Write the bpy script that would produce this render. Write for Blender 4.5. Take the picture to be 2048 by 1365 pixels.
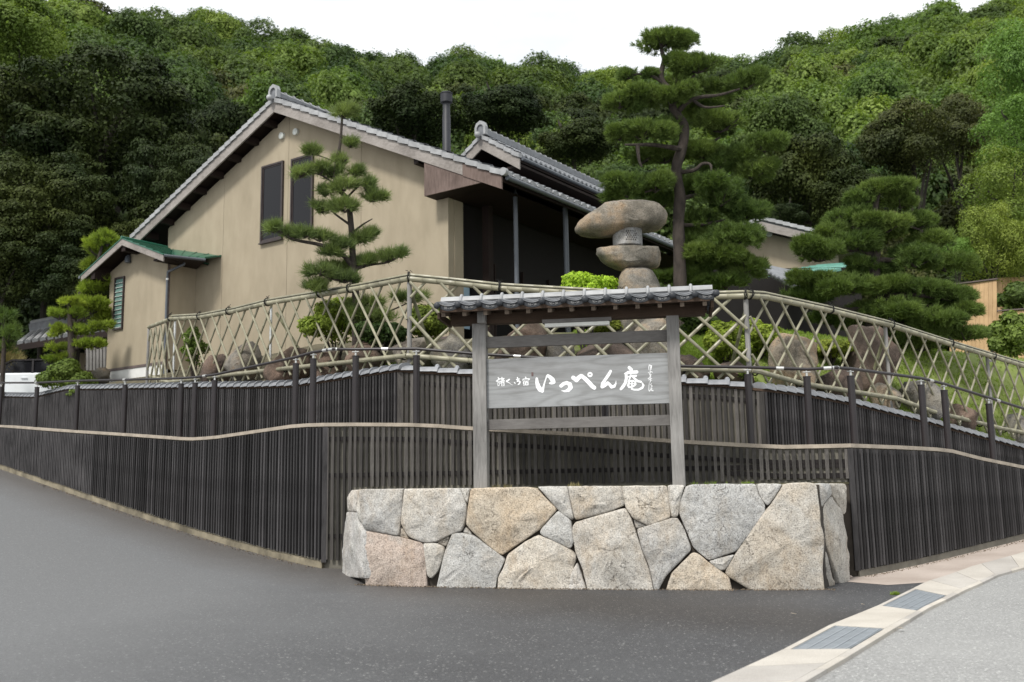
import bpy, bmesh, math, random
import numpy as np
from mathutils import Vector, Matrix, noise
R = math.radians
random.seed(7); np.random.seed(7)
for o in list(bpy.data.objects): bpy.data.objects.remove(o)
sc = bpy.context.scene
COL = sc.collection

# ------------------------------------------------------------------ camera, sky, sun, exposure
F = 1991.0; EYE = Vector((0, 0, 1.4)); PITCH = math.atan(300/F); ROLL = 0.016
_r0 = Vector((1, 0, 0)); _u0 = Vector((0, -math.sin(PITCH), math.cos(PITCH))); FWD = Vector((0, math.cos(PITCH), math.sin(PITCH)))
RIGHT = _r0*math.cos(ROLL) - _u0*math.sin(ROLL); UP = _r0*math.sin(ROLL) + _u0*math.cos(ROLL)
cam = bpy.data.cameras.new('camera'); camo = bpy.data.objects.new('camera', cam); COL.objects.link(camo)
cam.sensor_width = 36; cam.lens = 36*F/2048; cam.clip_end = 2000; cam.clip_start = .05
m = Matrix((RIGHT, UP, -FWD)).transposed().to_4x4(); m.translation = EYE; camo.matrix_world = m
cam.dof.use_dof = True; cam.dof.focus_distance = 15.5; cam.dof.aperture_fstop = 1.6
sc.camera = camo
SUN_EL, SUN_AZ = R(52), R(215)       # azimuth of the sun, clockwise from +Y
w = bpy.data.worlds.new('World'); sc.world = w; w.use_nodes = True
nt = w.node_tree; N = nt.nodes; L = nt.links
for n in list(N): N.remove(n)
sky = N.new('ShaderNodeTexSky'); sky.sky_type = 'NISHITA'; sky.sun_disc = False
sky.sun_elevation = SUN_EL; sky.sun_rotation = SUN_AZ; sky.air_density = 1; sky.dust_density = 2
tc = N.new('ShaderNodeTexCoord'); mp = N.new('ShaderNodeMapping'); mp.inputs['Scale'].default_value = (1, 1, 2.6)
no = N.new('ShaderNodeTexNoise'); no.inputs['Scale'].default_value = 2.6; no.inputs['Detail'].default_value = 6
cr = N.new('ShaderNodeValToRGB'); cr.color_ramp.elements[0].position = .22; cr.color_ramp.elements[0].color = (.5, .5, .5, 1)
cr.color_ramp.elements[1].position = .52; cr.color_ramp.elements[1].color = (1, 1, 1, 1)
mx = N.new('ShaderNodeMixRGB'); mx.inputs[2].default_value = (8.9, 9.15, 9.3, 1)
bg = N.new('ShaderNodeBackground'); bg.inputs[1].default_value = .1
wo = N.new('ShaderNodeOutputWorld')
L.new(tc.outputs['Generated'], mp.inputs[0]); L.new(mp.outputs[0], no.inputs[0]); L.new(no.outputs[0], cr.inputs[0])
L.new(cr.outputs[0], mx.inputs[0]); L.new(sky.outputs[0], mx.inputs[1]); L.new(mx.outputs[0], bg.inputs[0]); L.new(bg.outputs[0], wo.inputs[0])
sun = bpy.data.lights.new('sun', 'SUN'); suno = bpy.data.objects.new('sun', sun); COL.objects.link(suno)
sun.energy = 2.7; sun.angle = R(10); sun.color = (1, .96, .9)
sd = Vector((math.sin(SUN_AZ)*math.cos(SUN_EL), math.cos(SUN_AZ)*math.cos(SUN_EL), math.sin(SUN_EL)))
suno.rotation_euler = sd.to_track_quat('Z', 'Y').to_euler()
sc.view_settings.view_transform = 'Standard'; sc.view_settings.look = 'None'
sc.view_settings.exposure = 0.46; sc.view_settings.gamma = 1; sc.view_settings.use_curve_mapping = False
sc.render.engine = 'CYCLES'; sc.cycles.max_bounces = 6; sc.cycles.transparent_max_bounces = 6

# ------------------------------------------------------------------ geometry of sight lines
def ray(px, py): return (RIGHT*((px-1024)/F) + UP*((682.5-py)/F) + FWD)
def P(px, py, D):
    d = ray(px, py); return EYE + d*(D/d.y)
def plan(px, D, py=860):
    p = P(px, py, D); return Vector((p.x, p.y))
def PL(px, py, a, d):
    """hit of the sight line with the upright plane over the plan line a + t d; returns (t, z)"""
    r = ray(px, py); den = r.x*d.y - r.y*d.x
    k = (a.x*d.y - a.y*d.x)/den
    p = EYE + r*k
    return ((p.x-a.x)*d.x + (p.y-a.y)*d.y)/d.length_squared, p.z
def sp(x, w=1.5):
    x = x/w
    return w*(x if x > 20 else math.log1p(math.exp(x)))
def G(x, y):
    sL = -.72*(x+3.2)+.69*(y-17); sR = .788*(x-5.3)+.616*(y-15.4)
    return -.035 + .150*sp(sL, 2.0) + .075*sp(sR, 1.0)
def GP(px, py):
    r = ray(px, py); lo = 1.0
    k = 2.0
    while k < 80:
        p = EYE+r*k
        if p.z < G(p.x, p.y): break
        k += .1
    a, b = k-.1, k
    for _ in range(20):
        mm = (a+b)/2; p = EYE+r*mm
        if p.z < G(p.x, p.y): b = mm
        else: a = mm
    return EYE+r*b
def lerp(a, b, t): return a+(b-a)*t
def pw(x, pts):
    if x <= pts[0][0]: return pts[0][1]
    for (x0, y0), (x1, y1) in zip(pts, pts[1:]):
        if x <= x1: return y0+(y1-y0)*(x-x0)/(x1-x0)
    return pts[-1][1]
def sst(t):
    t = max(0, min(1, t)); return t*t*(3-2*t)

# ------------------------------------------------------------------ materials
class NT:
    def __init__(s, name):
        s.m = bpy.data.materials.new(name); s.m.use_nodes = True; s.t = s.m.node_tree
        s.b = s.t.nodes['Principled BSDF']; s.o = s.t.nodes['Material Output']
    def n(s, typ, **kw):
        n = s.t.nodes.new(typ)
        for k, v in kw.items():
            if k in n.inputs: n.inputs[k].default_value = v
            else: setattr(n, k, v)
        return n
    def l(s, a, b): s.t.links.new(a, b)
    def noise(s, scale, detail=4, rough=.55, stretch=None, coord='Object', dist=0):
        tc = s.n('ShaderNodeTexCoord') if coord != 'World' else s.n('ShaderNodeNewGeometry')
        out = tc.outputs[coord] if coord != 'World' else tc.outputs['Position']
        if stretch:
            mp = s.n('ShaderNodeMapping'); mp.inputs['Scale'].default_value = stretch; s.l(out, mp.inputs[0]); out = mp.outputs[0]
        nn = s.n('ShaderNodeTexNoise'); nn.inputs['Scale'].default_value = scale; nn.inputs['Detail'].default_value = detail
        nn.inputs['Roughness'].default_value = rough; nn.inputs['Distortion'].default_value = dist
        s.l(out, nn.inputs['Vector']); return nn.outputs[0]
    def ramp(s, fac, stops):
        r = s.n('ShaderNodeValToRGB'); e = r.color_ramp.elements
        while len(e) < len(stops): e.new(.5)
        for i, (p, c) in enumerate(stops):
            e[i].position = p; e[i].color = (*c, 1) if len(c) == 3 else c
        s.l(fac, r.inputs[0]); return r.outputs[0]
    def mix(s, fac, a, b, mode='MIX'):
        x = s.n('ShaderNodeMixRGB', blend_type=mode)
        for i, v in ((0, fac), (1, a), (2, b)):
            if isinstance(v, (int, float)): x.inputs[i].default_value = v
            elif isinstance(v, tuple): x.inputs[i].default_value = (*v, 1)
            else: s.l(v, x.inputs[i])
        return x.outputs[0]
    def bump(s, h, strength=.3, dist=.02):
        b = s.n('ShaderNodeBump'); b.inputs['Strength'].default_value = strength; b.inputs['Distance'].default_value = dist
        s.l(h, b.inputs['Height']); s.l(b.outputs[0], s.b.inputs['Normal'])
def simple(name, col, rough=.6, var=.25, scale=6, bump=.15, metal=0, spec=.4, bscale=None, objrand=0, stretch=None, coord='Object', bd=.01):
    t = NT(name); d = tuple(c*(1-var) for c in col); h = tuple(min(1, c*(1+var)) for c in col)
    nz = t.noise(scale, 5, stretch=stretch, coord=coord)
    c = t.ramp(nz, [(.3, d), (.7, h)])
    if objrand:
        oi = t.n('ShaderNodeObjectInfo')
        rr = t.ramp(oi.outputs['Random'], [(0, (1-objrand,)*3), (1, (1+objrand,)*3)])
        c = t.mix(1.0, c, rr, 'MULTIPLY')
    t.l(c, t.b.inputs['Base Color']); t.b.inputs['Roughness'].default_value = rough; t.b.inputs['Metallic'].default_value = metal
    t.b.inputs['Specular IOR Level'].default_value = spec
    if bump: t.bump(t.noise(bscale or scale*6, 6, .6, stretch=stretch, coord=coord), bump, bd)
    return t.m
def wood(name, c0, c1, axis, scale=3, rough=.75, streak=14, objrand=.0, bump=.25, wear=None, spec=.25):
    """weathered wood: grain runs along axis (0 x, 1 y, 2 z)"""
    t = NT(name); st = [streak]*3; st[axis] = 1.0
    g = t.noise(scale, 6, .65, stretch=tuple(st), dist=.6)
    c = t.ramp(g, [(.28, c0), (.72, c1)])
    g2 = t.noise(1.3, 3)
    c = t.mix(.45, c, t.ramp(g2, [(.3, tuple(x*.6 for x in c0)), (.75, c1)]))
    if wear:
        g3 = t.noise(2.2, 5, coord='World', stretch=(1, 1, .25)); c = t.mix(t.ramp(g3, [(.5, (0, 0, 0)), (.72, (1, 1, 1))]), c, wear)
    if objrand:
        oi = t.n('ShaderNodeObjectInfo'); c = t.mix(1.0, c, t.ramp(oi.outputs['Random'], [(0, (1-objrand,)*3), (.8, (1+objrand*.5,)*3), (1, (1+objrand*1.8,)*3)]), 'MULTIPLY')
    t.l(c, t.b.inputs['Base Color']); t.b.inputs['Roughness'].default_value = rough; t.b.inputs['Specular IOR Level'].default_value = spec
    t.bump(g, bump, .004); return t.m
def leafmat(name, c0, c1, tr=.35, rough=.5, objrand=.25, scale=.8, tipcol=None):
    t = NT(name); nz = t.noise(scale, 3, coord='World')
    c = t.ramp(nz, [(.3, c0), (.7, c1)])
    geo = t.n('ShaderNodeNewGeometry')
    c = t.mix(1.0, c, t.ramp(geo.outputs['Random Per Island'], [(0, (.62, .62, .62)), (1, (1.3, 1.3, 1.3))]), 'MULTIPLY')
    if objrand:
        oi = t.n('ShaderNodeObjectInfo'); c = t.mix(1.0, c, t.ramp(oi.outputs['Random'], [(0, (1-objrand, 1-objrand*.7, 1-objrand)), (.5, (1, 1, .9)), (1, (1+objrand*1.3, 1+objrand*.9, 1))]), 'MULTIPLY')
    t.l(c, t.b.inputs['Base Color']); t.b.inputs['Roughness'].default_value = rough; t.b.inputs['Specular IOR Level'].default_value = .25
    t.b.inputs['Roughness'].default_value = max(rough, .6); t.b.inputs['Specular IOR Level'].default_value = .12 if c1[1] < .08 else .22
    ts = t.n('ShaderNodeBsdfTranslucent'); t.l(t.mix(1.0, c, (1.3, 1.35, .7), 'MULTIPLY'), ts.inputs[0])
    ms = t.n('ShaderNodeMixShader'); ms.inputs[0].default_value = tr
    t.l(t.b.outputs[0], ms.inputs[1]); t.l(ts.outputs[0], ms.inputs[2]); t.l(ms.outputs[0], t.o.inputs[0])
    return t.m
def granite(name, ca, cb, cc, sc=1.0):
    t = NT(name)
    a = t.noise(1.1*sc, 4, coord='World'); f = t.noise(55, 3, .7, coord='World'); v = t.noise(14, 6, .7, coord='World')
    c = t.ramp(a, [(.38, ca), (.5, cb), (.6, cc)])
    c = t.mix(1.0, c, t.ramp(f, [(.32, (.42, .42, .44)), (.47, (.95, .95, .95)), (.68, (1.3, 1.3, 1.3))]), 'MULTIPLY')
    c = t.mix(.6, c, t.ramp(v, [(.3, (.6, .57, .53)), (.6, (1.05, 1.05, 1.05))]), 'MULTIPLY')
    oi = t.n('ShaderNodeObjectInfo'); c = t.mix(1.0, c, t.ramp(oi.outputs['Random'], [(0, (.84, .85, .87)), (.5, (1, 1, 1)), (1, (1.08, 1.02, .94))]), 'MULTIPLY')
    # lichen and crack veins
    w = t.n('ShaderNodeTexVoronoi', feature='DISTANCE_TO_EDGE'); w.inputs['Scale'].default_value = 2.2
    geo = t.n('ShaderNodeNewGeometry'); nd = t.n('ShaderNodeTexNoise'); nd.inputs['Scale'].default_value = 5; nd.inputs['Detail'].default_value = 5
    t.l(geo.outputs['Position'], nd.inputs['Vector']); va = t.n('ShaderNodeVectorMath', operation='MULTIPLY_ADD'); va.inputs[1].default_value = (.9,)*3
    t.l(nd.outputs['Color'], va.inputs[0]); t.l(geo.outputs['Position'], va.inputs[2]); t.l(va.outputs[0], w.inputs['Vector'])
    crack = t.ramp(w.outputs['Distance'], [(0, (.1, .1, .1)), (.012, (1, 1, 1))])
    mask = t.ramp(t.noise(1.9, 2, coord='World'), [(.52, (0, 0, 0)), (.6, (.75, .75, .75))])
    c = t.mix(mask, c, t.mix(1.0, c, t.ramp(w.outputs['Distance'], [(0, (.35, .32, .28)), (.014, (1, 1, 1))]), 'MULTIPLY'))
    t.l(c, t.b.inputs['Base Color']); t.b.inputs['Roughness'].default_value = .88; t.b.inputs['Specular IOR Level'].default_value = .2
    st2 = t.ramp(t.noise(2.6, 6, .7, coord='World', stretch=(1, 1, .45)), [(.5, (0, 0, 0)), (.68, (.55, .55, .55))]); c = t.mix(st2, c, t.mix(1, c, (.78, .66, .52), 'MULTIPLY')); t.l(c, t.b.inputs['Base Color'])
    h = t.mix(.4, t.mix(.45, v, f), t.mix(mask, (1, 1, 1), crack)); t.bump(h, 1.0, .04); return t.m
def glass(name, col=(.01, .01, .012), rough=.05):
    t = NT(name); t.b.inputs['Base Color'].default_value = (*col, 1); t.b.inputs['Roughness'].default_value = rough
    t.b.inputs['Specular IOR Level'].default_value = .6; return t.m
def plaster(name, col):
    t = NT(name); a = t.noise(.35, 5, coord='World'); v = t.noise(2.5, 5, coord='World', stretch=(1, 1, .35)); f = t.noise(70, 3, .7, coord='World')
    c = t.ramp(a, [(.3, tuple(x*.9 for x in col)), (.7, tuple(x*1.06 for x in col))])
    c = t.mix(.5, c, t.ramp(v, [(.3, (.74, .73, .7)), (.62, (1.05, 1.05, 1.05))]), 'MULTIPLY')
    t.l(c, t.b.inputs['Base Color']); t.b.inputs['Roughness'].default_value = .95; t.b.inputs['Specular IOR Level'].default_value = .1
    t.bump(t.mix(.4, f, t.noise(9, 4, coord='World')), .35, .012); return t.m

M = {}
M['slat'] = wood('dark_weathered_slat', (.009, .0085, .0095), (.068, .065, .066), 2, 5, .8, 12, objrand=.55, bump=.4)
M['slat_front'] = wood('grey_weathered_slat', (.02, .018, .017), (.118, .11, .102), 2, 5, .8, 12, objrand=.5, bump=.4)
M['batten'] = simple('black_batten', (.012, .009, .009), .8)
M['concrete'] = simple('stained_concrete', (.155, .145, .12), .9, .3, 3, .3, coord='World')
M['kerb'] = simple('pale_concrete_coping', (.34, .295, .24), .9, .22, 5, .4, coord='World', bscale=60)
M['ramp'] = simple('ramp_concrete', (.2, .175, .15), .9, .2, 3, .3, coord='World')
M['bamboo'] = simple('dry_bamboo', (.235, .222, .155), .42, .22, 3.0, .12, spec=.45, objrand=.15, coord='World')
M['bamboo_dark'] = simple('green_grey_bamboo', (.2, .2, .12), .5, .3, 3, .12, objrand=.3, coord='World')
M['rope'] = simple('black_palm_rope', (.008, .008, .007), .9)
M['rail'] = simple('brown_coated_steel', (.015, .011, .012), .42, .1, 3, .03, spec=.5)
M['steel'] = simple('galvanised_steel', (.55, .55, .53), .35, .15, 20, .1, metal=.8)
M['postwood'] = wood('grey_cedar_post', (.13, .125, .118), (.35, .34, .325), 2, 3.2, .8, 11)
M['boardwood'] = None
M['railwood'] = wood('grey_cedar_rail', (.1, .092, .087), (.2, .19, .18), 0, 3.0, .8, 12)
M['brownwood'] = wood('brown_timber', (.03, .018, .012), (.085, .055, .036), 0, 3, .75, 9)  # brown is the timber's own colour
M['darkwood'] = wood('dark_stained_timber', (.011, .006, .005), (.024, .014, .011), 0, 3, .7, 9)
M['hafu'] = wood('weathered_bargeboard', (.17, .15, .135), (.38, .35, .325), 0, 2.5, .8, 7)
M['hafu_brown'] = wood('brown_weathered_panel', (.085, .06, .05), (.22, .165, .145), 2, 3.2, .85, 6, bump=.6)
M['tile'] = simple('smoked_clay_tile', (.15, .157, .168), .45, .22, 7, .08, spec=.4, objrand=.12)
M['tile_dark'] = simple('smoked_clay_tile_front', (.026, .029, .034), .5, .25, 12, .2, spec=.35, objrand=.1)
M['tile_pale'] = simple('pale_clay_tile', (.29, .295, .3), .5, .18, 6, .1, spec=.4, objrand=.12)
M['tile_mark'] = simple('worn_tile_relief', (.3, .3, .3), .5)
M['plaster'] = plaster('beige_plaster', (.335, .288, .212))
M['white'] = simple('white_painted_concrete', (.62, .62, .6), .8, .1, 3, .1, coord='World')
M['trim'] = simple('mauve_trim', (.11, .085, .08), .7)
M['frame'] = simple('dark_bronze_frame', (.035, .025, .024), .4)
M['glass'] = glass('dark_window_glass'); M['glass'].node_tree.nodes['Principled BSDF'].inputs['Specular IOR Level'].default_value = .22
M['glass_pale'] = glass('painted_reflection_glass', (.3, .42, .5), .1)  # the sky's reflection is put into the pale blue base colour
M['louvre'] = glass('louvre_glass', (.12, .2, .18), .15)
M['green'] = simple('green_copper_roof', (.018, .105, .066), .38, .2, 5, .05, spec=.5)
M['green_far'] = simple('verdigris_roof', (.12, .29, .235), .5, .15, 5, .05)
M['chimney'] = simple('black_flue_pipe', (.018, .019, .024), .55, .15, 4, .05)
M['pipe'] = simple('slate_downpipe', (.09, .1, .115), .35, .1, 3, .03)
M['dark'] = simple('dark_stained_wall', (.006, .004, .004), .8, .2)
M['vent'] = simple('white_vent_metal', (.6, .62, .58), .5)
M['paint'] = simple('white_brush_paint', (.86, .87, .88), .6, .04, 20, .05)
M['lampwhite'] = simple('lamp_diffuser', (.62, .62, .58), .4, .05)
M['rock_tan'] = granite('tan_garden_rock', (.13, .122, .105), (.215, .198, .17), (.29, .235, .175), 1.7)
M['rock_brown'] = granite('brown_garden_rock', (.06, .048, .04), (.12, .092, .076), (.17, .125, .1), 1.5)
M['pale_stone'] = granite('pale_lantern_granite', (.26, .26, .25), (.36, .36, .35), (.38, .37, .35), 1.5)
M['rock_gray'] = granite('grey_garden_rock', (.12, .11, .1), (.2, .19, .175), (.26, .24, .2), 1.5)
M['st_gray'] = granite('grey_granite', (.43, .42, .395), (.51, .5, .475), (.51, .485, .44))
M['st_cool'] = granite('cool_grey_granite', (.44, .435, .415), (.51, .505, .485), (.52, .505, .47))
M['st_tan'] = granite('tan_granite', (.44, .41, .36), (.49, .435, .36), (.49, .465, .42))
M['st_pink'] = granite('pinkish_granite', (.44, .375, .325), (.48, .4, .345), (.47, .43, .39))
M['st_white'] = granite('pale_granite', (.5, .49, .46), (.55, .535, .51), (.49, .465, .43))
M['mortar'] = simple('dark_earth_fill', (.05, .042, .034), .95)  # the earth's own dark colour, seen in the joints
t = NT('garden_lawn_and_soil'); geo = t.n('ShaderNodeNewGeometry'); sx = t.n('ShaderNodeSeparateXYZ'); t.l(geo.outputs['Position'], sx.inputs[0])
ma = t.n('ShaderNodeMath', operation='MULTIPLY_ADD'); ma.inputs[1].default_value = 3.0; t.l(t.noise(.6, 4, coord='World'), ma.inputs[0]); t.l(sx.outputs[0], ma.inputs[2])
ra = t.n('ShaderNodeMapRange'); ra.inputs[1].default_value = 2.4; ra.inputs[2].default_value = 3.4; t.l(ma.outputs[0], ra.inputs[0])
gr_ = t.ramp(t.noise(1.5, 5, coord='World'), [(.3, (.1, .13, .03)), (.7, (.17, .21, .045))]); so_ = t.ramp(t.noise(2.5, 5, coord='World'), [(.3, (.045, .04, .022)), (.7, (.1, .085, .05))])
t.l(t.mix(ra.outputs[0], so_, gr_), t.b.inputs['Base Color']); t.b.inputs['Roughness'].default_value = .95; t.bump(t.noise(12, 5, coord='World'), .5, .03); M['lawn'] = t.m
M['rafterwood'] = wood('grey_brown_rafter', (.1, .075, .055), (.19, .15, .115), 1, 3, .75, 8)
M['cap'] = simple('pale_blue_grey_cap_tile', (.2, .208, .222), .45, .25, 6, .1, spec=.4, objrand=.15)
M['soil'] = simple('mossy_garden_soil', (.07, .065, .035), .95, .4, 1.5, .4, coord='World')
M['forest_floor'] = simple('forest_floor', (.018, .022, .01), 1, .4, .3, .4, coord='World')
M['bark'] = simple('dark_pine_bark', (.05, .04, .033), .95, .45, 9, .9, bd=.05, stretch=(1, 1, .35))
M['bark_far'] = simple('forest_bark', (.035, .03, .024), .95, .3, 3, .3)
M['grass'] = leafmat('lawn_grass', (.15, .22, .03), (.26, .36, .07), .4, objrand=0, scale=.8)
M['needle'] = leafmat('pine_needles', (.07, .115, .03), (.155, .22, .06), .32, objrand=.12, scale=1.3)
M['needle_young'] = leafmat('young_pine_needles', (.085, .125, .045), (.2, .26, .09), .3, objrand=.1, scale=2)
M['needle_yellow'] = leafmat('yellow_green_pine_needles', (.12, .17, .03), (.29, .38, .06), .4, objrand=.2, scale=1.2)
M['f_dark'] = leafmat('dark_evergreen_leaves', (.015, .027, .009), (.042, .056, .016), .12, objrand=.3, scale=.35)
M['f_mid'] = leafmat('mid_green_leaves', (.038, .07, .022), (.1, .15, .042), .35, objrand=.35, scale=.25)
M['f_light'] = leafmat('light_green_leaves', (.075, .13, .03), (.18, .25, .065), .4, objrand=.3, scale=.3)
M['f_olive'] = leafmat('olive_leaves', (.042, .056, .018), (.085, .092, .028), .25, objrand=.25, scale=.4)
M['f_lime'] = leafmat('lime_shrub_leaves', (.16, .22, .035), (.3, .38, .06), .4, objrand=.1, scale=2)
M['f_fresh'] = leafmat('fresh_green_leaves', (.09, .17, .04), (.17, .28, .07), .4, objrand=.15, scale=.4)
M['f_yellow'] = leafmat('yellow_green_leaves', (.11, .165, .035), (.21, .26, .055), .35, objrand=.2, scale=.5)
M['f_bright'] = leafmat('bright_spring_leaves', (.25, .38, .03), (.42, .58, .06), .4, objrand=.1, scale=2)
M['f_azalea'] = leafmat('azalea_leaves', (.1, .14, .025), (.26, .3, .05), .35, objrand=.2, scale=2)
M['car'] = simple('white_car_paint', (.75, .78, .8), .25, .02, 2, 0, spec=.6)
M['tyre'] = simple('black_rubber', (.015, .015, .015), .8)
M['cedar'] = wood('new_cedar_board', (.42, .27, .14), (.58, .4, .23), 2, 3, .8, 6, objrand=.12)
M['drygrass'] = leafmat('dry_bank_grass', (.17, .14, .07), (.3, .26, .13), .3, objrand=0, scale=1)
M['bed'] = simple('asphalt_edge_shadow', (.05, .045, .04), .9)

def asphalt(name, base, speck, rough, patch):
    t = NT(name); f = t.noise(95, 2, .7, coord='World'); v = t.n('ShaderNodeTexVoronoi'); v.inputs['Scale'].default_value = 62
    g = t.n('ShaderNodeNewGeometry'); t.l(g.outputs['Position'], v.inputs['Vector'])
    c = t.ramp(v.outputs['Color'], [(.0, tuple(x*.55 for x in base)), (.6, base), (.84, tuple(x*1.25 for x in base)), (.93, speck)])
    c = t.mix(.5, c, t.ramp(f, [(.35, (.55, .55, .55)), (.65, (1.35, 1.35, 1.35))]), 'MULTIPLY')
    c = t.mix(t.ramp(t.noise(.35, 5, .6, coord='World'), [(.35, (0, 0, 0)), (.7, (.5, .5, .5))]), c, patch)
    return t, c, f, v
t, c, f, v = asphalt('road_asphalt', (.26, .26, .255), (.6, .6, .58), .7, (.32, .32, .31))
t.l(c, t.b.inputs['Base Color']); t.b.inputs['Roughness'].default_value = .75; t.bump(t.mix(.5, f, v.outputs['Distance']), .5, .01); M['road'] = t.m
# ------------------------------------------------------------------ mesh helpers
class MB:
    def __init__(s): s.v = []; s.f = []; s.smooth = False
    def add(s, vs, fs):
        k = len(s.v); s.v += [tuple(x) for x in vs]; s.f += [tuple(i+k for i in f) for f in fs]; return s
    def box(s, c, size, rz=0, rot=None):
        hx, hy, hz = (x/2 for x in size); mt = rot or Matrix.Rotation(rz, 3, 'Z'); c = Vector(c)
        vs = [c+mt@Vector((x, y, z)) for x in (-hx, hx) for y in (-hy, hy) for z in (-hz, hz)]
        return s.add(vs, [(0, 1, 3, 2), (4, 6, 7, 5), (0, 4, 5, 1), (2, 3, 7, 6), (0, 2, 6, 4), (1, 5, 7, 3)])
    def hexa(s, b, t):
        """b, t: four bottom and four top corners in order"""
        return s.add(list(b)+list(t), [(3, 2, 1, 0), (4, 5, 6, 7), (0, 1, 5, 4), (1, 2, 6, 5), (2, 3, 7, 6), (3, 0, 4, 7)])
    def beam(s, a, b, w, h, up=Vector((0, 0, 1))):
        a = Vector(a); b = Vector(b); d = (b-a).normalized(); side = d.cross(up).normalized(); u = side.cross(d).normalized()
        q = [(-w/2, -h/2), (w/2, -h/2), (w/2, h/2), (-w/2, h/2)]
        s.add([a+side*x+u*y for x, y in q]+[b+side*x+u*y for x, y in q], [(0, 1, 2, 3), (7, 6, 5, 4), (0, 4, 5, 1), (1, 5, 6, 2), (2, 6, 7, 3), (3, 7, 4, 0)]); return s
    def tube(s, pts, rad, n=8, cap=True):
        pts = [Vector(p) for p in pts]; rs = rad if isinstance(rad, (list, tuple)) else [rad]*len(pts)
        k = len(s.v); side = None
        for i, p in enumerate(pts):
            d = (pts[min(i+1, len(pts)-1)]-pts[max(i-1, 0)]).normalized()
            if side is None:
                side = d.cross(Vector((0, 0, 1)) if abs(d.z) < .9 else Vector((1, 0, 0))).normalized()
            side = (side-d*side.dot(d)).normalized(); u = d.cross(side)
            for j in range(n):
                a = 2*math.pi*j/n; s.v.append(tuple(p+(side*math.cos(a)+u*math.sin(a))*rs[i]))
        for i in range(len(pts)-1):
            for j in range(n):
                a = k+i*n+j; b = k+i*n+(j+1) % n; s.f.append((a, b, b+n, a+n))
        if cap: s.f.append(tuple(k+j for j in reversed(range(n)))); s.f.append(tuple(k+(len(pts)-1)*n+j for j in range(n)))
        s.smooth = True
        return s
    def prism(s, poly, back):
        """extrude closed loop of 3D points by vector back"""
        n = len(poly); back = Vector(back)
        s.add([Vector(p) for p in poly]+[Vector(p)+back for p in poly], [tuple(range(n)), tuple(reversed(range(n, 2*n)))]+[(i, i+n, (i+1) % n+n, (i+1) % n) for i in range(n)]); return s
    def sphere(s, c, r, n=10, m=6, sx=1, sy=1, sz=1):
        k = len(s.v); c = Vector(c)
        for i in range(1, m):
            th = math.pi*i/m
            for j in range(n):
                a = 2*math.pi*j/n; s.v.append(tuple(c+Vector((r*sx*math.sin(th)*math.cos(a), r*sy*math.sin(th)*math.sin(a), r*sz*math.cos(th)))))
        for i in range(m-2):
            for j in range(n): s.f.append((k+i*n+j, k+(i+1)*n+j, k+(i+1)*n+(j+1) % n, k+i*n+(j+1) % n))
        s.v.append(tuple(c+Vector((0, 0, r*sz)))); s.v.append(tuple(c-Vector((0, 0, r*sz)))); t = len(s.v)-2
        for j in range(n): s.f.append((t, k+j, k+(j+1) % n)); s.f.append((t+1, k+(m-2)*n+(j+1) % n, k+(m-2)*n+j))
        s.smooth = True
        return s
    def mesh(s, name, mat, smooth=None, fixn=True):
        me = bpy.data.meshes.new(name); me.from_pydata(s.v, [], s.f)
        if fixn and len(s.f) < 60000:
            bm = bmesh.new(); bm.from_mesh(me); bmesh.ops.recalc_face_normals(bm, faces=bm.faces); bm.to_mesh(me); bm.free()
        me.materials.append(M[mat] if isinstance(mat, str) else mat)
        if s.smooth if smooth is None else smooth:
            me.polygons.foreach_set('use_smooth', [True]*len(me.polygons))
            try: me.set_sharp_from_angle(angle=R(42))
            except Exception: pass
        return me
def put(name, me, parent=None, loc=None, rz=0, scale=None, label=None):
    o = bpy.data.objects.new(name, me); COL.objects.link(o)
    l = Vector(loc) if loc is not None else Vector((0, 0, 0))
    if parent is not None:
        o.parent = parent; l = l - ROOT[parent.name]
    ROOT[o.name] = Vector(loc) if loc is not None else Vector((0, 0, 0))
    o.location = l; o.rotation_euler = (0, 0, rz)
    if scale: o.scale = scale
    if label: o['label'] = label
    return o
ROOT = {}
def tag(o, label, cat, group=None):
    o['label'] = label; o['category'] = cat
    if group: o['group'] = group
    return o
def thing(name, label, cat, loc, group=None):
    o = bpy.data.objects.new(name, None); COL.objects.link(o); o.location = loc; o.empty_display_size = .2
    ROOT[o.name] = Vector(loc); return tag(o, label, cat, group)
def part(name, mb, mat, parent=None, label=None, smooth=None): return put(name, mb.mesh(name, mat, smooth), parent, label=label)
def struct(name, mb, mat, smooth=None):
    o = put(name, mb.mesh(name, mat, smooth)); o['kind'] = 'structure'; return o
def npmesh(name, V, Fc, mat):
    me = bpy.data.meshes.new(name); V = np.asarray(V, dtype=np.float32); Fc = np.asarray(Fc, dtype=np.int32); k = Fc.shape[1]
    me.vertices.add(len(V)); me.vertices.foreach_set('co', V.ravel())
    me.loops.add(Fc.size); me.loops.foreach_set('vertex_index', Fc.ravel())
    me.polygons.add(len(Fc)); me.polygons.foreach_set('loop_start', np.arange(0, Fc.size, k, dtype=np.int32))
    me.update(calc_edges=True); me.materials.append(M[mat] if isinstance(mat, str) else mat); return me
rng = np.random.default_rng(5)
def unit(a): return a/np.maximum(1e-9, np.linalg.norm(a, axis=-1, keepdims=True))
def leaves(pos, nrm, size, aspect=.55):
    """one rhombic leaf face per position"""
    n = len(pos); r = unit(rng.normal(size=(n, 3))); t = unit(np.cross(nrm, r)); b = np.cross(nrm, t)
    s = (size*rng.uniform(.65, 1.35, n))[:, None] if np.isscalar(size) else (size)[:, None]
    v = np.stack([pos-t*s, pos+b*s*aspect, pos+t*s, pos-b*s*aspect], 1).reshape(-1, 3)
    f = np.arange(4*n).reshape(n, 4); return v, f
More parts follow.
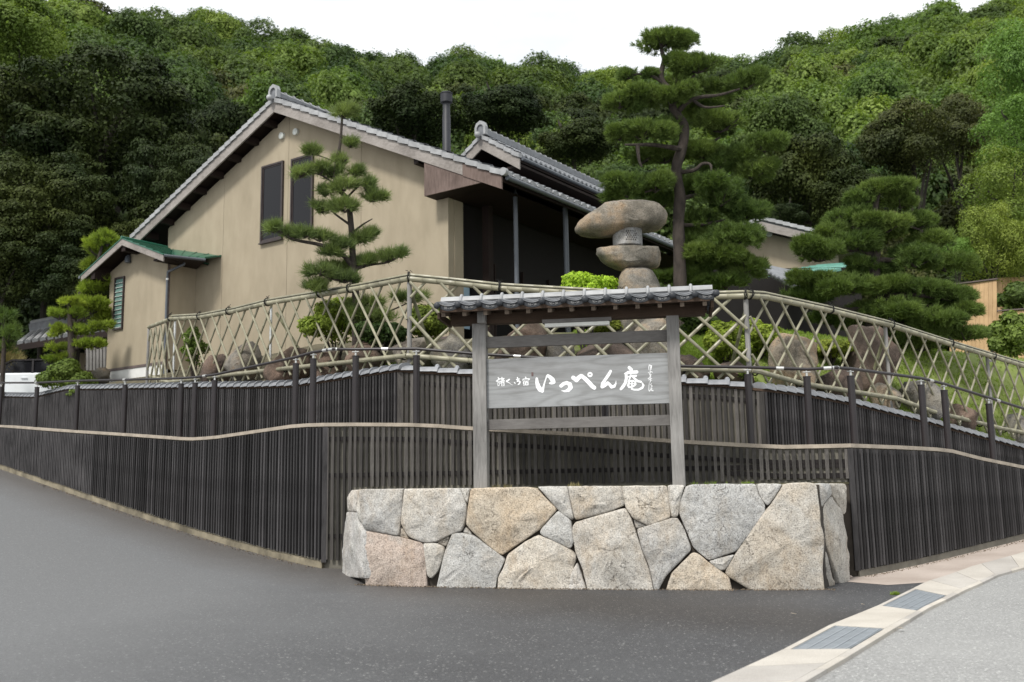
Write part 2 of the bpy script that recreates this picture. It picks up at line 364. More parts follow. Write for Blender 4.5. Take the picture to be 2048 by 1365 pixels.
def crown(name, rx, rz, lobes, per, leaf, mat, seed=0, low=-.55, lobe=(.26, .42), flat=.8, inner=.25):
    g = np.random.default_rng(seed); global rng; rng = g
    d = unit(g.normal(size=(lobes*4, 3))); d = d[d[:, 2] > low][:lobes]
    q = g.uniform(.55, .82, len(d))[:, None]
    c = d*q*np.array([rx, rx, rz]); lr = g.uniform(*lobe, len(d))*rx
    P_, N_ = [], []
    for ci, ri in zip(c, lr):
        k = int(per*(ri/rx/.34)**2); e = unit(g.normal(size=(k, 3))+np.array([0, 0, .55])+unit(ci)*.5)
        rad = ri*(g.uniform(.75, 1.08, k))[:, None]*(1+.16*np.sin(e[:, :1]*9+ci[0])*np.cos(e[:, 1:2]*8+ci[1]))
        p = ci+e*rad*np.array([1, 1, flat]); P_.append(p); N_.append(unit(e*1.0+np.array([0, 0, .35])+g.normal(size=(k, 3))*.33))
    k = int(lobes*per*inner); e = unit(g.normal(size=(k, 3))); P_.append(e*g.uniform(.2, .8, (k, 1))*np.array([rx, rx, rz])); N_.append(unit(g.normal(size=(k, 3))))
    v, f = leaves(np.concatenate(P_), np.concatenate(N_), leaf); return npmesh(name, v, f, mat)
def needles(pos, axis, L_, k, wd, spread=.9):
    """tufts: k thin needles fanning from each position about its axis"""
    n = len(pos); p = np.repeat(pos, k, 0); a = np.repeat(axis, k, 0)
    d = unit(a+rng.normal(size=(n*k, 3))*spread*.55); l = (L_*rng.uniform(.65, 1.15, n*k))[:, None]
    s = unit(np.cross(d, rng.normal(size=(n*k, 3))))*wd
    b = p+rng.normal(size=(n*k, 3))*L_*.12
    v = np.stack([b-s, b+s, b+d*l], 1).reshape(-1, 3); return v, np.arange(3*n*k).reshape(-1, 3)
def blob(name, outline, depth, mat, seed=0, rings=9, seg=40, rough=.06, p=.62, label=None, parent=None, flatbase=False):
    """rounded boulder whose silhouette is the closed loop outline (3D points in one upright plane facing the viewer)"""
    pts = [Vector(q) for q in outline]; c = sum(pts, Vector())/len(pts)
    per = [0]
    for a, b in zip(pts, pts[1:]+pts[:1]): per.append(per[-1]+(b-a).length)
    loop = []
    for i in range(seg):
        s = per[-1]*i/seg; j = max(k for k in range(len(pts)) if per[k] <= s)
        a, b = pts[j], pts[(j+1) % len(pts)]; loop.append(a.lerp(b, (s-per[j])/max(1e-6, per[j+1]-per[j])))
    for _ in range(1): loop = [(loop[i-1]+loop[i]*2+loop[(i+1) % seg])/4 for i in range(seg)]
    size = per[-1]/4
    nd = (Vector((c.x, c.y, 0))-Vector((EYE.x, EYE.y, 0))).normalized()
    mb = MB(); mb.smooth = True
    for k in range(1, rings):
        ph = -math.pi/2+math.pi*k/rings; sc_ = max(0, math.cos(ph))**p
        for q in loop:
            v = c+(q-c)*sc_+nd*(depth*math.sin(ph))
            o = Vector((seed*7.1, 3.3, 1.7)); n = noise.noise(v*(2.2/size)+o)*1.0+noise.noise(v*(5.5/size)+o)*.5+noise.noise(v*(13/size)+o)*.3+abs(noise.noise(v*(8/size)-o))*.35
            n += (noise.voronoi(v*(3.4/size)+o)[0][0]-.38)*1.5+(noise.voronoi(v*(8/size)+o)[0][0]-.35)*.55
            d = (v-c); v = v+d*(n*rough*1.6)
            for fk in range(5):
                rn = noise.random_unit_vector() if False else Vector((math.sin(fk*2.4+seed), -.6+math.cos(fk*1.9+seed*2)*.6, math.cos(fk*3.1+seed*1.3))).normalized(); dd = (v-c).dot(rn); lim = size*(.40+.10*math.sin(seed*3+fk*5))
                if dd > lim and rough > .05: v = v-rn*(dd-lim)*.75
            mb.v.append(tuple(v))
    for k in range(rings-2):
        for j in range(seg): a = k*seg+j; b = k*seg+(j+1) % seg; mb.f.append((a, b, b+seg, a+seg))
    mb.v += [tuple(c-nd*depth), tuple(c+nd*depth)]; t = len(mb.v)-2
    for j in range(seg): mb.f.append((t, (j+1) % seg, j)); mb.f.append((t+1, (rings-2)*seg+j, (rings-2)*seg+(j+1) % seg))
    me = mb.mesh(name, mat)
    return put(name, me, parent, label=label)
# ------------------------------------------------------------------ plan lines of the two slatted walls
A = plan(652, 17.0); B = plan(1695, 15.5)
dL = Vector((-math.cos(R(44)), math.sin(R(44)))); dR = Vector((math.cos(R(38)), math.sin(R(38))))
LOW = [A+dL*17.5, A, B, B+dR*13]
C = plan(800, 18.9, 760); E = plan(1522, 17.9, 800)
UPP = [C+dL*22, C, E, E+dR*15]
class Line:
    """plan polyline with a parameter s (metres); s = 0 at the second point"""
    def __init__(s, pts, off=0.0):
        n = len(pts); q = []
        for i in range(n):
            ns = []
            for a, b in ((i-1, i), (i, i+1)):
                if 0 <= a and b < n:
                    d = (pts[b]-pts[a]).normalized(); ns.append(Vector((-d.y, d.x)))
            nn = sum(ns, Vector((0, 0))).normalized(); k = off/max(.3, nn.dot(ns[0])); q.append(pts[i]+nn*k)
        s.p = q; s.l = [0]
        for a, b in zip(q, q[1:]): s.l.append(s.l[-1]+(b-a).length)
        s.l = [x-s.l[1] for x in s.l]
    def at(s, t):
        for i in range(len(s.p)-1):
            if t <= s.l[i+1] or i == len(s.p)-2: break
        a, b = s.p[i], s.p[i+1]; f = (t-s.l[i])/(s.l[i+1]-s.l[i]); d = (b-a).normalized(); return a+(b-a)*f, d
    def hit(s, px, py, seg=None):
        """(s, z) of the sight line; the segment is picked so the hit lies on it"""
        best = None
        for i in range(len(s.p)-1):
            if seg is not None and i != seg: continue
            t, z = PL(px, py, s.p[i], (s.p[i+1]-s.p[i]).normalized()); ln = s.l[i+1]-s.l[i]
            e = max(0, -t, t-ln)
            if best is None or e < best[0]-1e-9: best = (e, s.l[i]+t, z)
        return best[1], best[2]
    def prof(s, pts, seg=None):
        r = sorted(s.hit(x, y) for x, y in pts)
        return r
LW = Line(LOW); UW = Line(UPP)
lw_top = LW.prof([(0, 850), (120, 859), (250, 867), (380, 876), (430, 873), (600, 848), (645, 847), (720, 846), (850, 847), (945, 854), (1170, 866), (1340, 879), (1500, 888), (1570, 891), (1690, 888), (1800, 892), (1890, 897), (1960, 915), (2048, 933)])
uw_top = UW.prof([(0, 785), (75, 786), (140, 770), (230, 768), (400, 764), (500, 763), (592, 760), (640, 752), (700, 742), (800, 727), (948, 736), (1180, 745), (1365, 752), (1450, 757), (1522, 765), (1600, 775), (1700, 795), (1850, 833), (2048, 888)])
# ground along the foot of the low wall, sampled from the ground function
def gz(p): return G(p.x, p.y)

# ------------------------------------------------------------------ ground
def grid(fx, fy, fn):
    mb = MB(); nx, ny = len(fx), len(fy)
    for y in fy:
        for x in fx: mb.v.append((x, y, fn(x, y)))
    for j in range(ny-1):
        for i in range(nx-1): a = j*nx+i; mb.f.append((a, a+1, a+nx+1, a+nx))
    return mb
fx = [-45+k*.5 for k in range(61)]; fx = [-60, -50]+[-45+.6*k for k in range(int(90/.6)+1)]+[50, 60]
fy = [-12, -6, 0]+[1+.5*k for k in range(90)]
g = grid(fx, fy, G); g.smooth = True

# driveway asphalt: darker, with the brown edge along the wall; a sheet above the road
t, c, f_, v_ = asphalt('driveway_asphalt', (.05, .05, .053), (.3, .3, .29), .7, (.08, .082, .085))
geo = t.n('ShaderNodeNewGeometry')
# sky sheen on the driveway climbing left, put into a paler base colour
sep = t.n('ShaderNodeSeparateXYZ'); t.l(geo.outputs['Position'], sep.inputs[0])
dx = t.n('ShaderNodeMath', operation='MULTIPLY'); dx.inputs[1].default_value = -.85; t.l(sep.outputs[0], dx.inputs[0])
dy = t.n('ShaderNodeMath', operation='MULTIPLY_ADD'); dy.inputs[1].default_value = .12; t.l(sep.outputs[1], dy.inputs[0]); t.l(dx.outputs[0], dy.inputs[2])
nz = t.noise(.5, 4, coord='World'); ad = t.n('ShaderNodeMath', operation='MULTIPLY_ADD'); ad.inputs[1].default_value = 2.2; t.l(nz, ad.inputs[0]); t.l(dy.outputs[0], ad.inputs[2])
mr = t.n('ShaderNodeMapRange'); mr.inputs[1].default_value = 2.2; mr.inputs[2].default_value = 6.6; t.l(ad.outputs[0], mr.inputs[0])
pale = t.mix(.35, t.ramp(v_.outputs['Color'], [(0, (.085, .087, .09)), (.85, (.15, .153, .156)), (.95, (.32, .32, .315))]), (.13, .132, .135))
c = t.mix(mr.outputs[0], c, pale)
# brown run-off stain beside the foot of the left wall
def dist_node(a, d):
    n_ = Vector((-d.y, d.x)); x = t.n('ShaderNodeVectorMath', operation='DOT_PRODUCT'); x.inputs[1].default_value = (n_.x, n_.y, 0); t.l(geo.outputs['Position'], x.inputs[0])
    y = t.n('ShaderNodeMath', operation='SUBTRACT'); y.inputs[1].default_value = n_.dot(a); t.l(x.outputs['Value'], y.inputs[0])
    z = t.n('ShaderNodeMath', operation='ABSOLUTE'); t.l(y.outputs[0], z.inputs[0]); return z.outputs[0]
dd = dist_node(A, dL); nn = t.noise(1.2, 4, coord='World'); a2 = t.n('ShaderNodeMath', operation='MULTIPLY_ADD'); a2.inputs[1].default_value = .9; t.l(nn, a2.inputs[0]); t.l(dd, a2.inputs[2])
m2 = t.n('ShaderNodeMapRange'); m2.inputs[1].default_value = 2.3; m2.inputs[2].default_value = .9; t.l(a2.outputs[0], m2.inputs[0])
c = t.mix(t.mix(1, m2.outputs[0], (.75, .75, .75), 'MULTIPLY'), c, t.mix(1.0, c, (.62, .54, .47), 'MULTIPLY'))
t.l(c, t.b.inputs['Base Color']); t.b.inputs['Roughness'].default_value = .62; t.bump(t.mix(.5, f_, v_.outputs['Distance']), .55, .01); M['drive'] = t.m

# gutter line (left and right edge) in the photo, laid on the ground function and prolonged
gl = [GP(x, y) for x, y in ((1440, 1365), (1563, 1308), (1660, 1256), (1755, 1217), (1823, 1183), (1852, 1168), (1946, 1136), (2048, 1108))]
gr = [GP(x, y) for x, y in ((1625, 1365), (1700, 1320), (1783, 1268), (1860, 1221), (1930, 1186), (1996, 1155), (2048, 1140), (2120, 1122))]
gl = [gl[0]+(gl[0]-gl[1])*5]+gl+[gl[-1]+(gl[-1]-gl[-2])*6]; gr = [gr[0]+(gr[0]-gr[1])*5]+gr+[gr[-1]+(gr[-1]-gr[-2])*7]
o = struct('ground', g, 'road', True)

def strip(name, la, lb, dz, mat, n=6, th=0, sub=1):
    """sheet between two plan polylines of equal length, following the ground"""
    mb = MB(); rows = []
    A_, B_ = [], []
    for (a, b), (c_, d_) in zip(zip(la, la[1:]), zip(lb, lb[1:])):
        for k in range(sub): A_.append(a.lerp(b, k/sub)); B_.append(c_.lerp(d_, k/sub))
    A_.append(la[-1]); B_.append(lb[-1])
    for a, b in zip(A_, B_):
        for k in range(n+1):
            q = a.lerp(b, k/n); mb.v.append((q.x, q.y, G(q.x, q.y)+dz))
    for i in range(len(A_)-1):
        for k in range(n): s_ = i*(n+1)+k; mb.f.append((s_, s_+1, s_+n+2, s_+n+1))
    return mb
# driveway sheet: everything left of the gutter
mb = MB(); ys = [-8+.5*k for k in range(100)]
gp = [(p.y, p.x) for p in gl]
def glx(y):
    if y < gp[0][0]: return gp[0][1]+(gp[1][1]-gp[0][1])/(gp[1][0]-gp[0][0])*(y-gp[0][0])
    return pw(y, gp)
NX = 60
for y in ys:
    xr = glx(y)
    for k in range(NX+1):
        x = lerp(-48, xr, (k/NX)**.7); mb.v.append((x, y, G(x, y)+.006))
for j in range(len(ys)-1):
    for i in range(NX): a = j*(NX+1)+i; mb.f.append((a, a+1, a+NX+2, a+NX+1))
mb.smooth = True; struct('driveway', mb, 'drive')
# pinkish apron pavement between right wall and gutter
t = NT('apron_concrete'); cc = t.ramp(t.noise(.9, 4, coord='World'), [(.3, (.33, .275, .235)), (.7, (.46, .395, .35))])
cc = t.mix(.5, cc, t.ramp(t.noise(70, 3, .7, coord='World'), [(.3, (.65, .65, .65)), (.7, (1.2, 1.2, 1.2))]), 'MULTIPLY')
t.l(cc, t.b.inputs['Base Color']); t.b.inputs['Roughness'].default_value = .9; t.bump(t.noise(60, 4, coord='World'), .3, .01); M['apron'] = t.m
ap_w = [GP(x, y) for x, y in ((1690, 1165), (1715, 1152), (1800, 1131), (1900, 1104), (2048, 1064))]
ap_g = [GP(x, y) for x, y in ((1775, 1172), (1850, 1167), (1900, 1151), (1975, 1128), (2048, 1106))]
ap_w.append(ap_w[-1]+(ap_w[-1]-ap_w[-2])*5); ap_g.append(ap_g[-1]+(ap_g[-1]-ap_g[-2])*6)
ap_w = [ap_w[0]]+[p+Vector((-.25, .3, 0)) for p in ap_w[1:]]
o = struct('pavement', strip('pavement', ap_w, ap_g, .011, 'apron', 5, sub=4), 'apron', True)

# concrete gutter with its covers and the two grates
t = NT('gutter_concrete'); cc = t.ramp(t.noise(1.2, 4, coord='World'), [(.3, (.38, .355, .32)), (.7, (.5, .475, .435))])
cc = t.mix(.6, cc, t.ramp(t.noise(80, 3, .7, coord='World'), [(.3, (.7, .7, .7)), (.7, (1.15, 1.15, 1.15))]), 'MULTIPLY')
oi = t.n('ShaderNodeObjectInfo'); cc = t.mix(1, cc, t.ramp(oi.outputs['Random'], [(0, (.86, .86, .88)), (1, (1.1, 1.08, 1.04))]), 'MULTIPLY')
t.l(cc, t.b.inputs['Base Color']); t.b.inputs['Roughness'].default_value = .9; t.bump(t.noise(60, 4, coord='World'), .3, .008); M['gutter'] = t.m
gut = thing('drainage_gutter', 'pale concrete drainage gutter curving between dark driveway and grey road', 'gutter', gl[1])
def cum(l):
    r = [0]
    for a, b in zip(l, l[1:]): r.append(r[-1]+(b-a).length)
    return r
gc, grc = cum(gl), cum(gr)
def along(l, cu, f):
    s_ = cu[-1]*f; k = max(i for i in range(len(cu)-1) if cu[i] <= s_+1e-9); return l[k].lerp(l[k+1], (s_-cu[k])/(cu[k+1]-cu[k]))
def gq(f0, w0, w1, f1, z): # a corner quad across the gutter
    out = []
    for f, w_ in ((f0, w0), (f0, w1), (f1, w1), (f1, w0)):
        q = gut_pt(f, w_); out.append(Vector((q.x, q.y, G(q.x, q.y)+z)))
    return out
def gut_pt(f, w_): # f: length fraction of left edge; paired by nearest y-advance on right edge
    a = along(gl, gc, f); b = along(gr, grc, f); return a.lerp(b, w_)
def gut_f(px, py):
    p = GP(px, py); best = min((abs((along(gl, gc, k/800)-p).length), k/800) for k in range(801)); return best[1]
cuts = sorted(set([0, .07, .14]+[gut_f(1380+60*k, 1395-27*k) for k in range(0)]))
# pieces: kerb strip on the road side, slabs between, grates where the photograph has them
g1 = (gut_f(1567, 1306), gut_f(1660, 1257)); g2 = (gut_f(1757, 1216), gut_f(1826, 1182))
marks = [0.0]
tot = gc[-1]
def add_range(f0, f1, ln):
    n = max(1, round((f1-f0)*tot/ln))
    return [(f0+(f1-f0)*k/n, f0+(f1-f0)*(k+1)/n) for k in range(n)]
slabs = add_range(0, g1[0], 1.0)+add_range(g1[1], g2[0], 2.2)+add_range(g2[1], 1, 1.0)
gap = .006/tot
for f0, f1 in slabs:
    mb = MB(); n = 3
    for k in range(n):
        a, b = lerp(f0+gap, f1-gap, k/n), lerp(f0+gap, f1-gap, (k+1)/n)
        top = gq(a, .0, .86, b, .030); bot = gq(a, .0, .86, b, -.08); mb.hexa(bot, top)
    part('gutter_slab', mb, 'gutter', gut)
for i in range(36):
    a, b = i/36+gap, (i+1)/36-gap; mb = MB()
    for k in range(3):
        p_, q_ = lerp(a, b, k/3), lerp(a, b, (k+1)/3); mb.hexa(gq(p_, .875, 1.0, q_, -.08), gq(p_, .875, 1.0, q_, .034))
    part('kerb_stone', mb, 'gutter', gut)
M['grate'] = simple('grey_steel_grate', (.27, .295, .32), .5, .12, 8, .05, spec=.5, coord='World')
M['grate_gap'] = simple('dark_grate_gap', (.04, .045, .05), .8)
for (f0, f1), lab in ((g1, 'grey steel drain grate in the gutter nearer the camera'), (g2, 'grey steel drain grate in the gutter further up the slope')):
    mb = MB(); mb.hexa(gq(f0+gap, .0, .09, f1-gap, -.08), gq(f0+gap, .0, .09, f1-gap, .030)); part('gutter_slab', mb, 'gutter', gut)
    gt = thing('drain_grate', lab, 'drain grate', gut_pt((f0+f1)/2, .45), 'steel grates over the gutter')
    mb = MB(); mb.hexa(gq(f0+gap, .10, .86, f1-gap, -.03), gq(f0+gap, .10, .86, f1-gap, .006)); part('grate_bed', mb, 'grate_gap', gt)
    nb = 30
    for k in range(nb):
        a = lerp(.115, .835, k/nb); mb = MB(); mb.hexa(gq(f0+gap*2, a, a+.0175, f1-gap*2, .0), gq(f0+gap*2, a, a+.0175, f1-gap*2, .027 if k % 7 else .031)); part('grate_bar', mb, 'grate', gt)
    mb = MB()
    for k in range(5):
        a = lerp(f0+gap*2, f1-gap*3, k/4-.0 if k < 4 else .985); mb.hexa(gq(a, .11, .85, a+.012/tot, .0), gq(a, .11, .85, a+.012/tot, .0245))
    part('grate_frame', mb, 'grate', gt)

# ------------------------------------------------------------------ slatted retaining walls
def wallbody(line, s0, s1, ztop, zbot, th, step=.5, off=0):
    """upright slab that follows the plan line between s0 and s1, thickness to the back"""
    ss = [s0]; 
    brk = [x for x in line.l if s0 < x < s1]
    while ss[-1] < s1-1e-6:
        nx = min(ss[-1]+step, s1)
        for b in brk:
            if ss[-1]+1e-6 < b < nx: nx = b
        ss.append(nx)
    mb = MB()
    front = Line(line.p, off) if off else line; back = Line(line.p, off+th)
    def mp_(ln, s_):
        for i in range(len(line.l)-1):
            if s_ <= line.l[i+1]+1e-9: break
        f = (s_-line.l[i])/(line.l[i+1]-line.l[i]); return ln.p[i].lerp(ln.p[i+1], f)
    for s_ in ss:
        a = mp_(front, s_); b = mp_(back, s_); zt, zb = ztop(s_, a), zbot(s_, a)
        mb.v += [(a.x, a.y, zb), (a.x, a.y, zt), (b.x, b.y, zt), (b.x, b.y, zb)]
    n = len(ss)
    for i in range(n-1):
        k = i*4
        for j in range(4): mb.f.append((k+j, k+(j+1) % 4, k+4+(j+1) % 4, k+4+j))
    mb.f += [(0, 1, 2, 3), (4*n-4, 4*n-3, 4*n-2, 4*n-1)]
    return mb
ltz = lambda s_, a=None: pw(s_, lw_top); utz = lambda s_, a=None: pw(s_, uw_top)
sB = LW.l[2]; sE = UW.l[2]
STONE_TOP = None
lwt = thing('slatted_retaining_wall', 'lower dark retaining wall clad in upright timber slats with pale concrete coping', 'wall', (A.x, A.y, G(A.x, A.y)))
part('wall_core', wallbody(LW, LW.l[0], LW.l[3], lambda s_, a: ltz(s_)-.06, lambda s_, a: gz(a)-.5, .22), 'concrete', lwt)
part('coping', wallbody(LW, LW.l[0], LW.l[3], lambda s_, a: ltz(s_), lambda s_, a: ltz(s_)-.06, .30, off=-.055), 'kerb', lwt)
foot = MB()
M['footing'] = simple('mossy_stained_footing', (.2, .175, .125), .95, .5, 2.5, .5, coord='World')
part('concrete_footing', wallbody(LW, LW.l[0], -.0, lambda s_, a: gz(a)+.115+.02*noise.noise(Vector((s_*1.7, 0, 0))), lambda s_, a: gz(a)-.4, .06, off=-.07, step=.3), 'footing', lwt)
part('concrete_footing', wallbody(LW, sB, LW.l[3], lambda s_, a: gz(a)+.11, lambda s_, a: gz(a)-.4, .06, off=-.07), 'concrete', lwt)
F0 = plan(712, 15.05); F1 = plan(1650, 14.0); dF = (F1-F0).normalized(); nF = Vector((-dF.y, dF.x))
stz0 = PL(712, 980, F0, dF)[1]; stz1 = PL(1650, 966, F0, dF)[1]; stone_top = (stz0+stz1)/2
slat_me = {}
def slatmesh(w_, d_, mat, taper):
    mb = MB(); j = lambda: random.uniform(-.002, .002)
    vs = []
    for z in (0, .35, .7, 1):
        for x, y in ((-w_/2, -d_), (w_/2, -d_), (w_/2, 0), (-w_/2, 0)): vs.append((x+j()*2, y+j(), z))
    fs = [(3, 2, 1, 0), (12, 13, 14, 15)]
    for k in range(3):
        for i in range(4): fs.append((k*4+i, k*4+(i+1) % 4, k*4+4+(i+1) % 4, k*4+4+i))
    mb.add(vs, fs); return mb.mesh('slat', mat, False)
def slats(line, root, segs, battens):
    made = []
    for (s0, s1, pitch, wd, dp, mat, top, bot) in segs:
        mes = [slatmesh(wd*random.uniform(.86, 1.1), dp*random.uniform(.92, 1.05), mat, 0) for _ in range(6)]
        n = round((s1-s0)/pitch)
        for k in range(n+1):
            s_ = lerp(s0+.018, s1-.018, k/n)+(random.uniform(-.006, .006) if 0 < k < n else 0); p, d = line.at(s_); nrm = Vector((-d.y, d.x))
            q = p-nrm*.033; zt = top(s_, p)-random.uniform(0, .01); zb = bot(s_, p)+random.uniform(-.012, .012)
            made.append((Vector((q.x, q.y, zb)), math.atan2(d.y, d.x)+random.uniform(-.02, .02), zt-zb, random.choice(mes)))
    made.sort(key=lambda m_: (m_[0]-EYE).length)
    for q, rz, h, me in made[:300]: 
        o = put('slat', me, root, q, rz, (1, 1, h)); o.rotation_euler[1] = random.uniform(-.004, .004)
    rest = made[300:]
    if rest:
        mb = MB()
        for q, rz, h, me in rest: 
            mt = Matrix.Translation(q)@Matrix.Rotation(rz, 4, 'Z')@Matrix.Diagonal((1, 1, h, 1)); k = len(mb.v)
            mb.v += [tuple(mt@v.co) for v in me.vertices]; mb.f += [tuple(i+k for i in p.vertices) for p in me.polygons]
        o = put('far_slats', mb.mesh('far_slats', rest[0][3].materials[0], False), root); o['kind'] = 'stuff'
    for s0, s1, zf in battens:
        mb = wallbody(line, s0, s1, lambda s_, a: zf(s_, a)+.035, lambda s_, a: zf(s_, a)-.035, .031, off=-.0325); part('batten', mb, 'batten', root)
sTop = stone_top
for q_, z0_, z1_ in ((A, G(A.x, A.y)+.1, ltz(0)-.075), (B, G(B.x, B.y)+.1, ltz(sB)-.075)):
    part('corner_post', MB().box((q_.x, q_.y-.035, (z0_+z1_)/2), (.085, .075, z1_-z0_), 0), 'slat', lwt)
lo_bot = lambda s_, p: (stone_top+.055) if (.45 < s_ < sB-.02) else gz(p)+.15
slats(LW, lwt, [
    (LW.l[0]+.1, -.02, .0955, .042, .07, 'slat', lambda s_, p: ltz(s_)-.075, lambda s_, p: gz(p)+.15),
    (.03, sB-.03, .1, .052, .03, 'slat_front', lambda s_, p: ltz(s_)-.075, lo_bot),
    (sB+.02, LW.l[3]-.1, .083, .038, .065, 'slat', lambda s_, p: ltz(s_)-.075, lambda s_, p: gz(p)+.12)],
    [(.02, sB-.02, lambda s_, a: ltz(s_)-.27), (.02, sB-.02, lambda s_, a: stone_top+.26), (.02, .5, lambda s_, a: stone_top-.75),
     (LW.l[0]+.1, -.02, lambda s_, a: ltz(s_)-.25), (LW.l[0]+.1, -.02, lambda s_, a: gz(a)+.4), (sB+.02, LW.l[3]-.1, lambda s_, a: ltz(s_)-.25), (sB+.02, LW.l[3]-.1, lambda s_, a: gz(a)+.4),
     (sB-1.9, sB-.05, lambda s_, a: ltz(s_)-.48)])
def scale_s(la, lb, s_):
    for i in range(len(la.l)-1):
        if s_ <= la.l[i+1]+1e-9: break
    f = (s_-la.l[i])/(la.l[i+1]-la.l[i]); return lb.l[i]+f*(lb.l[i+1]-lb.l[i])
# ramp surface between the two walls
BK = Line(LOW, .24); mb = MB()
ts = []
for i in range(3): ts += [(i, k/14) for k in range(14)]
ts.append((2, 1.0))
for i, f in ts:
    a = BK.p[i].lerp(BK.p[i+1], f); b = UW.p[i].lerp(UW.p[i+1], f); s_ = lerp(LW.l[i], LW.l[i+1], f); z = ltz(s_)-.07
    for k in range(4): q = a.lerp(b, k/3); mb.v.append((q.x, q.y, z))
for i in range(len(ts)-1):
    for k in range(3): a = i*4+k; mb.f.append((a, a+1, a+5, a+4))
struct('access_ramp', mb, 'ramp', False)
def ramp_z(s_): return ltz(scale_s(UW, LW, s_))-.07
uwt = thing('slatted_upper_wall', 'upper slatted timber wall behind the ramp topped with small grey roof tiles', 'wall', (C.x, C.y, ramp_z(0)))
part('wall_core', wallbody(UW, UW.l[0], UW.l[3], lambda s_, a: utz(s_)-.16, lambda s_, a: ramp_z(s_)-.3, .2), 'concrete', uwt)
part('cap_board', wallbody(UW, UW.l[0], UW.l[3], lambda s_, a: utz(s_)-.13, lambda s_, a: utz(s_)-.175, .3, off=-.07), 'brownwood', uwt)
slats(UW, uwt, [
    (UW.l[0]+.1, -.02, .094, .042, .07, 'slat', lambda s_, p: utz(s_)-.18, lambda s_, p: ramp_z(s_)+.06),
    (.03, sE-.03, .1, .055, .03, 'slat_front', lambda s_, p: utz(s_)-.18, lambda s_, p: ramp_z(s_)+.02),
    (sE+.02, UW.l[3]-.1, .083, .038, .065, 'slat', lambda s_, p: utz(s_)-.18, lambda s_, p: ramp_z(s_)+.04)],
    [(.02, sE-.02, lambda s_, a: utz(s_)-.36), (.02, sE-.02, lambda s_, a: ramp_z(s_)+.09),
     (UW.l[0]+.1, -.02, lambda s_, a: utz(s_)-.3), (sE+.02, UW.l[3]-.1, lambda s_, a: utz(s_)-.3)])
for q_, s_ in ((C, 0), (E, sE)):
    z0_, z1_ = ramp_z(s_)+.03, utz(s_)-.18; part('corner_post', MB().box((q_.x, q_.y-.035, (z0_+z1_)/2), (.085, .075, z1_-z0_), 0), 'slat_front', uwt)
# tile cap: overlapping curved tiles
def captile(flat):
    mb = MB(); n = 7; Lh = .302
    for x, r in ((-Lh/2, .0), (-Lh/2+.03, .012), (Lh/2-.07, .012), (Lh/2-.045, .034 if not flat else .026), (Lh/2, .034 if not flat else .026)):
        for k in range(n):
            a = math.pi*k/(n-1); mb.v.append((x, -math.cos(a)*(.165+r*.5), math.sin(a)*(.062+r)-.012*(1 if x < 0 else 0)))
    for i in range(4):
        for k in range(n-1): a = i*n+k; mb.f.append((a, a+1, a+n+1, a+n))
    mb.f += [tuple(range(n)), tuple(reversed(range(4*n, 5*n)))]
    if flat: mb.sphere((Lh/2-.03, -.05, .07), .038, 8, 5)
    mb.smooth = True; return mb.mesh('cap_tile', 'cap', True)
ct, ctf = captile(False), captile(True)
for s0, s1, me, flip, pit in ((UW.l[0]+.2, -.02, ct, 1, .3), (.02, sE, ctf, 1, .385), (sE+.02, UW.l[3]-.2, ct, -1, .3)):
    s_ = s0+.15
    while s_ < s1:
        p, d = UW.at(s_); nrm = Vector((-d.y, d.x)); q = p+nrm*.07; dz = utz(s_+.15)-utz(s_-.15)
        o = put('cap_tile', me, uwt, (q.x, q.y, utz(s_)-.125), 0, (pit/.3*1.04, 1.1, 1.45))
        ang = math.atan2(d.y, d.x)
        o.rotation_mode = 'XYZ'; o.rotation_euler = (0, -math.atan2(dz, .3), ang) if flip == 1 else (0, math.atan2(dz, .3), ang+math.pi)
        s_ += pit

# ------------------------------------------------------------------ handrail
HR = Line(LOW, .17)
rail_px = [(-40, 767), (2, 766), (74, 766), (155, 762), (250, 760), (362, 757), (390, 755), (429, 750), (591, 715), (626, 705), (657, 700), (711, 699), (833, 698), (948, 708), (1209, 724), (1365, 733), (1497, 735), (1615, 739), (1703, 738), (1843, 757), (1888, 768), (1975, 795), (2048, 818), (2100, 836)]
rp = sorted(HR.hit(x, y) for x, y in rail_px)
def HP(s_):
    p, d = HR.at(s_); return Vector((p.x, p.y, pw(s_, rp)))
hr = thing('handrail', 'dark brown tubular handrail on thick posts following the lower wall', 'handrail', HP(0))
cuts_ = [rp[0][0]]+[HR.hit(x, 740)[0] for x in (74, 250, 410, 650, 770, 1035, 1560, 1655, 1860, 1990)]+[rp[-1][0]]
cuts_.sort()
for a, b in zip(cuts_, cuts_[1:]):
    ss = [a+.004]+[s_ for s_, z in rp if a+.05 < s_ < b-.05]+[l_ for l_ in HR.l if a+.05 < l_ < b-.05]+[b-.004]; ss = sorted(set(ss))
    mb = MB().tube([HP(s_) for s_ in ss], .026, 10); part('rail', mb, 'rail', hr)
for s_ in cuts_[1:-1]+[0.02, HR.hit(662, 700)[0], HR.hit(1672, 737)[0]]:
    d = (HP(s_+.06)-HP(s_-.06)); mb = MB().tube([HP(s_-.06), HP(s_+.06)], .031, 10); part('rail_sleeve', mb, 'steel', hr)
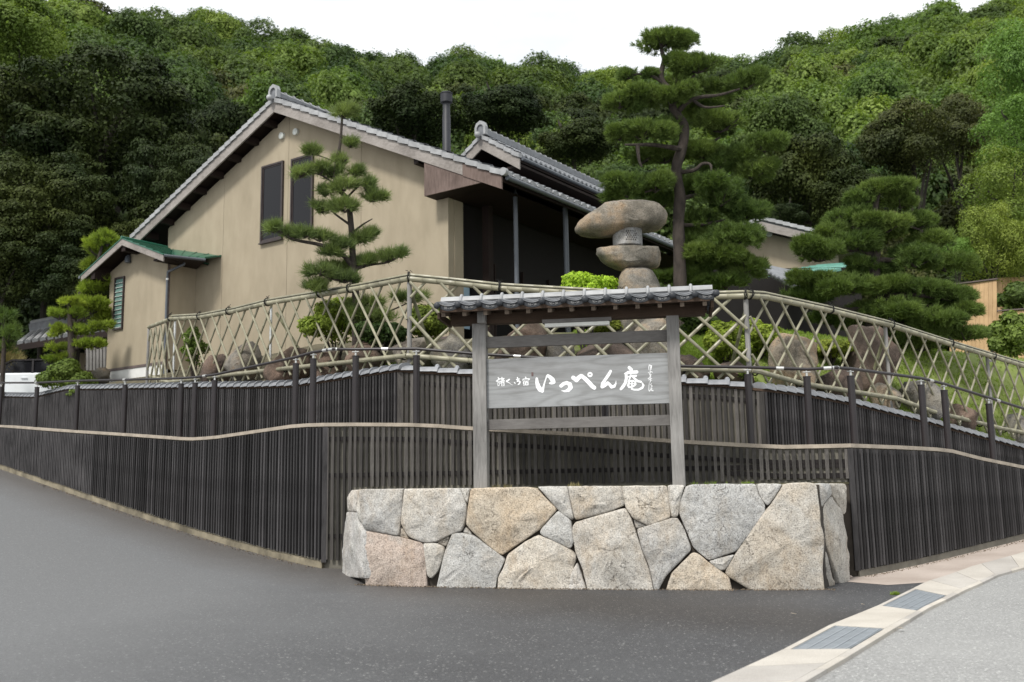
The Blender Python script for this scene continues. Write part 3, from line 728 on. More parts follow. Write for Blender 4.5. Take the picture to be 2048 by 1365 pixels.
for x in (2, 74, 155, 250, 362, 390, 429, 591, 626, 711, 833, 1209, 1497, 1615, 1703, 1843, 1888, 1975):
    s_ = HR.hit(x, 780)[0]; p = HP(s_); zb = ltz(scale_s(HR, LW, s_))-.08
    _d = HR.at(s_)[1]; sh = math.atan2(_d.y, _d.x)
    o = part('post', MB().tube([(p.x, p.y, zb), (p.x, p.y, p.z-.13)], .058, 12).tube([(p.x, p.y, p.z-.13), (p.x, p.y, p.z-.115)], .063, 12), 'rail', hr)
    part('bracket', MB().tube([(p.x, p.y, p.z-.116), (p.x, p.y, p.z-.06)], .02, 8).box((p.x, p.y, p.z-.045), (.12, .05, .012), sh).tube([(p.x, p.y, p.z-.045), (p.x, p.y, p.z-.02)], .013, 6), 'steel', hr)

# ------------------------------------------------------------------ bamboo lattice fence
FL = Line([C+dL*9.5+Vector((-.6, 1.0)), C+dL*9.0, C, E, E+dR*9.5], .30)
FL = Line([C+dL*9.0, C, E, E+dR*15], .30)
s300 = FL.hit(342, 640)[0]
ftop = sorted(FL.hit(x, y) for x, y in ((342, 633), (400, 630), (470, 617), (535, 601), (640, 584), (730, 568), (815, 551), (900, 559), (1000, 570), (1240, 584), (1380, 588), (1490, 585), (1530, 587), (1660, 615), (1780, 645), (1900, 683), (2048, 727), (2120, 750)))
fbot = sorted(FL.hit(x, y) for x, y in ((342, 765), (446, 752), (519, 744), (572, 738), (662, 729), (815, 712), (948, 723), (1368, 739), (1513, 744), (1600, 768), (1789, 798), (1862, 824), (1997, 857), (2048, 867), (2120, 885)))
def FP(s_, z, off=0):
    p, d = FL.at(s_); n_ = Vector((-d.y, d.x)); return Vector((p.x+n_.x*off, p.y+n_.y*off, z))
fence = thing('bamboo_lattice_fence', 'bleached bamboo lattice fence tied with black rope above the tiled wall', 'fence', FP(0, pw(0, fbot)))
def bamboo(pts, r, root, name, mat='bamboo', node=.34, n=8):
    """a cane: nodes swell and recess a little"""
    P_, R_ = [], []; acc = random.uniform(0, node)
    for a, b in zip(pts, pts[1:]):
        ln = (b-a).length; k = acc; d = (b-a)/ln
        P_.append(a); R_.append(r)
        while k < ln-.02:
            for o_, m_ in ((-.012, 1.0), (-.004, 1.09), (.004, .96), (.012, 1.08), (.02, 1.0)):
                if 0 < k+o_ < ln: P_.append(a+d*(k+o_)); R_.append(r*m_)
            k += node*random.uniform(.85, 1.15)
        acc = max(0, k-ln)
    P_.append(pts[-1]); R_.append(r); return part(name, MB().tube(P_, R_, n), mat, root)
s_end = FL.l[3]-.3
def canes(prof, s0, s1, r, dz, off, name, step=4.2, mat='bamboo'):
    s_ = s0; 
    knots = [x for x, _ in prof]+list(FL.l)
    cs = [s0]
    while cs[-1] < s1-1: 
        nx = min(cs[-1]+step, s1)
        for l_ in (0, FL.l[2]):
            if cs[-1]+.5 < l_ < nx: nx = l_
        cs.append(nx)
    for a, b in zip(cs, cs[1:]):
        ss = [a]+sorted(k for k in set(knots) if a+.05 < k < b-.05)+[b]
        bamboo([FP(x, pw(x, prof)+dz, off) for x in ss], r, fence, name)
canes(ftop, s300, s_end, .056, -.07, -.005, 'top_rail'); canes(ftop, s300, s_end, .03, .012, .01, 'top_cane', 5.1)
canes(ftop, s300, s_end, .03, -.06, .09, 'top_cane', 4.6)
canes(fbot, s300, s_end, .05, 0, -.05, 'bottom_rail')
# return at the far left end, running back to the house
e0 = FP(s300, 0); eb = P(298, 655, FP(s300, 0).y+1.35)
ez0, ez1 = pw(s300, ftop), eb.z
ebb = P(300, 752, eb.y)
bamboo([Vector((e0.x, e0.y, ez0-.07)), Vector((eb.x, eb.y, ez1))], .055, fence, 'top_rail')
bamboo([Vector((e0.x, e0.y, pw(s300, fbot)-.0)), Vector((ebb.x, ebb.y, ebb.z))], .05, fence, 'bottom_rail')
for k in range(5):
    for sg in (0, 1):
        t0 = k/4.4; t1 = t0+.42*(1 if sg else -1); t0c, t1c = max(0, min(1, t0)), max(0, min(1, t1))
        if abs(t1c-t0c) < .05: continue
        a = Vector((e0.x, e0.y, 0)).lerp(Vector((eb.x, eb.y, 0)), t0c); b = Vector((e0.x, e0.y, 0)).lerp(Vector((eb.x, eb.y, 0)), t1c)
        f = abs((t1c-t0c)/(t1-t0)); zt = lerp(ez0, ez1, t0c)-.1; zb = lerp(pw(s300, fbot), ebb.z, t1c)-.25; a.z = zt; b.z = lerp(zt, zb, f)
        bamboo([a, b], .027, fence, 'lattice_cane')
# lattice
def lattice(s0, s1, pitch, run):
    k = math.floor((s0-run)/pitch)
    while k*pitch < s1+run:
        for sg in (1, -1):
            base = k*pitch+(0 if sg == 1 else .5*pitch); a, b = base, base+sg*run
            lo_, hi_ = s0+.03, s1-.03
            # clip to the bay
            ta, tb = 0.0, 1.0
            for lim, up_ in ((lo_, False), (hi_, True)):
                fa, fb = a-lim, b-lim
                if up_: fa, fb = -fa, -fb
                if fa < 0 and fb < 0: ta = tb = 0; break
                if fa < 0: ta = max(ta, fa/(fa-fb))
                elif fb < 0: tb = min(tb, fa/(fa-fb))
            if tb-ta > .08:
                sa, sb = lerp(a, b, ta), lerp(a, b, tb)
                za0, zb0 = pw(a, ftop)-.10, pw(b, fbot)-.16
                z0, z1 = lerp(za0, zb0, ta), lerp(za0, zb0, tb)
                o_ = -.028 if sg == 1 else .028
                bamboo([FP(sa, z0, o_), FP(sb, z1, o_)], random.uniform(.021, .027) if pitch != .65 else random.uniform(.027, .034), fence, 'lattice_cane')
        k += 1
lattice(s300, 0, .58, 1.2); lattice(0, FL.l[2], .65, 1.6); lattice(FL.l[2], s_end, .62, 1.35)
# posts and struts
for x, nm, r, m_ in ((345, 'steel_post', .035, 'steel'), (537, 'steel_post', .03, 'steel'), (815, 'post', .048, 'postwood'), (1497, 'post', .048, 'postwood'), (1778, 'post', .04, 'postwood'), (1977, 'post', .04, 'postwood')):
    s_ = FL.hit(x, 700)[0]; part(nm, MB().tube([FP(s_, pw(s_, fbot)-.35, .05), FP(s_, pw(s_, ftop)-.09, .05)], r, 10), m_, fence)
part('post', MB().tube([Vector((eb.x, eb.y, ebb.z-.3)), Vector((eb.x, eb.y, eb.z+.02))], .04, 8), 'postwood', fence)
for x in (545, 815, 1497, 1778):
    s_ = FL.hit(x, 700)[0]; sgn = -1 if x == 1497 else 1
    bamboo([FP(s_, pw(s_, ftop)-.3, .08), FP(s_+sgn*.35, pw(s_, fbot)-.1, .95)], .035, fence, 'strut', 'bamboo_dark')
# rope ties
def rope(s_, prof, dz, r, tail=True):
    c_ = FP(s_, pw(s_, prof)+dz, 0); p, d = FL.at(s_); n_ = Vector((-d.y, d.x, 0)); mb = MB()
    for sh in (-.012, .012):
        pts = [c_+Vector((d.x, d.y, 0))*(sh+random.uniform(-.02, .02)*math.cos(a))+n_*(math.cos(a)*r)+Vector((0, 0, math.sin(a)*r)) for a in [2*math.pi*k/10 for k in range(11)]]
        mb.tube(pts, .011, 5)
    if tail:
        for sg in (-1, 1):
            t0 = c_+Vector((0, 0, r)); mb.tube([t0, t0+Vector((d.x*sg*.03, d.y*sg*.03, .04)), t0+Vector((d.x*sg*.07, d.y*sg*.07, random.uniform(.0, .07)))], .006, 5)
    part('rope_tie', mb, 'rope', fence)
for x in (342, 400, 458, 535, 640, 700, 818, 1000, 1245, 1492, 1500, 1660, 1780, 1895, 1977): rope(FL.hit(x, 620)[0], ftop, -.04, .095)
for x in (470, 571, 662, 808, 938, 1368, 1510, 1596, 1789, 1862, 1950, 1997): rope(FL.hit(x, 740)[0], fbot, 0, .075, False)
s_ = s300+.1; mb = MB()
while s_ < s_end: mb.tube([FP(s_, pw(s_, ftop)-.015, -.035), FP(s_+.2, pw(s_+.2, ftop)-.018, -.037)], .008, 4); s_ += .2
part('rope_line', mb, 'rope', fence)
# ------------------------------------------------------------------ stone wall under the sign
def z3(p): return (660+p[0]/5.689, 950+p[1]/5.689)
def z4(p): return (980+p[0]/5.389, 950+p[1]/5.389)
def z5(p): return (1340+p[0]/5.12, 950+p[1]/5.12)
dir3 = Vector((dF.x, dF.y, 0)); nor3 = Vector((nF.x, nF.y, 0))
def onface(px, py): t_, z = PL(px, py, F0, dF); return (t_, z)
swall = thing('stone_wall', 'low wall of large fitted granite boulders beneath the wooden sign', 'stone wall', (F0.x+dF.x*3.3, F0.y+dF.y*3.3, -.05))
def stone(poly, mat, depth=.5, base=F0, d=dF, bulge=.025, seed=0, proud=0, gap=-.009, name='stone', rough=1.0):
    """one boulder: traced face outline in the wall plane, own thickness, rough domed face"""
    d3 = Vector((d.x, d.y, 0)).normalized(); n3 = Vector((-d3.y, d3.x, 0))
    pts = [Vector(PL(x, y+(26 if y > 1158 else 0), base, d)) for x, y in poly]
    per = [0]
    for a, b in zip(pts, pts[1:]+pts[:1]): per.append(per[-1]+(b-a).length)
    area = sum(a.x*b.y-b.x*a.y for a, b in zip(pts, pts[1:]+pts[:1]))/2; c = sum(pts, Vector((0, 0)))/len(pts); sz = math.sqrt(abs(area))
    seg = max(20, min(84, int(per[-1]/.035))); loop = []
    for i in range(seg):
        s_ = per[-1]*i/seg; j = max(k for k in range(len(pts)) if per[k] <= s_)
        a, b = pts[j], pts[(j+1) % len(pts)]; loop.append(a.lerp(b, (s_-per[j])/max(1e-6, per[j+1]-per[j])))
    loop = [(loop[i-1]+loop[i]*3+loop[(i+1) % seg])/5 for i in range(seg)]
    o = Vector((seed*3.7, seed*1.3, 5)); mb = MB(); mb.smooth = True
    tilt = (random.uniform(-.06, .06), random.uniform(-.06, .06))
    # (shrink toward centre as a distance, y offset to the front)
    rings = [(.0, .5*1.0), (.0, .16), (.0, .045), (.003, .012), (.009, .003), (.022, -.004), (.05, -.009)]+[None]*6
    def place3(q, out):
        w3 = Vector((base.x, base.y, 0))+d3*q.x+n3*(out-proud); w3.z = q.y; return w3
    nr = len(rings); maxr = max((p-c).length for p in loop)
    for ri, rg in enumerate(rings):
        for q in loop:
            v = q-c; ln = v.length
            if rg: sh, out = rg; f = max(.25, 1-(sh+gap)/ln); 
            else:
                k = (ri-7)/6; f0 = max(.25, 1-(.085+gap)/ln); f = f0*(1-(k+.16)/1.2); out = -.016-bulge*(1-(1-k)**2)*min(1, sz*1.6)
            pq = c+v*f
            if ri == 0: out = depth
            if ri >= 3:
                wv = Vector((pq.x, pq.y, 0))
                n1 = noise.noise(wv*1.7+o)*.018+noise.noise(wv*4.2+o)*.015; n1 -= (noise.voronoi(wv*2.3+o)[0][0]-.4)*.035+(noise.voronoi(wv*6+o)[0][0]-.38)*.012; n2 = noise.noise(wv*11+o)*.011+noise.noise(wv*26+o)*.007
                # chipped steps
                st_ = noise.noise(wv*3.1+o*2); step = .012 if st_ > .12 else 0
                fade = min(1, (ri-2)/4); out = out-(n1*fade+n2*fade+step*fade)*rough*min(1, sz*1.5+.25)+(v.x*f*tilt[0]+v.y*f*tilt[1])*.25*fade
            else:
                wv = Vector((pq.x, pq.y, 0)); pq = pq+v.normalized()*(noise.noise(wv*14+o)*.009+noise.noise(wv*5+o)*.008)
            mb.v.append(tuple(place3(pq, out)))
    for ri in range(nr-1):
        for j in range(seg): a = ri*seg+j; b = ri*seg+(j+1) % seg; mb.f.append((a, b, b+seg, a+seg))
    k = len(mb.v); lastr = [Vector(mb.v[(nr-1)*seg+j]) for j in range(seg)]; mb.v.append(tuple(sum(lastr, Vector())/seg))
    for j in range(seg): mb.f.append((k, (nr-1)*seg+j, (nr-1)*seg+(j+1) % seg))
    mb.f.append(tuple(range(seg)))
    me = mb.mesh(name, mat, True)
    return put(name, me, swall)
S = []
S.append(([z3(p) for p in [(330, 172), (825, 165), (815, 400), (780, 695), (560, 655), (400, 620), (352, 540), (335, 300)]], 'st_gray', 1))
S.append(([z3(p) for p in [(845, 165), (1470, 158), (1548, 330), (1550, 420), (1525, 560), (1490, 640), (1340, 690), (1200, 765), (1060, 770), (900, 710), (830, 600), (808, 560), (820, 380)]], 'st_gray', 2))
S.append(([z3(p) for p in [(1488, 160), (1585, 155), (1562, 325), (1530, 270)]], 'st_cool', 3))
S.append(([z3(p) for p in [(395, 640), (760, 705), (1050, 780), (1075, 900), (1085, 1080), (1105, 1230), (420, 1210), (385, 1080), (378, 720)]], 'st_pink', 4))
S.append(([z3(p) for p in [(785, 590), (820, 620), (890, 735), (780, 700)]], 'st_tan', 5))
S.append(([z3(p) for p in [(1060, 785), (1200, 780), (1300, 830), (1290, 900), (1230, 1080), (1150, 1180), (1105, 1150), (1085, 1000)]], 'st_cool', 6))
S.append(([z3(p) for p in [(1210, 770), (1350, 700), (1310, 815)]], 'st_tan', 7))
S.append(([z3(p) for p in [(1500, 665), (1640, 700), (1990, 960), (1900, 1150), (1850, 1275), (1185, 1255), (1300, 900), (1390, 670)]], 'st_cool', 8))
S.append(([z3(p) for p in [(1540, 595), (1610, 680), (1590, 695), (1505, 650)]], 'st_cool', 9))
S.append(([(942, 978), (1055, 975), (1073, 979), (1114, 1020), (1078, 1060), (1045, 1082), (1016, 1101), (1003, 1111), (975, 1090), (945, 1064), (932, 1049), (936, 1015)], 'st_tan', 10))
S.append(([z4(p) for p in [(515, 132), (832, 128), (850, 240), (903, 470), (870, 485), (740, 380)]], 'st_cool', 11))
S.append(([z4(p) for p in [(838, 128), (1415, 125), (1450, 330), (1280, 395), (960, 480), (915, 480), (862, 240)]], 'st_tan', 12))
S.append(([z4(p) for p in [(735, 390), (868, 492), (885, 640), (895, 740), (860, 800), (800, 765), (620, 680), (540, 640), (545, 590)]], 'st_cool', 13))
S.append(([z4(p) for p in [(515, 655), (640, 700), (800, 775), (900, 835), (930, 890), (900, 960), (820, 1225), (75, 1215), (90, 1100), (150, 1000), (190, 860), (360, 740)]], 'st_gray', 14))
S.append(([z4(p) for p in [(940, 945), (1070, 1215), (825, 1215), (880, 1050)]], 'st_white', 15))
S.append(([z4(p) for p in [(920, 515), (1280, 408), (1460, 362), (1520, 475), (1560, 600), (1640, 830), (1720, 1040), (1770, 1160), (1760, 1240), (1080, 1220), (1000, 1010), (925, 840), (890, 640), (888, 560)]], 'st_gray', 16))
S.append(([z4(p) for p in [(1425, 125), (1903, 122), (1925, 280), (1945, 460), (1700, 545), (1540, 465), (1470, 360), (1455, 320)]], 'st_cool', 17))
S.append(([z4(p) for p in [(1545, 478), (1680, 550), (1577, 580)]], 'st_cool', 18))
S.append(([(1335, 972), (1369, 971), (1361, 1000), (1356, 1033), (1343, 1035), (1339, 1005)], 'st_cool', 19))
S.append(([(1274, 1059), (1343, 1037), (1355, 1037), (1369, 1062), (1382, 1100), (1358, 1124), (1332, 1152), (1311, 1166), (1299, 1134), (1284, 1097)], 'st_gray', 20))
S.append(([z5(p) for p in [(225, 805), (262, 802), (300, 820), (400, 905), (600, 1045), (650, 1110), (640, 1210), (-80, 1195), (20, 1012)]], 'st_tan', 21))
S.append(([z5(p) for p in [(165, 120), (240, 100), (880, 98), (900, 200), (970, 300), (970, 380), (860, 540), (680, 780), (400, 875), (240, 740), (170, 560), (95, 390), (110, 270)]], 'st_cool', 22))
S.append(([z5(p) for p in [(895, 98), (1150, 95), (1100, 180), (1000, 320), (950, 260), (910, 180)]], 'st_cool', 23))
S.append(([z5(p) for p in [(1165, 95), (1330, 85), (1500, 90), (1525, 300), (1540, 400), (1535, 500), (1580, 640), (1570, 800), (1560, 950), (1585, 1080), (1580, 1190), (1480, 1215), (1100, 1205), (600, 1045), (560, 1000), (680, 800), (900, 480), (1040, 300), (1130, 160)]], 'st_tan', 24))
S.append(([z5(p) for p in [(402, 887), (660, 818), (600, 930), (548, 985), (480, 960)]], 'st_cool', 25))
S.append(([z5(p) for p in [(680, 1110), (760, 1095), (870, 1140), (850, 1200), (670, 1200)]], 'st_pink', 26))
for poly, mt, sd_ in S: stone(poly, mt, .42 if sd_ not in (5, 7, 9, 18) else .2, seed=sd_, bulge=.022 if sd_ != 24 else .04, proud=0 if sd_ not in (5, 7, 9, 18, 26) else -.04)
# returns at both ends of the wall; light on the left one is put into paler stone colour
Lb = plan(690, 16.3, 1000); La = plan(725, 15.06, 1000)
def oblique(poly, mt, a, b, **k): stone(poly, mt, .35, base=a, d=(b-a).normalized(), **k)
oblique([z3(p) for p in [(300, 176), (352, 172), (356, 300), (362, 540), (335, 520), (304, 470), (298, 300)]], 'st_white', Lb, La, seed=31, bulge=.03)
oblique([z3(p) for p in [(206, 260), (240, 180), (308, 178), (300, 420), (208, 418)]], 'st_white', Lb, La, seed=32, bulge=.02)
oblique([z3(p) for p in [(130, 1150), (140, 700), (180, 426), (295, 430), (335, 525), (375, 630), (378, 800), (382, 1180)]], 'st_white', Lb, La, seed=33, bulge=.03)
Ra = plan(1636, 14.12, 1000); Rb = plan(1702, 15.45, 1000)
oblique([z5(p) for p in [(1515, 95), (1642, 92), (1660, 190), (1552, 335), (1530, 230)]], 'st_cool', Ra, Rb, seed=34, bulge=.03)
oblique([z5(p) for p in [(1650, 92), (1798, 95), (1815, 130), (1812, 380), (1790, 405), (1680, 222)]], 'st_cool', Ra, Rb, seed=35, bulge=.03)
oblique([z5(p) for p in [(1660, 225), (1780, 410), (1840, 900), (1845, 1080), (1770, 1080), (1720, 1020), (1620, 760), (1555, 400), (1600, 300)]], 'st_gray', Ra, Rb, seed=36, bulge=.04)
oblique([z5(p) for p in [(1575, 560), (1640, 830), (1730, 1080), (1600, 1120), (1562, 950)]], 'st_tan', Ra, Rb, seed=37, bulge=.03, proud=-.04)
for k, (x, y, r) in enumerate([(1672, 1163, .09), (1690, 1158, .06), (1700, 1155, .05)]):
    p = GP(x, y+4); bx = [P(x+dx_*r*135, y+dy_*r*80, p.y) for dx_, dy_ in ((-1, 0), (-.6, -.8), (.3, -1), (1, -.2), (.8, .6), (-.5, .7))]
    blob('stone', bx, r*.7, 'st_pink', seed=50+k, rings=6, seg=16, parent=swall)
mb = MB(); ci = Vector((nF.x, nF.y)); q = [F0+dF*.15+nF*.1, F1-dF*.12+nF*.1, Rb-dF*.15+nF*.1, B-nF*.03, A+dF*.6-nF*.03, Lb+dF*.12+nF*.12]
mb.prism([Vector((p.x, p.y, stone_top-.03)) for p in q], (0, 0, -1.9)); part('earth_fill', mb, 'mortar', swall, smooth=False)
mb = MB(); q = [F0+dF*.3+nF*.3, F1-dF*.1+nF*.3, Rb-dF*.3-nF*.0, B-nF*.035, A+dF*.65-nF*.035, Lb+dF*.3+nF*.12]
mb.prism([Vector((p.x, p.y, stone_top+.004)) for p in q], (0, 0, -.03)); part('earth_top', mb, 'soil', swall, smooth=False)

# ------------------------------------------------------------------ the sign
SG = F0+nF*.32          # plan line through the middle of the posts
def onS(px, py, off=0): return PL(px, py, SG+nF*off, dF)
def W3(t_, off, z): return Vector((SG.x+dF.x*t_+nF.x*off, SG.y+dF.y*t_+nF.y*off, z))
ANG = math.atan2(dF.y, dF.x)
sign = thing('roofed_wooden_sign', 'grey wooden signboard with white brushed characters under a small tiled roof', 'sign', W3(onS(1150, 900)[0], 0, stone_top))
pl0, pl1 = onS(948, 800)[0], onS(975, 800)[0]; pr0, pr1 = onS(1338.5, 800)[0], onS(1364, 800)[0]
ztopL = onS(960, 640)[1]; ztopR = onS(1350, 632)[1]
def sbox(t0, t1, o0, o1, z0, z1): 
    c = W3((t0+t1)/2, (o0+o1)/2, (z0+z1)/2); return MB().box(c, (t1-t0, o1-o0, z1-z0), ANG)
bw = (pl1-pl0)
def bevelled(mb, name, mat, root, wdt=.006, label=None):
    o = part(name, mb, mat, root, label=label, smooth=False); b = o.modifiers.new('bevel', 'BEVEL'); b.width = wdt; b.segments = 2; b.limit_method = 'ANGLE'; return o
bevelled(sbox(pl0, pl1, -bw/2, bw/2, stone_top-.1, ztopL+.02), 'post', 'postwood', sign, .008)
bevelled(sbox(pr0, pr1, -bw/2, bw/2, stone_top-.1, ztopL+.02), 'post', 'postwood', sign, .008)
def rail_(y0l, y1l, y0r, y1r, th, nm, mat):
    z0 = (onS(1000, y1l)[1]+onS(1320, y1r)[1])/2; z1 = (onS(1000, y0l)[1]+onS(1320, y0r)[1])/2
    bevelled(sbox(pl1, pr0, -th/2, th/2, z0, z1), nm, mat, sign, .004); return z0, z1
rail_(671, 694, 664, 686, .07, 'upper_rail', 'railwood'); rail_(838.5, 860, 832, 852, .07, 'lower_rail', 'railwood')
# board with grain
t = NT('weathered_sign_board'); wv = t.n('ShaderNodeTexWave', wave_type='BANDS', bands_direction='Z'); wv.inputs['Scale'].default_value = 3.2; wv.inputs['Distortion'].default_value = 14; wv.inputs['Detail'].default_value = 3; wv.inputs['Detail Scale'].default_value = .6; wv.inputs['Detail Roughness'].default_value = .6
tcn = t.n('ShaderNodeTexCoord'); mpn = t.n('ShaderNodeMapping'); mpn.inputs['Scale'].default_value = (.28, 1, 1.35); t.l(tcn.outputs['Object'], mpn.inputs[0]); t.l(mpn.outputs[0], wv.inputs[0])
gn = t.noise(.75, 2.0, .45, stretch=(.42, 1, 2.6)); gs = t.n('ShaderNodeMath', operation='MULTIPLY'); gs.inputs[1].default_value = 95; t.l(gn, gs.inputs[0]); gi = t.n('ShaderNodeMath', operation='SINE'); t.l(gs.outputs[0], gi.inputs[0]); gj = t.n('ShaderNodeMath', operation='MULTIPLY_ADD'); gj.inputs[1].default_value = .5; gj.inputs[2].default_value = .5; t.l(gi.outputs[0], gj.inputs[0])
c = t.ramp(gj.outputs[0], [(.0, (.235, .24, .24)), (.3, (.275, .283, .285)), (1, (.295, .303, .307))])
fn = t.noise(9, 6, .7, stretch=(.6, 1, 10)); c = t.mix(.6, c, t.ramp(fn, [(.3, (.72, .72, .72)), (.62, (1.1, 1.1, 1.1))]), 'MULTIPLY')
dn = t.noise(.9, 4, stretch=(1, 1, 1.5)); c = t.mix(.8, c, t.ramp(dn, [(.35, (.7, .68, .67)), (.6, (1.06, 1.06, 1.06))]), 'MULTIPLY')
t.l(c, t.b.inputs['Base Color']); t.b.inputs['Roughness'].default_value = .75; t.bump(t.mix(.5, gj.outputs[0], fn), .3, .003); M['boardwood'] = t.m
bz0 = (onS(1000, 816)[1]+onS(1320, 809)[1])/2; bz1 = (onS(1000, 717)[1]+onS(1320, 708.5)[1])/2
BO = -.035
bd = MB().box((0, 0, 0), (pr0-pl1+.02, .07, bz1-bz0)); bme = bd.mesh('sign_board', 'boardwood', False)
board = put('sign_board', bme, sign, W3((pl1+pr0)/2, BO+.035-.0, (bz0+bz1)/2), ANG); bv = board.modifiers.new('bevel', 'BEVEL'); bv.width = .006; bv.segments = 2
BT = (pl1+pr0)/2; BZ = (bz0+bz1)/2
# brush lettering, rasterised from the strokes and laid on the board as thin relief
r1 = lambda x, y: (985+x/11.378, 720+y/11.378); r2 = lambda x, y: (1150+x/11.378, 720+y/11.378)
def ring(cx, cy, r, rr): return [(cx+r*math.cos(a), cy+r*math.sin(a), rr) for a in [k*math.pi/6 for k in range(13)]]
big1 = [[(1008, 430, 28), (1015, 520, 42), (1040, 610, 52), (1085, 680, 52), (1135, 715, 36), (1155, 640, 26), (1180, 540, 16), (1215, 430, 13), (1245, 370, 25), (1262, 362, 33), (1310, 395, 42), (1362, 450, 52), (1385, 505, 50), (1350, 525, 38), (1310, 535, 22)],
        [(1560, 595, 40), (1620, 548, 42), (1690, 522, 38), (1760, 560, 48), (1780, 630, 48), (1730, 690, 42), (1650, 718, 24), (1570, 703, 6)],
        [(1912, 462, 50), (1960, 410, 48), (2010, 372, 46)]]
big2 = [[(-40, 408, 46), (35, 465, 48)], [(35, 465, 48), (90, 400, 46), (150, 368, 42), (230, 430, 46), (320, 520, 48), (390, 600, 48), (440, 638, 44)], ring(342, 338, 40, 20),
        [(810, 258, 30), (775, 325, 36), (690, 450, 35), (630, 545, 40), (622, 612, 42), (680, 590, 33), (745, 530, 38), (790, 565, 33), (832, 620, 36), (890, 605, 35), (928, 550, 17), (935, 480, 5)],
        [(1235, 178, 36), (1278, 225, 40)], [(1130, 318, 14), (1210, 290, 36), (1320, 282, 38), (1405, 278, 38)], [(1165, 335, 30), (1168, 430, 33), (1140, 540, 34), (1085, 620, 36), (1045, 665, 30)],
        [(1205, 392, 14), (1300, 362, 18), (1385, 368, 26)], [(1272, 345, 16), (1245, 430, 18), (1208, 500, 13)], [(1300, 372, 20), (1370, 440, 24), (1430, 490, 26), (1500, 502, 24)],
        [(1228, 500, 22), (1212, 590, 25), (1235, 630, 20)], [(1240, 490, 16), (1310, 478, 18), (1370, 500, 20), (1380, 560, 20), (1330, 605, 20), (1245, 622, 17)], [(1255, 548, 10), (1365, 545, 10)],
        [(1300, 478, 15), (1292, 600, 16), (1290, 660, 22), (1345, 683, 20), (1450, 680, 23), (1530, 640, 27), (1560, 585, 22), (1532, 530, 14)]]
small1 = [[(85, 490, 8), (140, 450, 14), (175, 432, 11)], [(130, 405, 10), (145, 432, 11)], [(105, 500, 8), (165, 488, 7)], [(120, 520, 7), (165, 520, 6), (152, 588, 7), (125, 595, 6), (120, 520, 6)],
          [(175, 440, 9), (262, 428, 13)], [(215, 400, 10), (216, 488, 11)], [(168, 492, 10), (272, 482, 13)], [(258, 438, 9), (182, 535, 9)], [(203, 520, 8), (262, 512, 9), (266, 590, 8), (210, 598, 6), (205, 525, 7)], [(210, 556, 6), (260, 552, 6)],
          [(383, 450, 17), (322, 490, 19), (345, 508, 9), (385, 527, 7), (420, 560, 4), (460, 575, 4)], [(502, 522, 13), (520, 545, 7)],
          [(568, 402, 11), (577, 440, 13), (565, 492, 12)], [(545, 450, 11), (610, 438, 13)], [(565, 495, 10), (600, 478, 14), (626, 505, 17), (614, 545, 16), (585, 562, 11)],
          [(755, 395, 11), (762, 420, 11)], [(697, 442, 10), (690, 472, 9)], [(700, 442, 10), (780, 434, 13), (842, 438, 13), (825, 462, 7)], [(722, 480, 11), (702, 532, 11)], [(715, 512, 9), (718, 588, 9)],
          [(740, 488, 8), (815, 484, 9)], [(777, 490, 8), (770, 512, 7)], [(748, 515, 9), (750, 575, 9), (812, 573, 9), (810, 513, 9), (748, 515, 9)], [(750, 545, 6), (810, 545, 6)]]
small2 = [[(1690, 115, 8), (1680, 170, 8), (1682, 230, 7)], [(1702, 120, 9), (1742, 140, 11), (1735, 192, 9), (1712, 222, 7), (1746, 215, 5)], [(1715, 152, 6), (1722, 190, 6)],
          [(1668, 285, 8), (1676, 300, 6)], [(1712, 250, 9), (1708, 300, 9), (1700, 326, 7)], [(1735, 265, 6), (1758, 286, 7)], [(1695, 345, 7), (1732, 340, 8), (1705, 380, 8), (1728, 385, 7)],
          [(1658, 432, 6), (1702, 400, 6), (1748, 430, 7)], [(1690, 422, 7), (1680, 470, 6)], [(1722, 410, 7), (1715, 492, 6)], [(1700, 452, 6), (1748, 470, 6)], [(1700, 512, 6), (1722, 500, 5)],
          [(1690, 540, 6), (1682, 600, 5), (1682, 705, 8)], [(1740, 540, 5), (1722, 570, 7), (1760, 600, 6), (1732, 622, 6)], [(1732, 640, 6), (1722, 682, 7), (1692, 716, 9)], [(1752, 640, 6), (1742, 700, 7), (1776, 710, 8), (1776, 690, 5)]]
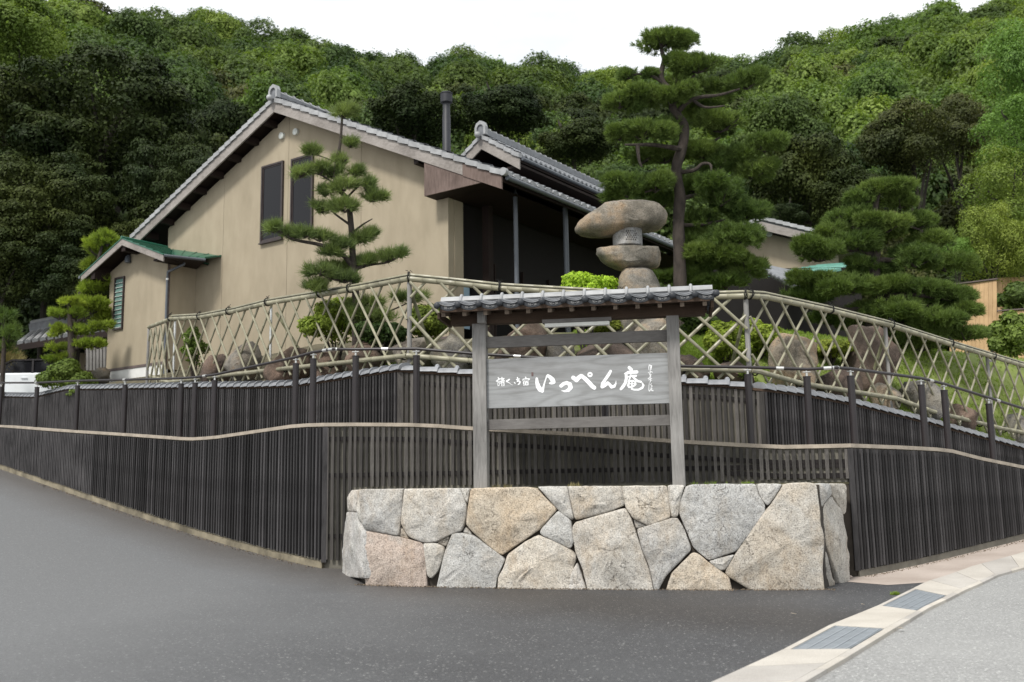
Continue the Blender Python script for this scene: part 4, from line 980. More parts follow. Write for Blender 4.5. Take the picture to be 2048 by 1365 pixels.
def raster(groups, name, mat, lift, cell=.0024):
    tot = None
    segs = []
    for conv, strokes in groups:
        for st in strokes:
            q = []
            for x, y, r in st:
                a = onS(*conv(x, y), BO); b = onS(*conv(x+r, y), BO); q.append((a[0], a[1], abs(b[0]-a[0])))
            segs += list(zip(q, q[1:]))
    x0 = min(min(a[0]-a[2], b[0]-b[2]) for a, b in segs)-.01; x1 = max(max(a[0]+a[2], b[0]+b[2]) for a, b in segs)+.01
    y0 = min(min(a[1]-a[2], b[1]-b[2]) for a, b in segs)-.01; y1 = max(max(a[1]+a[2], b[1]+b[2]) for a, b in segs)+.01
    nx, ny = int((x1-x0)/cell), int((y1-y0)/cell); X = x0+(np.arange(nx)+.5)*cell; Y = y0+(np.arange(ny)+.5)*cell
    mask = np.zeros((ny, nx), bool)
    for a, b in segs:
        i0 = max(0, int((min(a[0], b[0])-max(a[2], b[2])-x0)/cell)-1); i1 = int((max(a[0], b[0])+max(a[2], b[2])-x0)/cell)+2
        j0 = max(0, int((min(a[1], b[1])-max(a[2], b[2])-y0)/cell)-1); j1 = int((max(a[1], b[1])+max(a[2], b[2])-y0)/cell)+2
        gx, gy = np.meshgrid(X[i0:i1], Y[j0:j1]); dx_, dy_ = b[0]-a[0], b[1]-a[1]; ll = max(1e-9, dx_*dx_+dy_*dy_)
        tt = np.clip(((gx-a[0])*dx_+(gy-a[1])*dy_)/ll, 0, 1); dd_ = np.hypot(gx-a[0]-tt*dx_, gy-a[1]-tt*dy_); mask[j0:j1, i0:i1] |= dd_ < (a[2]+(b[2]-a[2])*tt)
    mb = MB(); fo = BO-lift
    for j in range(ny):
        row = mask[j]; e = np.flatnonzero(np.diff(np.concatenate(([0], row.astype(int), [0]))))
        for a, b in zip(e[::2], e[1::2]):
            t0, t1 = x0+a*cell, x0+b*cell; z0, z1 = y0+j*cell, y0+(j+1)*cell; k = len(mb.v)
            mb.v += [tuple(W3(t0, fo, z0)), tuple(W3(t1, fo, z0)), tuple(W3(t1, fo, z1)), tuple(W3(t0, fo, z1))]; mb.f.append((k, k+1, k+2, k+3))
    me = mb.mesh(name, mat, False, fixn=False); return put(name, me, sign)
for gs in ([(r1, [big1[0]])], [(r1, [big1[1]])], [(r1, [big1[2]]), (r2, big2[0:3])], [(r2, [big2[3]])], [(r2, big2[4:])]): raster(gs, 'character', 'paint', .0035)
for a_, b_ in ((0, 10), (10, 11), (11, 12), (12, 15), (15, len(small1))): raster([(r1, small1[a_:b_])], 'small_character', 'paint', .0035, .0018)
for a_, b_ in ((0, 4), (4, 7), (7, 8), (8, 13), (13, len(small2))): raster([(r2, small2[a_:b_])], 'signature_character', 'paint', .0035, .0018)
M['seal'] = simple('faded_seal_red', (.14, .09, .085), .7)
a = onS(*r1(885, 285), BO); b = onS(*r1(930, 372), BO); part('seal_mark', MB().box(W3((a[0]+b[0])/2, BO-.001, (a[1]+b[1])/2), (b[0]-a[0], .006, a[1]-b[1]), ANG), 'seal', sign)
# beam, rafters, eave boards
bmz0 = onS(1150, 642)[1]; bmz1 = bmz0+.16
t0b, t1b = onS(901, 632, -.12)[0], onS(1411, 622, -.12)[0]
bevelled(sbox(t0b, t1b, -.11, .11, bmz0, bmz1), 'beam', 'brownwood', sign, .006)
cpx = onS(965, 635, -.16); bevelled(sbox(cpx[0]-.065, cpx[0]+.055, -.26, -.10, cpx[1]-.1, cpx[1]+.075), 'beam_end', 'postwood', sign, .008)
EO = -.50                                    # the eave stands this far in front of the posts
el, er = onS(868, 606, EO), onS(1436, 590, EO)
ez = (onS(900, 611, EO)[1]+onS(1400, 596, EO)[1])/2      # underside of the tile fronts
rzt = onS(1150, 583, 0)[1]                   # top of ridge
SL = .21                                      # slope of the little roof
tl, tr = el[0]+.03, er[0]-.03
for sgn in (-1, 1):
    mb = MB()
    a = [W3(tl+.06, sgn*.48, ez-.045), W3(tr-.1, sgn*.48, ez-.045), W3(tr-.1, 0, ez-.045+.48*SL), W3(tl+.06, 0, ez-.045+.48*SL)]
    mb.hexa(a, [p+Vector((0, 0, .022)) for p in a]); part('roof_boarding', mb, 'brownwood', sign)
bevelled(sbox(tl+.05, tr-.09, -.49, -.455, ez-.075, ez-.012), 'eave_board', 'brownwood', sign, .003)
bevelled(sbox(tl+.05, tr-.09, .455, .49, ez-.075, ez-.012), 'eave_board', 'brownwood', sign, .003)
for k in range(13):
    tt = lerp(tl+.10, tr-.16, k/12); mb = MB()
    for sgn in (-1, 1): mb.beam(W3(tt, sgn*.452, ez-.105), W3(tt, 0, ez-.105+.45*SL), .058, .06)
    part('rafter', mb, 'rafterwood', sign)
bevelled(sbox(tr-.075, tr-.03, -.42, .42, ez-.16, ez-.06), 'gable_board', 'brownwood', sign, .004); bevelled(sbox(tl+.0, tl+.045, -.42, .42, ez-.16, ez-.06), 'gable_board', 'brownwood', sign, .004)
# small roof tiles: 13 bays
nb = 13; wb = (tr-tl)/nb
def prof_(u): # u 0..1 across a tile: rounded roll then a hanging curve
    if u < .2: return .012*math.cos(math.pi*u/.2)+.012
    return -.036*math.sin(math.pi*(u-.2)/.8)+.0
def eave_tile(side):
    mb = MB(); n = 14; Ls = .30
    # sheet with thickness: rows from the eave up the slope
    for (o_, dz) in ((0, 0), (.0, .012), (.012, .02), (Ls, .02+Ls*SL)):
        for i in range(n+1): u = i/n; mb.v.append((u*wb*1.05, side*o_, prof_(u)+dz))
    for r_ in range(3):
        for i in range(n): a = r_*(n+1)+i; mb.f.append((a, a+1, a+n+2, a+n+1))
    # hanging front band below the edge
    k = len(mb.v)
    for i in range(n+1): u = i/n; mb.v.append((u*wb*1.02, side*.004, prof_(u)-.001)); mb.v.append((u*wb*1.02, side*.004, prof_(u)-.066*(1 if u > .2 else .6)))
    for i in range(n): a = k+2*i; mb.f.append((a, a+1, a+3, a+2))
    k = len(mb.v)
    for i in range(n+1): u = i/n; mb.v.append((u*wb*1.02, side*.022, prof_(u)-.066*(1 if u > .2 else .6))); 
    for i in range(n): a = k+i; b = k-2*(n+1)+2*i+1; mb.f.append((b, b+2, a+1, a))
    mb.smooth = True; return mb.mesh('roof_tile', 'tile_dark', True, fixn=False)
def lip_mesh():
    mb = MB(); mb.tube([(u*wb*1.03, -.006, prof_(u)+.008) for u in [i/14 for i in range(15)]], .0085, 6); mb.tube([(u*wb*1.03, -.002, prof_(u)+.03) for u in [i/14 for i in range(3, 15)]], .007, 6); return mb.mesh('tile_lip', 'tile', True)
def relief_mesh():
    mb = MB(); c = wb*.6
    for u0, u1 in ((.40, .54), (.66, .80)):
        mb.tube([(u*wb, -.002, prof_(u)-.022+.006*math.sin(k_*2.1)) for k_, u in enumerate([lerp(u0, u1, i/5) for i in range(6)])], .0035, 5)
        mb.tube([(u*wb, -.002, prof_(u)-.038) for u in [lerp(u0, u1, i/3) for i in range(4)]], .003, 5)
    mb.sphere((c, -.002, prof_(.6)-.026), .0065, 6, 4); return mb.mesh('tile_relief', 'tile_mark', True)
ball_me = MB().sphere((0, 0, 0), .051, 14, 9, 1, .7, 1).mesh('tile_ball', 'tile_dark', True)
tme = eave_tile(1); tmb = eave_tile(-1); lme, rme = lip_mesh(), relief_mesh()
def place_local(name, me, parent, t_, off, z, flip=False):
    l = W3(t_, off, z); o = put(name, me, parent, l, ANG); return o
for k in range(nb):
    tt = tl+k*wb; o = place_local('roof_tile', tme, sign, tt, EO, ez+.045); l = W3(tt, EO, ez+.045)
    for nm, me, dv in (('tile_lip', lme, 0), ('tile_relief', rme, 0)):
        c_ = bpy.data.objects.new(nm, me); COL.objects.link(c_); c_.parent = o
    c_ = bpy.data.objects.new('tile_ball', ball_me); COL.objects.link(c_); c_.parent = o; c_.location = (.02, -.03, -.02)
    place_local('roof_tile', tmb, sign, tt, -EO, ez+.045)
place_local('tile_ball', ball_me, sign, tr+.005, EO-.03, ez+.025)
# upper course of the little roof and ridge
for sgn in (-1, 1):
    for k in range(nb):
        tt = tl+k*wb; mb = MB(); n = 8
        for off_, z in ((.26, ez+.075+.24*SL), (.02, ez+.075+.48*SL)):
            for i in range(n+1): u = i/n; mb.v.append(tuple(W3(tt+u*wb, sgn*off_, z+prof_(u)*.6)))
        for i in range(n): mb.f.append((i, i+1, i+n+2, i+n+1))
        k0 = len(mb.v); 
        for i in range(n+1): u = i/n; mb.v.append(tuple(W3(tt+u*wb, sgn*.262, ez+.045+.24*SL+prof_(u)*.6)))
        for i in range(n): mb.f.append((i, k0+i, k0+i+1, i+1))
        part('roof_tile', mb, 'tile', sign, smooth=True)
rb = ez+.075+.48*SL
rr_ = .085; rcz = rzt-rr_
part('ridge_base', sbox(tl-.01, tr-.02, -.075, .075, rb-.04, rcz+.0), 'tile_pale', sign)
for k in range(nb):
    a, b = tl-.02+k*wb, tl-.02+(k+1)*wb-.004; mb = MB(); n = 9
    for x in (a, b):
        for i in range(n): an = math.pi*i/(n-1); mb.v.append(tuple(W3(x, -math.cos(an)*.105, rcz+math.sin(an)*rr_)))
    for i in range(n-1): mb.f.append((i, i+1, i+n+1, i+n))
    mb.f += [tuple(range(n)), tuple(reversed(range(n, 2*n)))]; mb.smooth = True
    part('ridge_tile', mb, 'tile_pale', sign, smooth=True)
    if k: 
        mb = MB(); pts = [W3(a-.002, -math.cos(an)*.112, rcz-.02+math.sin(an)*(rr_+.032)) for an in [math.pi*i/10 for i in range(11)]]; part('ridge_roll', mb.tube(pts, .024, 8), 'tile_pale', sign)
# lamp under the beam
lx0, lx1 = onS(1085, 645, -.2)[0], onS(1223, 645, -.2)[0]; lz = onS(1150, 638, -.2)[1]
bevelled(sbox(lx0, lx1, -.25, -.13, lz-.055, lz), 'lamp_housing', 'railwood', sign, .003)
bevelled(sbox(lx0+.035, lx1-.03, -.235, -.145, lz-.115, lz-.056), 'lamp_diffuser', 'lampwhite', sign, .008)
# ------------------------------------------------------------------ garden terrain behind the upper wall
GB = Line(UPP, .18)
def tgt(x): return pw(x, [(-40, 4.6), (-14, 4.9), (-9, 5.0), (0, 5.15), (10, 5.0), (25, 4.5), (45, 4.3)])
gm = MB(); rows = []
for i in range(3):
    for k in range(16): rows.append((i, k/16))
rows.append((2, 1.0)); ND = 26
for i, f in rows:
    a = GB.p[i].lerp(GB.p[i+1], f); s_ = lerp(GB.l[i], GB.l[i+1], f); z0 = utz(scale_s(GB, UW, s_))-.16
    ft = (i+f)/3; b = Vector((lerp(-46, 46, ft), 56))
    for k in range(ND):
        q = a.lerp(b, (k/(ND-1))**1.6); d = (q-a).length; z = lerp(z0, tgt(q.x), sst(d/5.5))+.10*noise.noise(Vector((q.x*.5, q.y*.5, 0)))*min(1, d/2); gm.v.append((q.x, q.y, z))
for i in range(len(rows)-1):
    for k in range(ND-1): a = i*ND+k; gm.f.append((a, a+1, a+ND+1, a+ND))
gm.smooth = True; go = struct('garden_ground', gm, 'lawn', True)
from mathutils.bvhtree import BVHTree
gbv = BVHTree.FromPolygons([Vector(v) for v in gm.v], gm.f)
def T(x, y):
    h = gbv.ray_cast(Vector((x, y, 60)), Vector((0, 0, -1))); return h[0].z if h[0] else tgt(x)
# grass on the garden slope (stuff)
def grassfield(name, label, regions, n, h, mat):
    ps = []
    for _ in range(n*3):
        if len(ps) >= n: break
        x0, x1, y0, y1 = random.choice(regions); x, y = random.uniform(x0, x1), random.uniform(y0, y1)
        hh = gbv.ray_cast(Vector((x, y, 60)), Vector((0, 0, -1)))
        if hh[0]: ps.append(tuple(hh[0]))
    p = np.array(ps); v, f = needles(p, np.tile([[0, 0, 1.0]], (len(p), 1)), h, 5, h*.09, 1.0)
    o = put(name, npmesh(name, v, f, mat)); o['kind'] = 'stuff'; o['label'] = label; o['category'] = 'grass'; return o
grassfield('lawn_grass', 'bright green lawn grass on the garden slope behind the bamboo fence', [(1.5, 4.5, 18.2, 24), (2, 20, 18, 32), (5, 14, 18, 26), (-6, 2, 19, 21)], 42000, .09, 'grass')

# ------------------------------------------------------------------ main house
PH = -35.5
uH = Vector((math.cos(R(PH)), math.sin(R(PH)))); vH = Vector((-uH.y, uH.x))
W0 = Vector((-3.5, 23.0))*1.17; cpt = PL(897, 500, W0, uH)[0]; O2 = W0+uH*cpt          # right front corner of the wall
def HWp(a, b, z): return Vector((O2.x+uH.x*a+vH.x*b, O2.y+uH.y*a+vH.y*b, z))
def hh(px, py, b=0): return PL(px, py, O2+vH*b, uH)
def hside(px, py, a): # on a plane across the house at a given a: returns (b, z)
    return PL(px, py, O2+uH*a, vH)
HA = math.atan2(uH.y, uH.x)
def hbox(a0, a1, b0, b1, z0, z1): return MB().box(HWp((a0+a1)/2, (b0+b1)/2, (z0+z1)/2), (abs(a1-a0), abs(b1-b0), abs(z1-z0)), HA)
VB = -.52
apx, apz = hh(548, 196, VB); lex, lez = hh(262, 473, VB); rex, rez = hh(1006, 343, VB)
mL = (apz-lez)/(apx-lex); mR = (apz-rez)/(rex-apx)
print('house', apx, apz, lex, lez, rex, rez, mL, mR)
house = thing('plaster_house', 'beige plastered house with steep grey tiled gable roof behind the bamboo fence', 'house', HWp(-3, 0, 4.6))
def roofz(a): return apz-(apx-a)*mL if a < apx else apz-(a-apx)*mR
zb = 4.78; Hlen = 13.0; aL = hh(333, 560, 0)[0]
DR = .42      # vertical from roof top to wall top
seams = [aL]+[hh(x, 450, 0)[0] for x in (447, 575, 722)]+[0]
for a0, a1 in zip(seams, seams[1:]):
    g_ = .006; xs = [a0+g_]+([apx] if a0 < apx < a1 else [])+[a1-g_]
    poly = [HWp(a0+g_, 0, zb+.55), HWp(a1-g_, 0, zb+.55)]+[HWp(x, 0, roofz(x)-DR) for x in reversed(xs)]
    part('wall_panel', MB().prism(poly, Vector((vH.x, vH.y, 0))*.05), 'plaster', house, smooth=False)
xs = [aL+.02, apx, -.02]
part('wall', MB().prism([HWp(aL+.02, .055, zb-.5), HWp(-.02, .055, zb-.5)]+[HWp(x, .055, roofz(x)-DR) for x in reversed(xs)], Vector((vH.x, vH.y, 0))*.2), 'plaster', house, smooth=False)
part('foundation', hbox(aL, 0, -.0, .053, zb-.4, zb+.53), 'white', house)
part('base_trim', hbox(aL, 0, -.02, -.001, zb+.50, zb+.56), 'trim', house)
# side faces
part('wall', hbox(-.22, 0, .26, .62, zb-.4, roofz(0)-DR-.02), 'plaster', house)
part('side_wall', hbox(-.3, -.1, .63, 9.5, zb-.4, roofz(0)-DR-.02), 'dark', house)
part('wall', hbox(aL+.02, aL+.25, .26, Hlen-1, zb-.4, roofz(aL)-DR-.02), 'plaster', house)
part('back_wall', hbox(aL, -.3, Hlen-1.2, Hlen-1.0, zb-.4, roofz(-.2)-DR), 'plaster', house)
# windows
def window(x0, x1, yt0, yb0, yt1, yb1, nm='window'):
    a0, z1 = hh(x0, yt0); _, z0 = hh(x0, yb0); a1, z1b = hh(x1, yt1); _, z0b = hh(x1, yb1); z0 = (z0+z0b)/2; z1 = (z1+z1b)/2
    fr = MB(); t_ = .055
    for b in (hbox(a0, a0+t_, -.07, .0, z0, z1), hbox(a1-t_, a1, -.07, .0, z0, z1), hbox(a0+t_, a1-t_, -.07, .0, z0, z0+t_), hbox(a0+t_, a1-t_, -.07, .0, z1-t_, z1)): fr.add(b.v, b.f)
    o = part(nm, fr, 'frame', house); 
    sh = MB(); t2 = .035; A0, A1, Z0, Z1 = a0+t_+.004, a1-t_-.004, z0+t_+.004, z1-t_-.004
    for b in (hbox(A0, A0+t2, -.045, -.012, Z0, Z1), hbox(A1-t2, A1, -.045, -.012, Z0, Z1), hbox(A0+t2, A1-t2, -.045, -.012, Z0, Z0+t2), hbox(A0+t2, A1-t2, -.045, -.012, Z1-t2, Z1)): sh.add(b.v, b.f)
    part('sash', sh, 'frame', o); part('pane', hbox(A0+t2, A1-t2, -.03, -.022, Z0+t2, Z1-t2), 'glass', o); part('sill', hbox(a0-.03, a1+.03, -.10, -.0, z0-.035, z0-.002), 'frame', o)
window(526, 569, 335, 487, 322, 478); window(585, 629, 319, 473, 308, 462)
for x, y in ((563, 272), (591, 264)):
    a, z = hh(x, y, -.05); p = HWp(a, -.001, z); q = HWp(a, -.075, z); q2 = HWp(a, -.09, z)
    part('vent_cap', MB().tube([p, q, q2], [.10, .105, .085], 18), 'vent', house)
# roof: slabs, boards, tiles
def slab(a0, z0, a1, z1, b0, b1, th, dz=0):
    t = MB(); tp = [HWp(a0, b0, z0+dz), HWp(a1, b0, z1+dz), HWp(a1, b1, z1+dz), HWp(a0, b1, z0+dz)]
    t.hexa([p-Vector((0, 0, th)) for p in tp], tp); return t
part('roof_deck', slab(lex+.04, roofz(lex+.04), apx, apz, VB+.05, Hlen, .1, -.16), 'darkwood', house)
part('roof_deck', slab(apx, apz, rex-.04, roofz(rex-.04), VB+.05, Hlen, .1, -.16), 'darkwood', house)
# bargeboards
def barge(a0, a1, b, th, top, bot, mat, root, nm='bargeboard', lab=None):
    mb = MB(); tp = [HWp(a0, b, roofz(a0)-top), HWp(a1, b, roofz(a1)-top), HWp(a1, b+th, roofz(a1)-top), HWp(a0, b+th, roofz(a0)-top)]
    bt = [p+Vector((0, 0, top-bot)) for p in tp]; mb.hexa(bt, tp); return part(nm, mb, mat, root, label=lab)
barge(lex+.05, apx-.004, VB, .05, .13, .44, 'hafu', house); jx = hh(925, 330, VB)[0]
barge(apx+.004, jx-.003, VB, .05, .13, .44, 'hafu', house); barge(jx+.003, rex-.05, VB-.004, .05, .13, .46, 'hafu_brown', house, lab='brown end piece of the bargeboard')
# verge tiles
def verge(a0, a1, n, root, rz_, bofs, mat='tile_pale', w_=.19):
    for k in range(n):
        x0, x1 = lerp(a0, a1, k/n), lerp(a0, a1, (k+1)/n); mb = MB(); lift0, lift1 = (.0, .035) if rz_(x1) > rz_(x0) else (.035, .0)
        if rz_(x1) > rz_(x0): lift0, lift1 = .035, .0
        else: lift0, lift1 = .0, .035
        e_ = .012
        tp = [HWp(x0, bofs, rz_(x0)+lift0), HWp(x1+e_, bofs, rz_(x1)+lift1), HWp(x1+e_, bofs+w_, rz_(x1)+lift1+.02), HWp(x0, bofs+w_, rz_(x0)+lift0+.02)]
        bt = [p-Vector((0, 0, .14)) for p in tp]; mb.hexa(bt, tp); part('verge_tile', mb, mat, root)
verge(lex, apx-.06, 26, house, roofz, VB-.05); verge(apx+.06, rex, 22, house, roofz, VB-.05)
# body tiles (rows of tile courses), built as rippled sheets
def tiled_slope(root, ae, ze, ar, zr, b0, b1, frame=HWp, mat='tile', pitch=.28, nm='roof_tile_course', ncourse=20):
    nb_ = int((b1-b0)/pitch); cols = nb_*6
    for c_ in range(ncourse):
        f0, f1 = c_/ncourse, (c_+1)/ncourse; mb = MB()
        for f, lift in ((f0, -.02), (f0, .05), (f1, .015)):
            for i in range(cols+1):
                b = lerp(b0, b1, i/cols); u = (i % 6)/6; r_ = .045*math.cos(math.pi*2*u); mb.v.append(tuple(frame(lerp(ae, ar, f), b, lerp(ze, zr, f)+lift+r_)))
        for j in range(2):
            for i in range(cols): a = j*(cols+1)+i; mb.f.append((a, a+1, a+cols+2, a+cols+1))
        mb.smooth = True; part(nm, mb, mat, root, smooth=True)
tiled_slope(house, rex, rez, apx, apz, VB+.14, Hlen); tiled_slope(house, lex, lez, apx, apz, VB+.14, Hlen, ncourse=22)
# eave end tiles along the right eave (scalloped edge) and gutter
k = 0; b = VB+.05
while b < Hlen-.3:
    mb = MB(); n = 8
    for (a_, dz, sc_) in ((rex+.02, -.03, 1), (rex-.28, .10, 1)):
        for i in range(n+1): an = math.pi*i/n; mb.v.append(tuple(HWp(a_, b+.17-.17*math.cos(an), rez+dz+math.sin(an)*.085)))
    for i in range(n): mb.f.append((i, i+1, i+n+2, i+n+1))
    k0 = len(mb.v); mb.v.append(tuple(HWp(rex+.02, b+.17, rez-.05))); 
    for i in range(n): mb.f.append((k0, i+1, i))
    mb.smooth = True; part('eave_tile', mb, 'tile_pale', house); b += .355
part('gutter', MB().tube([HWp(rex+.05, VB+.1, rez-.14), HWp(rex+.05, Hlen, rez-.14)], .065, 10), 'pipe', house)
part('gutter', MB().tube([HWp(lex-.05, VB+.1, lez-.14), HWp(lex-.05, Hlen, lez-.14)], .065, 10), 'pipe', house)
mb = MB().tube([HWp(rex+.03, VB-.06, rez-.02), HWp(rex+.03, VB+.06, rez-.02)], .10, 14); part('corner_tile', mb, 'tile_pale', house)
# ridge: stacked courses, rolls and end ornament
rb0, rb1 = VB+.10, Hlen
for i, (w_, h0, h1) in enumerate(((.34, .0, .06), (.30, .065, .11), (.27, .115, .16))): part('ridge_course', hbox(apx-w_/2, apx+w_/2, rb0, rb1, apz+h0, apz+h1), 'tile', house)
b = rb0
while b < rb1:
    part('ridge_tile', MB().tube([HWp(apx, b, apz+.175), HWp(apx, b+.29, apz+.165), HWp(apx, b+.295, apz+.18), HWp(apx, b+.33, apz+.18)], [.085, .085, .11, .11], 10), 'tile_pale', house); b += .335
def end_tile(root, a, b, z, s=1.0, frame=HWp, rz=None):
    mb = MB(); o_ = [(-.24, 0), (-.24, .30), (-.17, .46), (0, .54), (.17, .46), (.24, .30), (.24, 0), (.15, 0), (.15, .28), (.09, .37), (0, .40), (-.09, .37), (-.15, .28), (-.15, 0)]
    n = len(o_)
    fr = [frame(a+x*s, b, z+y*s) for x, y in o_]; bk = [frame(a+x*s, b+.14, z+y*s) for x, y in o_]; mb.v = [tuple(p) for p in fr+bk]
    for i in range(6): j = 13-i; mb.f += [(i, i+1, j-1, j), (n+i, n+j, n+j-1, n+i+1)]
    for i in range(n): mb.f.append((i, (i+1) % n, n+(i+1) % n, n+i))
    e = part('ridge_end_ornament', mb, 'tile_pale', root, smooth=False)
    o_ = [(-.149, 0), (-.149, .28), (-.088, .367), (0, .398), (.088, .367), (.149, .28), (.149, 0)]
    part('ornament_face', MB().prism([frame(a+x*s, b+.05, z+y*s) for x, y in o_], frame(a, b+.11, z)-frame(a, b+.05, z)), 'tile', e)
    part('ridge_ball', MB().sphere(frame(a-.02, b-.10, z-.02), .115*s, 14, 9), 'tile_pale', root)
end_tile(house, apx, VB-.06, apz-.02, .8)
# purlin ends and rafters beneath the left verge
for k in range(8):
    a = lerp(aL-.6, apx-.5, k/7); part('purlin', hbox(a-.09, a+.09, VB+.08, -.0, roofz(a)-.47, roofz(a)-.27), 'darkwood', house)
for a in (hh(843, 330, VB+.3)[0],):
    if roofz(a): part('purlin', hbox(a-.08, a+.08, VB+.08, -.0, roofz(a)-.55, roofz(a)-.30), 'darkwood', house)
# triangular boxed panel on the right with its soffit
pa, pzb = hh(849, 393, VB+.03)
zt = lambda a: roofz(a)-.445
pa_r = apx+(apz-.445-pzb)/mR
part('boxed_panel', MB().prism([HWp(pa, VB+.02, pzb), HWp(pa_r, VB+.02, pzb), HWp(pa, VB+.02, zt(pa))], Vector((vH.x, vH.y, 0))*.04), 'hafu_brown', house, smooth=False)
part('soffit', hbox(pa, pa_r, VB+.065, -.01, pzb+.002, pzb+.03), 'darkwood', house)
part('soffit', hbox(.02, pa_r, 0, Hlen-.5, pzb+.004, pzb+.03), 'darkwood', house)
# porch: dark posts, glazed front, raised floor
for (x, r_, m_) in ((1132, .075, 'pipe'), (1032, .06, 'pipe')):
    bb, _ = hside(x, 480, rex-.45 if x == 1132 else rex-.75); aa = rex-.45 if x == 1132 else rex-.75
    part('porch_post', MB().tube([HWp(aa, bb, 4.4), HWp(aa, bb, pzb+.1), HWp(aa, bb, pzb+.11), HWp(aa, bb, roofz(aa)-.3)], [r_, r_, r_*.55, r_*.55], 12), m_, house)
bb = hside(975, 500, .3)[0]; part('porch_post', hbox(.2, .42, bb-.1, bb+.1, 4.4, pzb), 'darkwood', house)
M['darkpane'] = glass('black_porch_glass', (.003, .003, .003), .35); M['darkpane'].node_tree.nodes['Principled BSDF'].inputs['Specular IOR Level'].default_value = .05
for k in range(6):
    b0_ = .75+k*1.35; part('glazed_door', hbox(-.098, -.07, b0_, b0_+1.27, 4.8, 6.9), 'darkpane', house); part('door_post', hbox(-.1, -.02, b0_+1.28, b0_+1.34, 4.4, 7.6), 'darkwood', house)
bq0, bq1 = hside(904, 600, .0)[0], hside(941, 600, .0)[0]; zq0, zq1 = hside(920, 655, 0)[1], hside(920, 569, 0)[1]
part('painted_reflection_pane', hbox(-.06, -.03, .64, bq1, zq0, zq1), 'glass_pale', house)
part('porch_floor', hbox(-.1, rex-.3, .2, Hlen-1, zb-.2, zb+.35), 'darkwood', house)
# flue
fp = P(893, 240, HWp(apx, 2, 0).y-1.2); fl = thing('chimney_flue', 'tall black round chimney flue with a wider cap on the house roof', 'chimney', (fp.x, fp.y, 8.5))
zc1, zc0 = P(893, 186, fp.y).z, P(893, 206, fp.y).z
part('flue_pipe', MB().tube([(fp.x, fp.y, 7.5), (fp.x, fp.y, P(893, 232, fp.y).z), (fp.x, fp.y, P(893, 231, fp.y).z), (fp.x, fp.y, zc0)], [.125, .125, .112, .112], 18), 'chimney', fl)
part('flue_cap', MB().tube([(fp.x, fp.y, zc0-.04), (fp.x, fp.y, zc0), (fp.x, fp.y, zc1-.02), (fp.x, fp.y, zc1)], [.125, .185, .185, .165], 20), 'chimney', fl)
part('flue_cap', MB().tube([(fp.x, fp.y, zc1-.05), (fp.x, fp.y, zc1-.03)], [.2, .2], 20), 'chimney', fl)

# ------------------------------------------------------------------ annex with the green metal roof
AB = -1.07
aa0, aa1 = hh(216, 650, AB)[0], hh(331, 650, AB)[0]
an = thing('green_roofed_annex', 'small beige annex with green metal gable roof projecting from the house', 'annex', HWp((aa0+aa1)/2, AB, 4.5))
AV = AB-.62
gx, gz_ = hh(243, 476, AV); glx_, glz = hh(160, 551, AV); grx, grz = hh(326, 508, AV)
mAL, mAR = (gz_-glz)/(gx-glx_), (gz_-grz)/(grx-gx)
az = lambda a: gz_-(gx-a)*mAL if a < gx else gz_-(a-gx)*mAR
part('wall', MB().prism([HWp(aa0, AB, zb+.5), HWp(aa1, AB, zb+.5), HWp(aa1, AB, az(aa1)-.2), HWp(gx, AB, gz_-.2), HWp(aa0, AB, az(aa0)-.2)], Vector((vH.x, vH.y, 0))*.15), 'plaster', an, smooth=False)
part('wall', hbox(aa1-.15, aa1-.001, AB+.151, -.005, zb+.5, az(aa1)-.2), 'plaster', an); part('wall', hbox(aa0+.001, aa0+.15, AB+.151, 3, zb+.5, az(aa0)-.2), 'plaster', an)
part('corner_trim', hbox(aa1-.03, aa1+.006, AB+.02, AB+.10, zb+.5, az(aa1)-.2), 'trim', an)
tz0 = hh(225, 741, AB)[1]; part('base_trim', hbox(aa0-.02, aa1+.02, AB-.03, AB-.002, tz0-.03, tz0+.05), 'trim', an)
part('foundation', hbox(aa0+.01, aa1-.01, AB+.005, AB+.14, zb-.6, tz0-.02), 'white', an); part('foundation', hbox(aa0+.01, aa1-.01, AB-.008, AB+.003, zb-.6, tz0-.031), 'white', an)
def aslab(a0, a1, b0, b1, th, dz, mat, nm):
    tp = [HWp(a0, b0, az(a0)+dz), HWp(a1, b0, az(a1)+dz), HWp(a1, b1, az(a1)+dz), HWp(a0, b1, az(a0)+dz)]; part(nm, MB().hexa([p-Vector((0, 0, th)) for p in tp], tp), mat, an)
aslab(glx_+.03, gx, AV+.03, 1.2, .04, -.034, 'darkwood', 'roof_deck'); aslab(gx, grx-.02, AV+.03, -.02, .04, -.034, 'darkwood', 'roof_deck')
aslab(glx_, gx, AV, 1.2, .03, .0, 'green', 'roof'); aslab(gx, grx, AV, .0, .03, .0, 'green', 'roof')
# the right slope runs on as a long lean-to along the main wall
grx2 = hh(440, 522, -.05)[0]
q0, q1 = HWp(grx, AV, grz), HWp(grx, -.02, grz)
zr_ = hh(440, 523, -.55)[1]
tp = [HWp(grx-.02, AV+.35, az(grx-.02)+.004), HWp(grx2, -.62, grz-.02), HWp(grx2, -.002, grz+.16), HWp(gx+.3, -.002, az(gx+.3)+.02)]
part('roof', MB().hexa([p-Vector((0, 0, .03)) for p in tp], tp), 'green', an)
for k in range(9):
    f = k/8; a = lerp(glx_+.04, gx-.1, f); part('standing_seam', MB().beam(HWp(a, AV+.01, az(a)+.012), HWp(a, 1.1, az(a)+.012), .02, .03), 'green', an)
for k in range(6):
    f = (k+.5)/6; a = lerp(gx+.06, grx-.03, f); part('standing_seam', MB().beam(HWp(a, AV+.01, az(a)+.014), HWp(a, -.05, az(a)+.014), .02, .028), 'green', an)
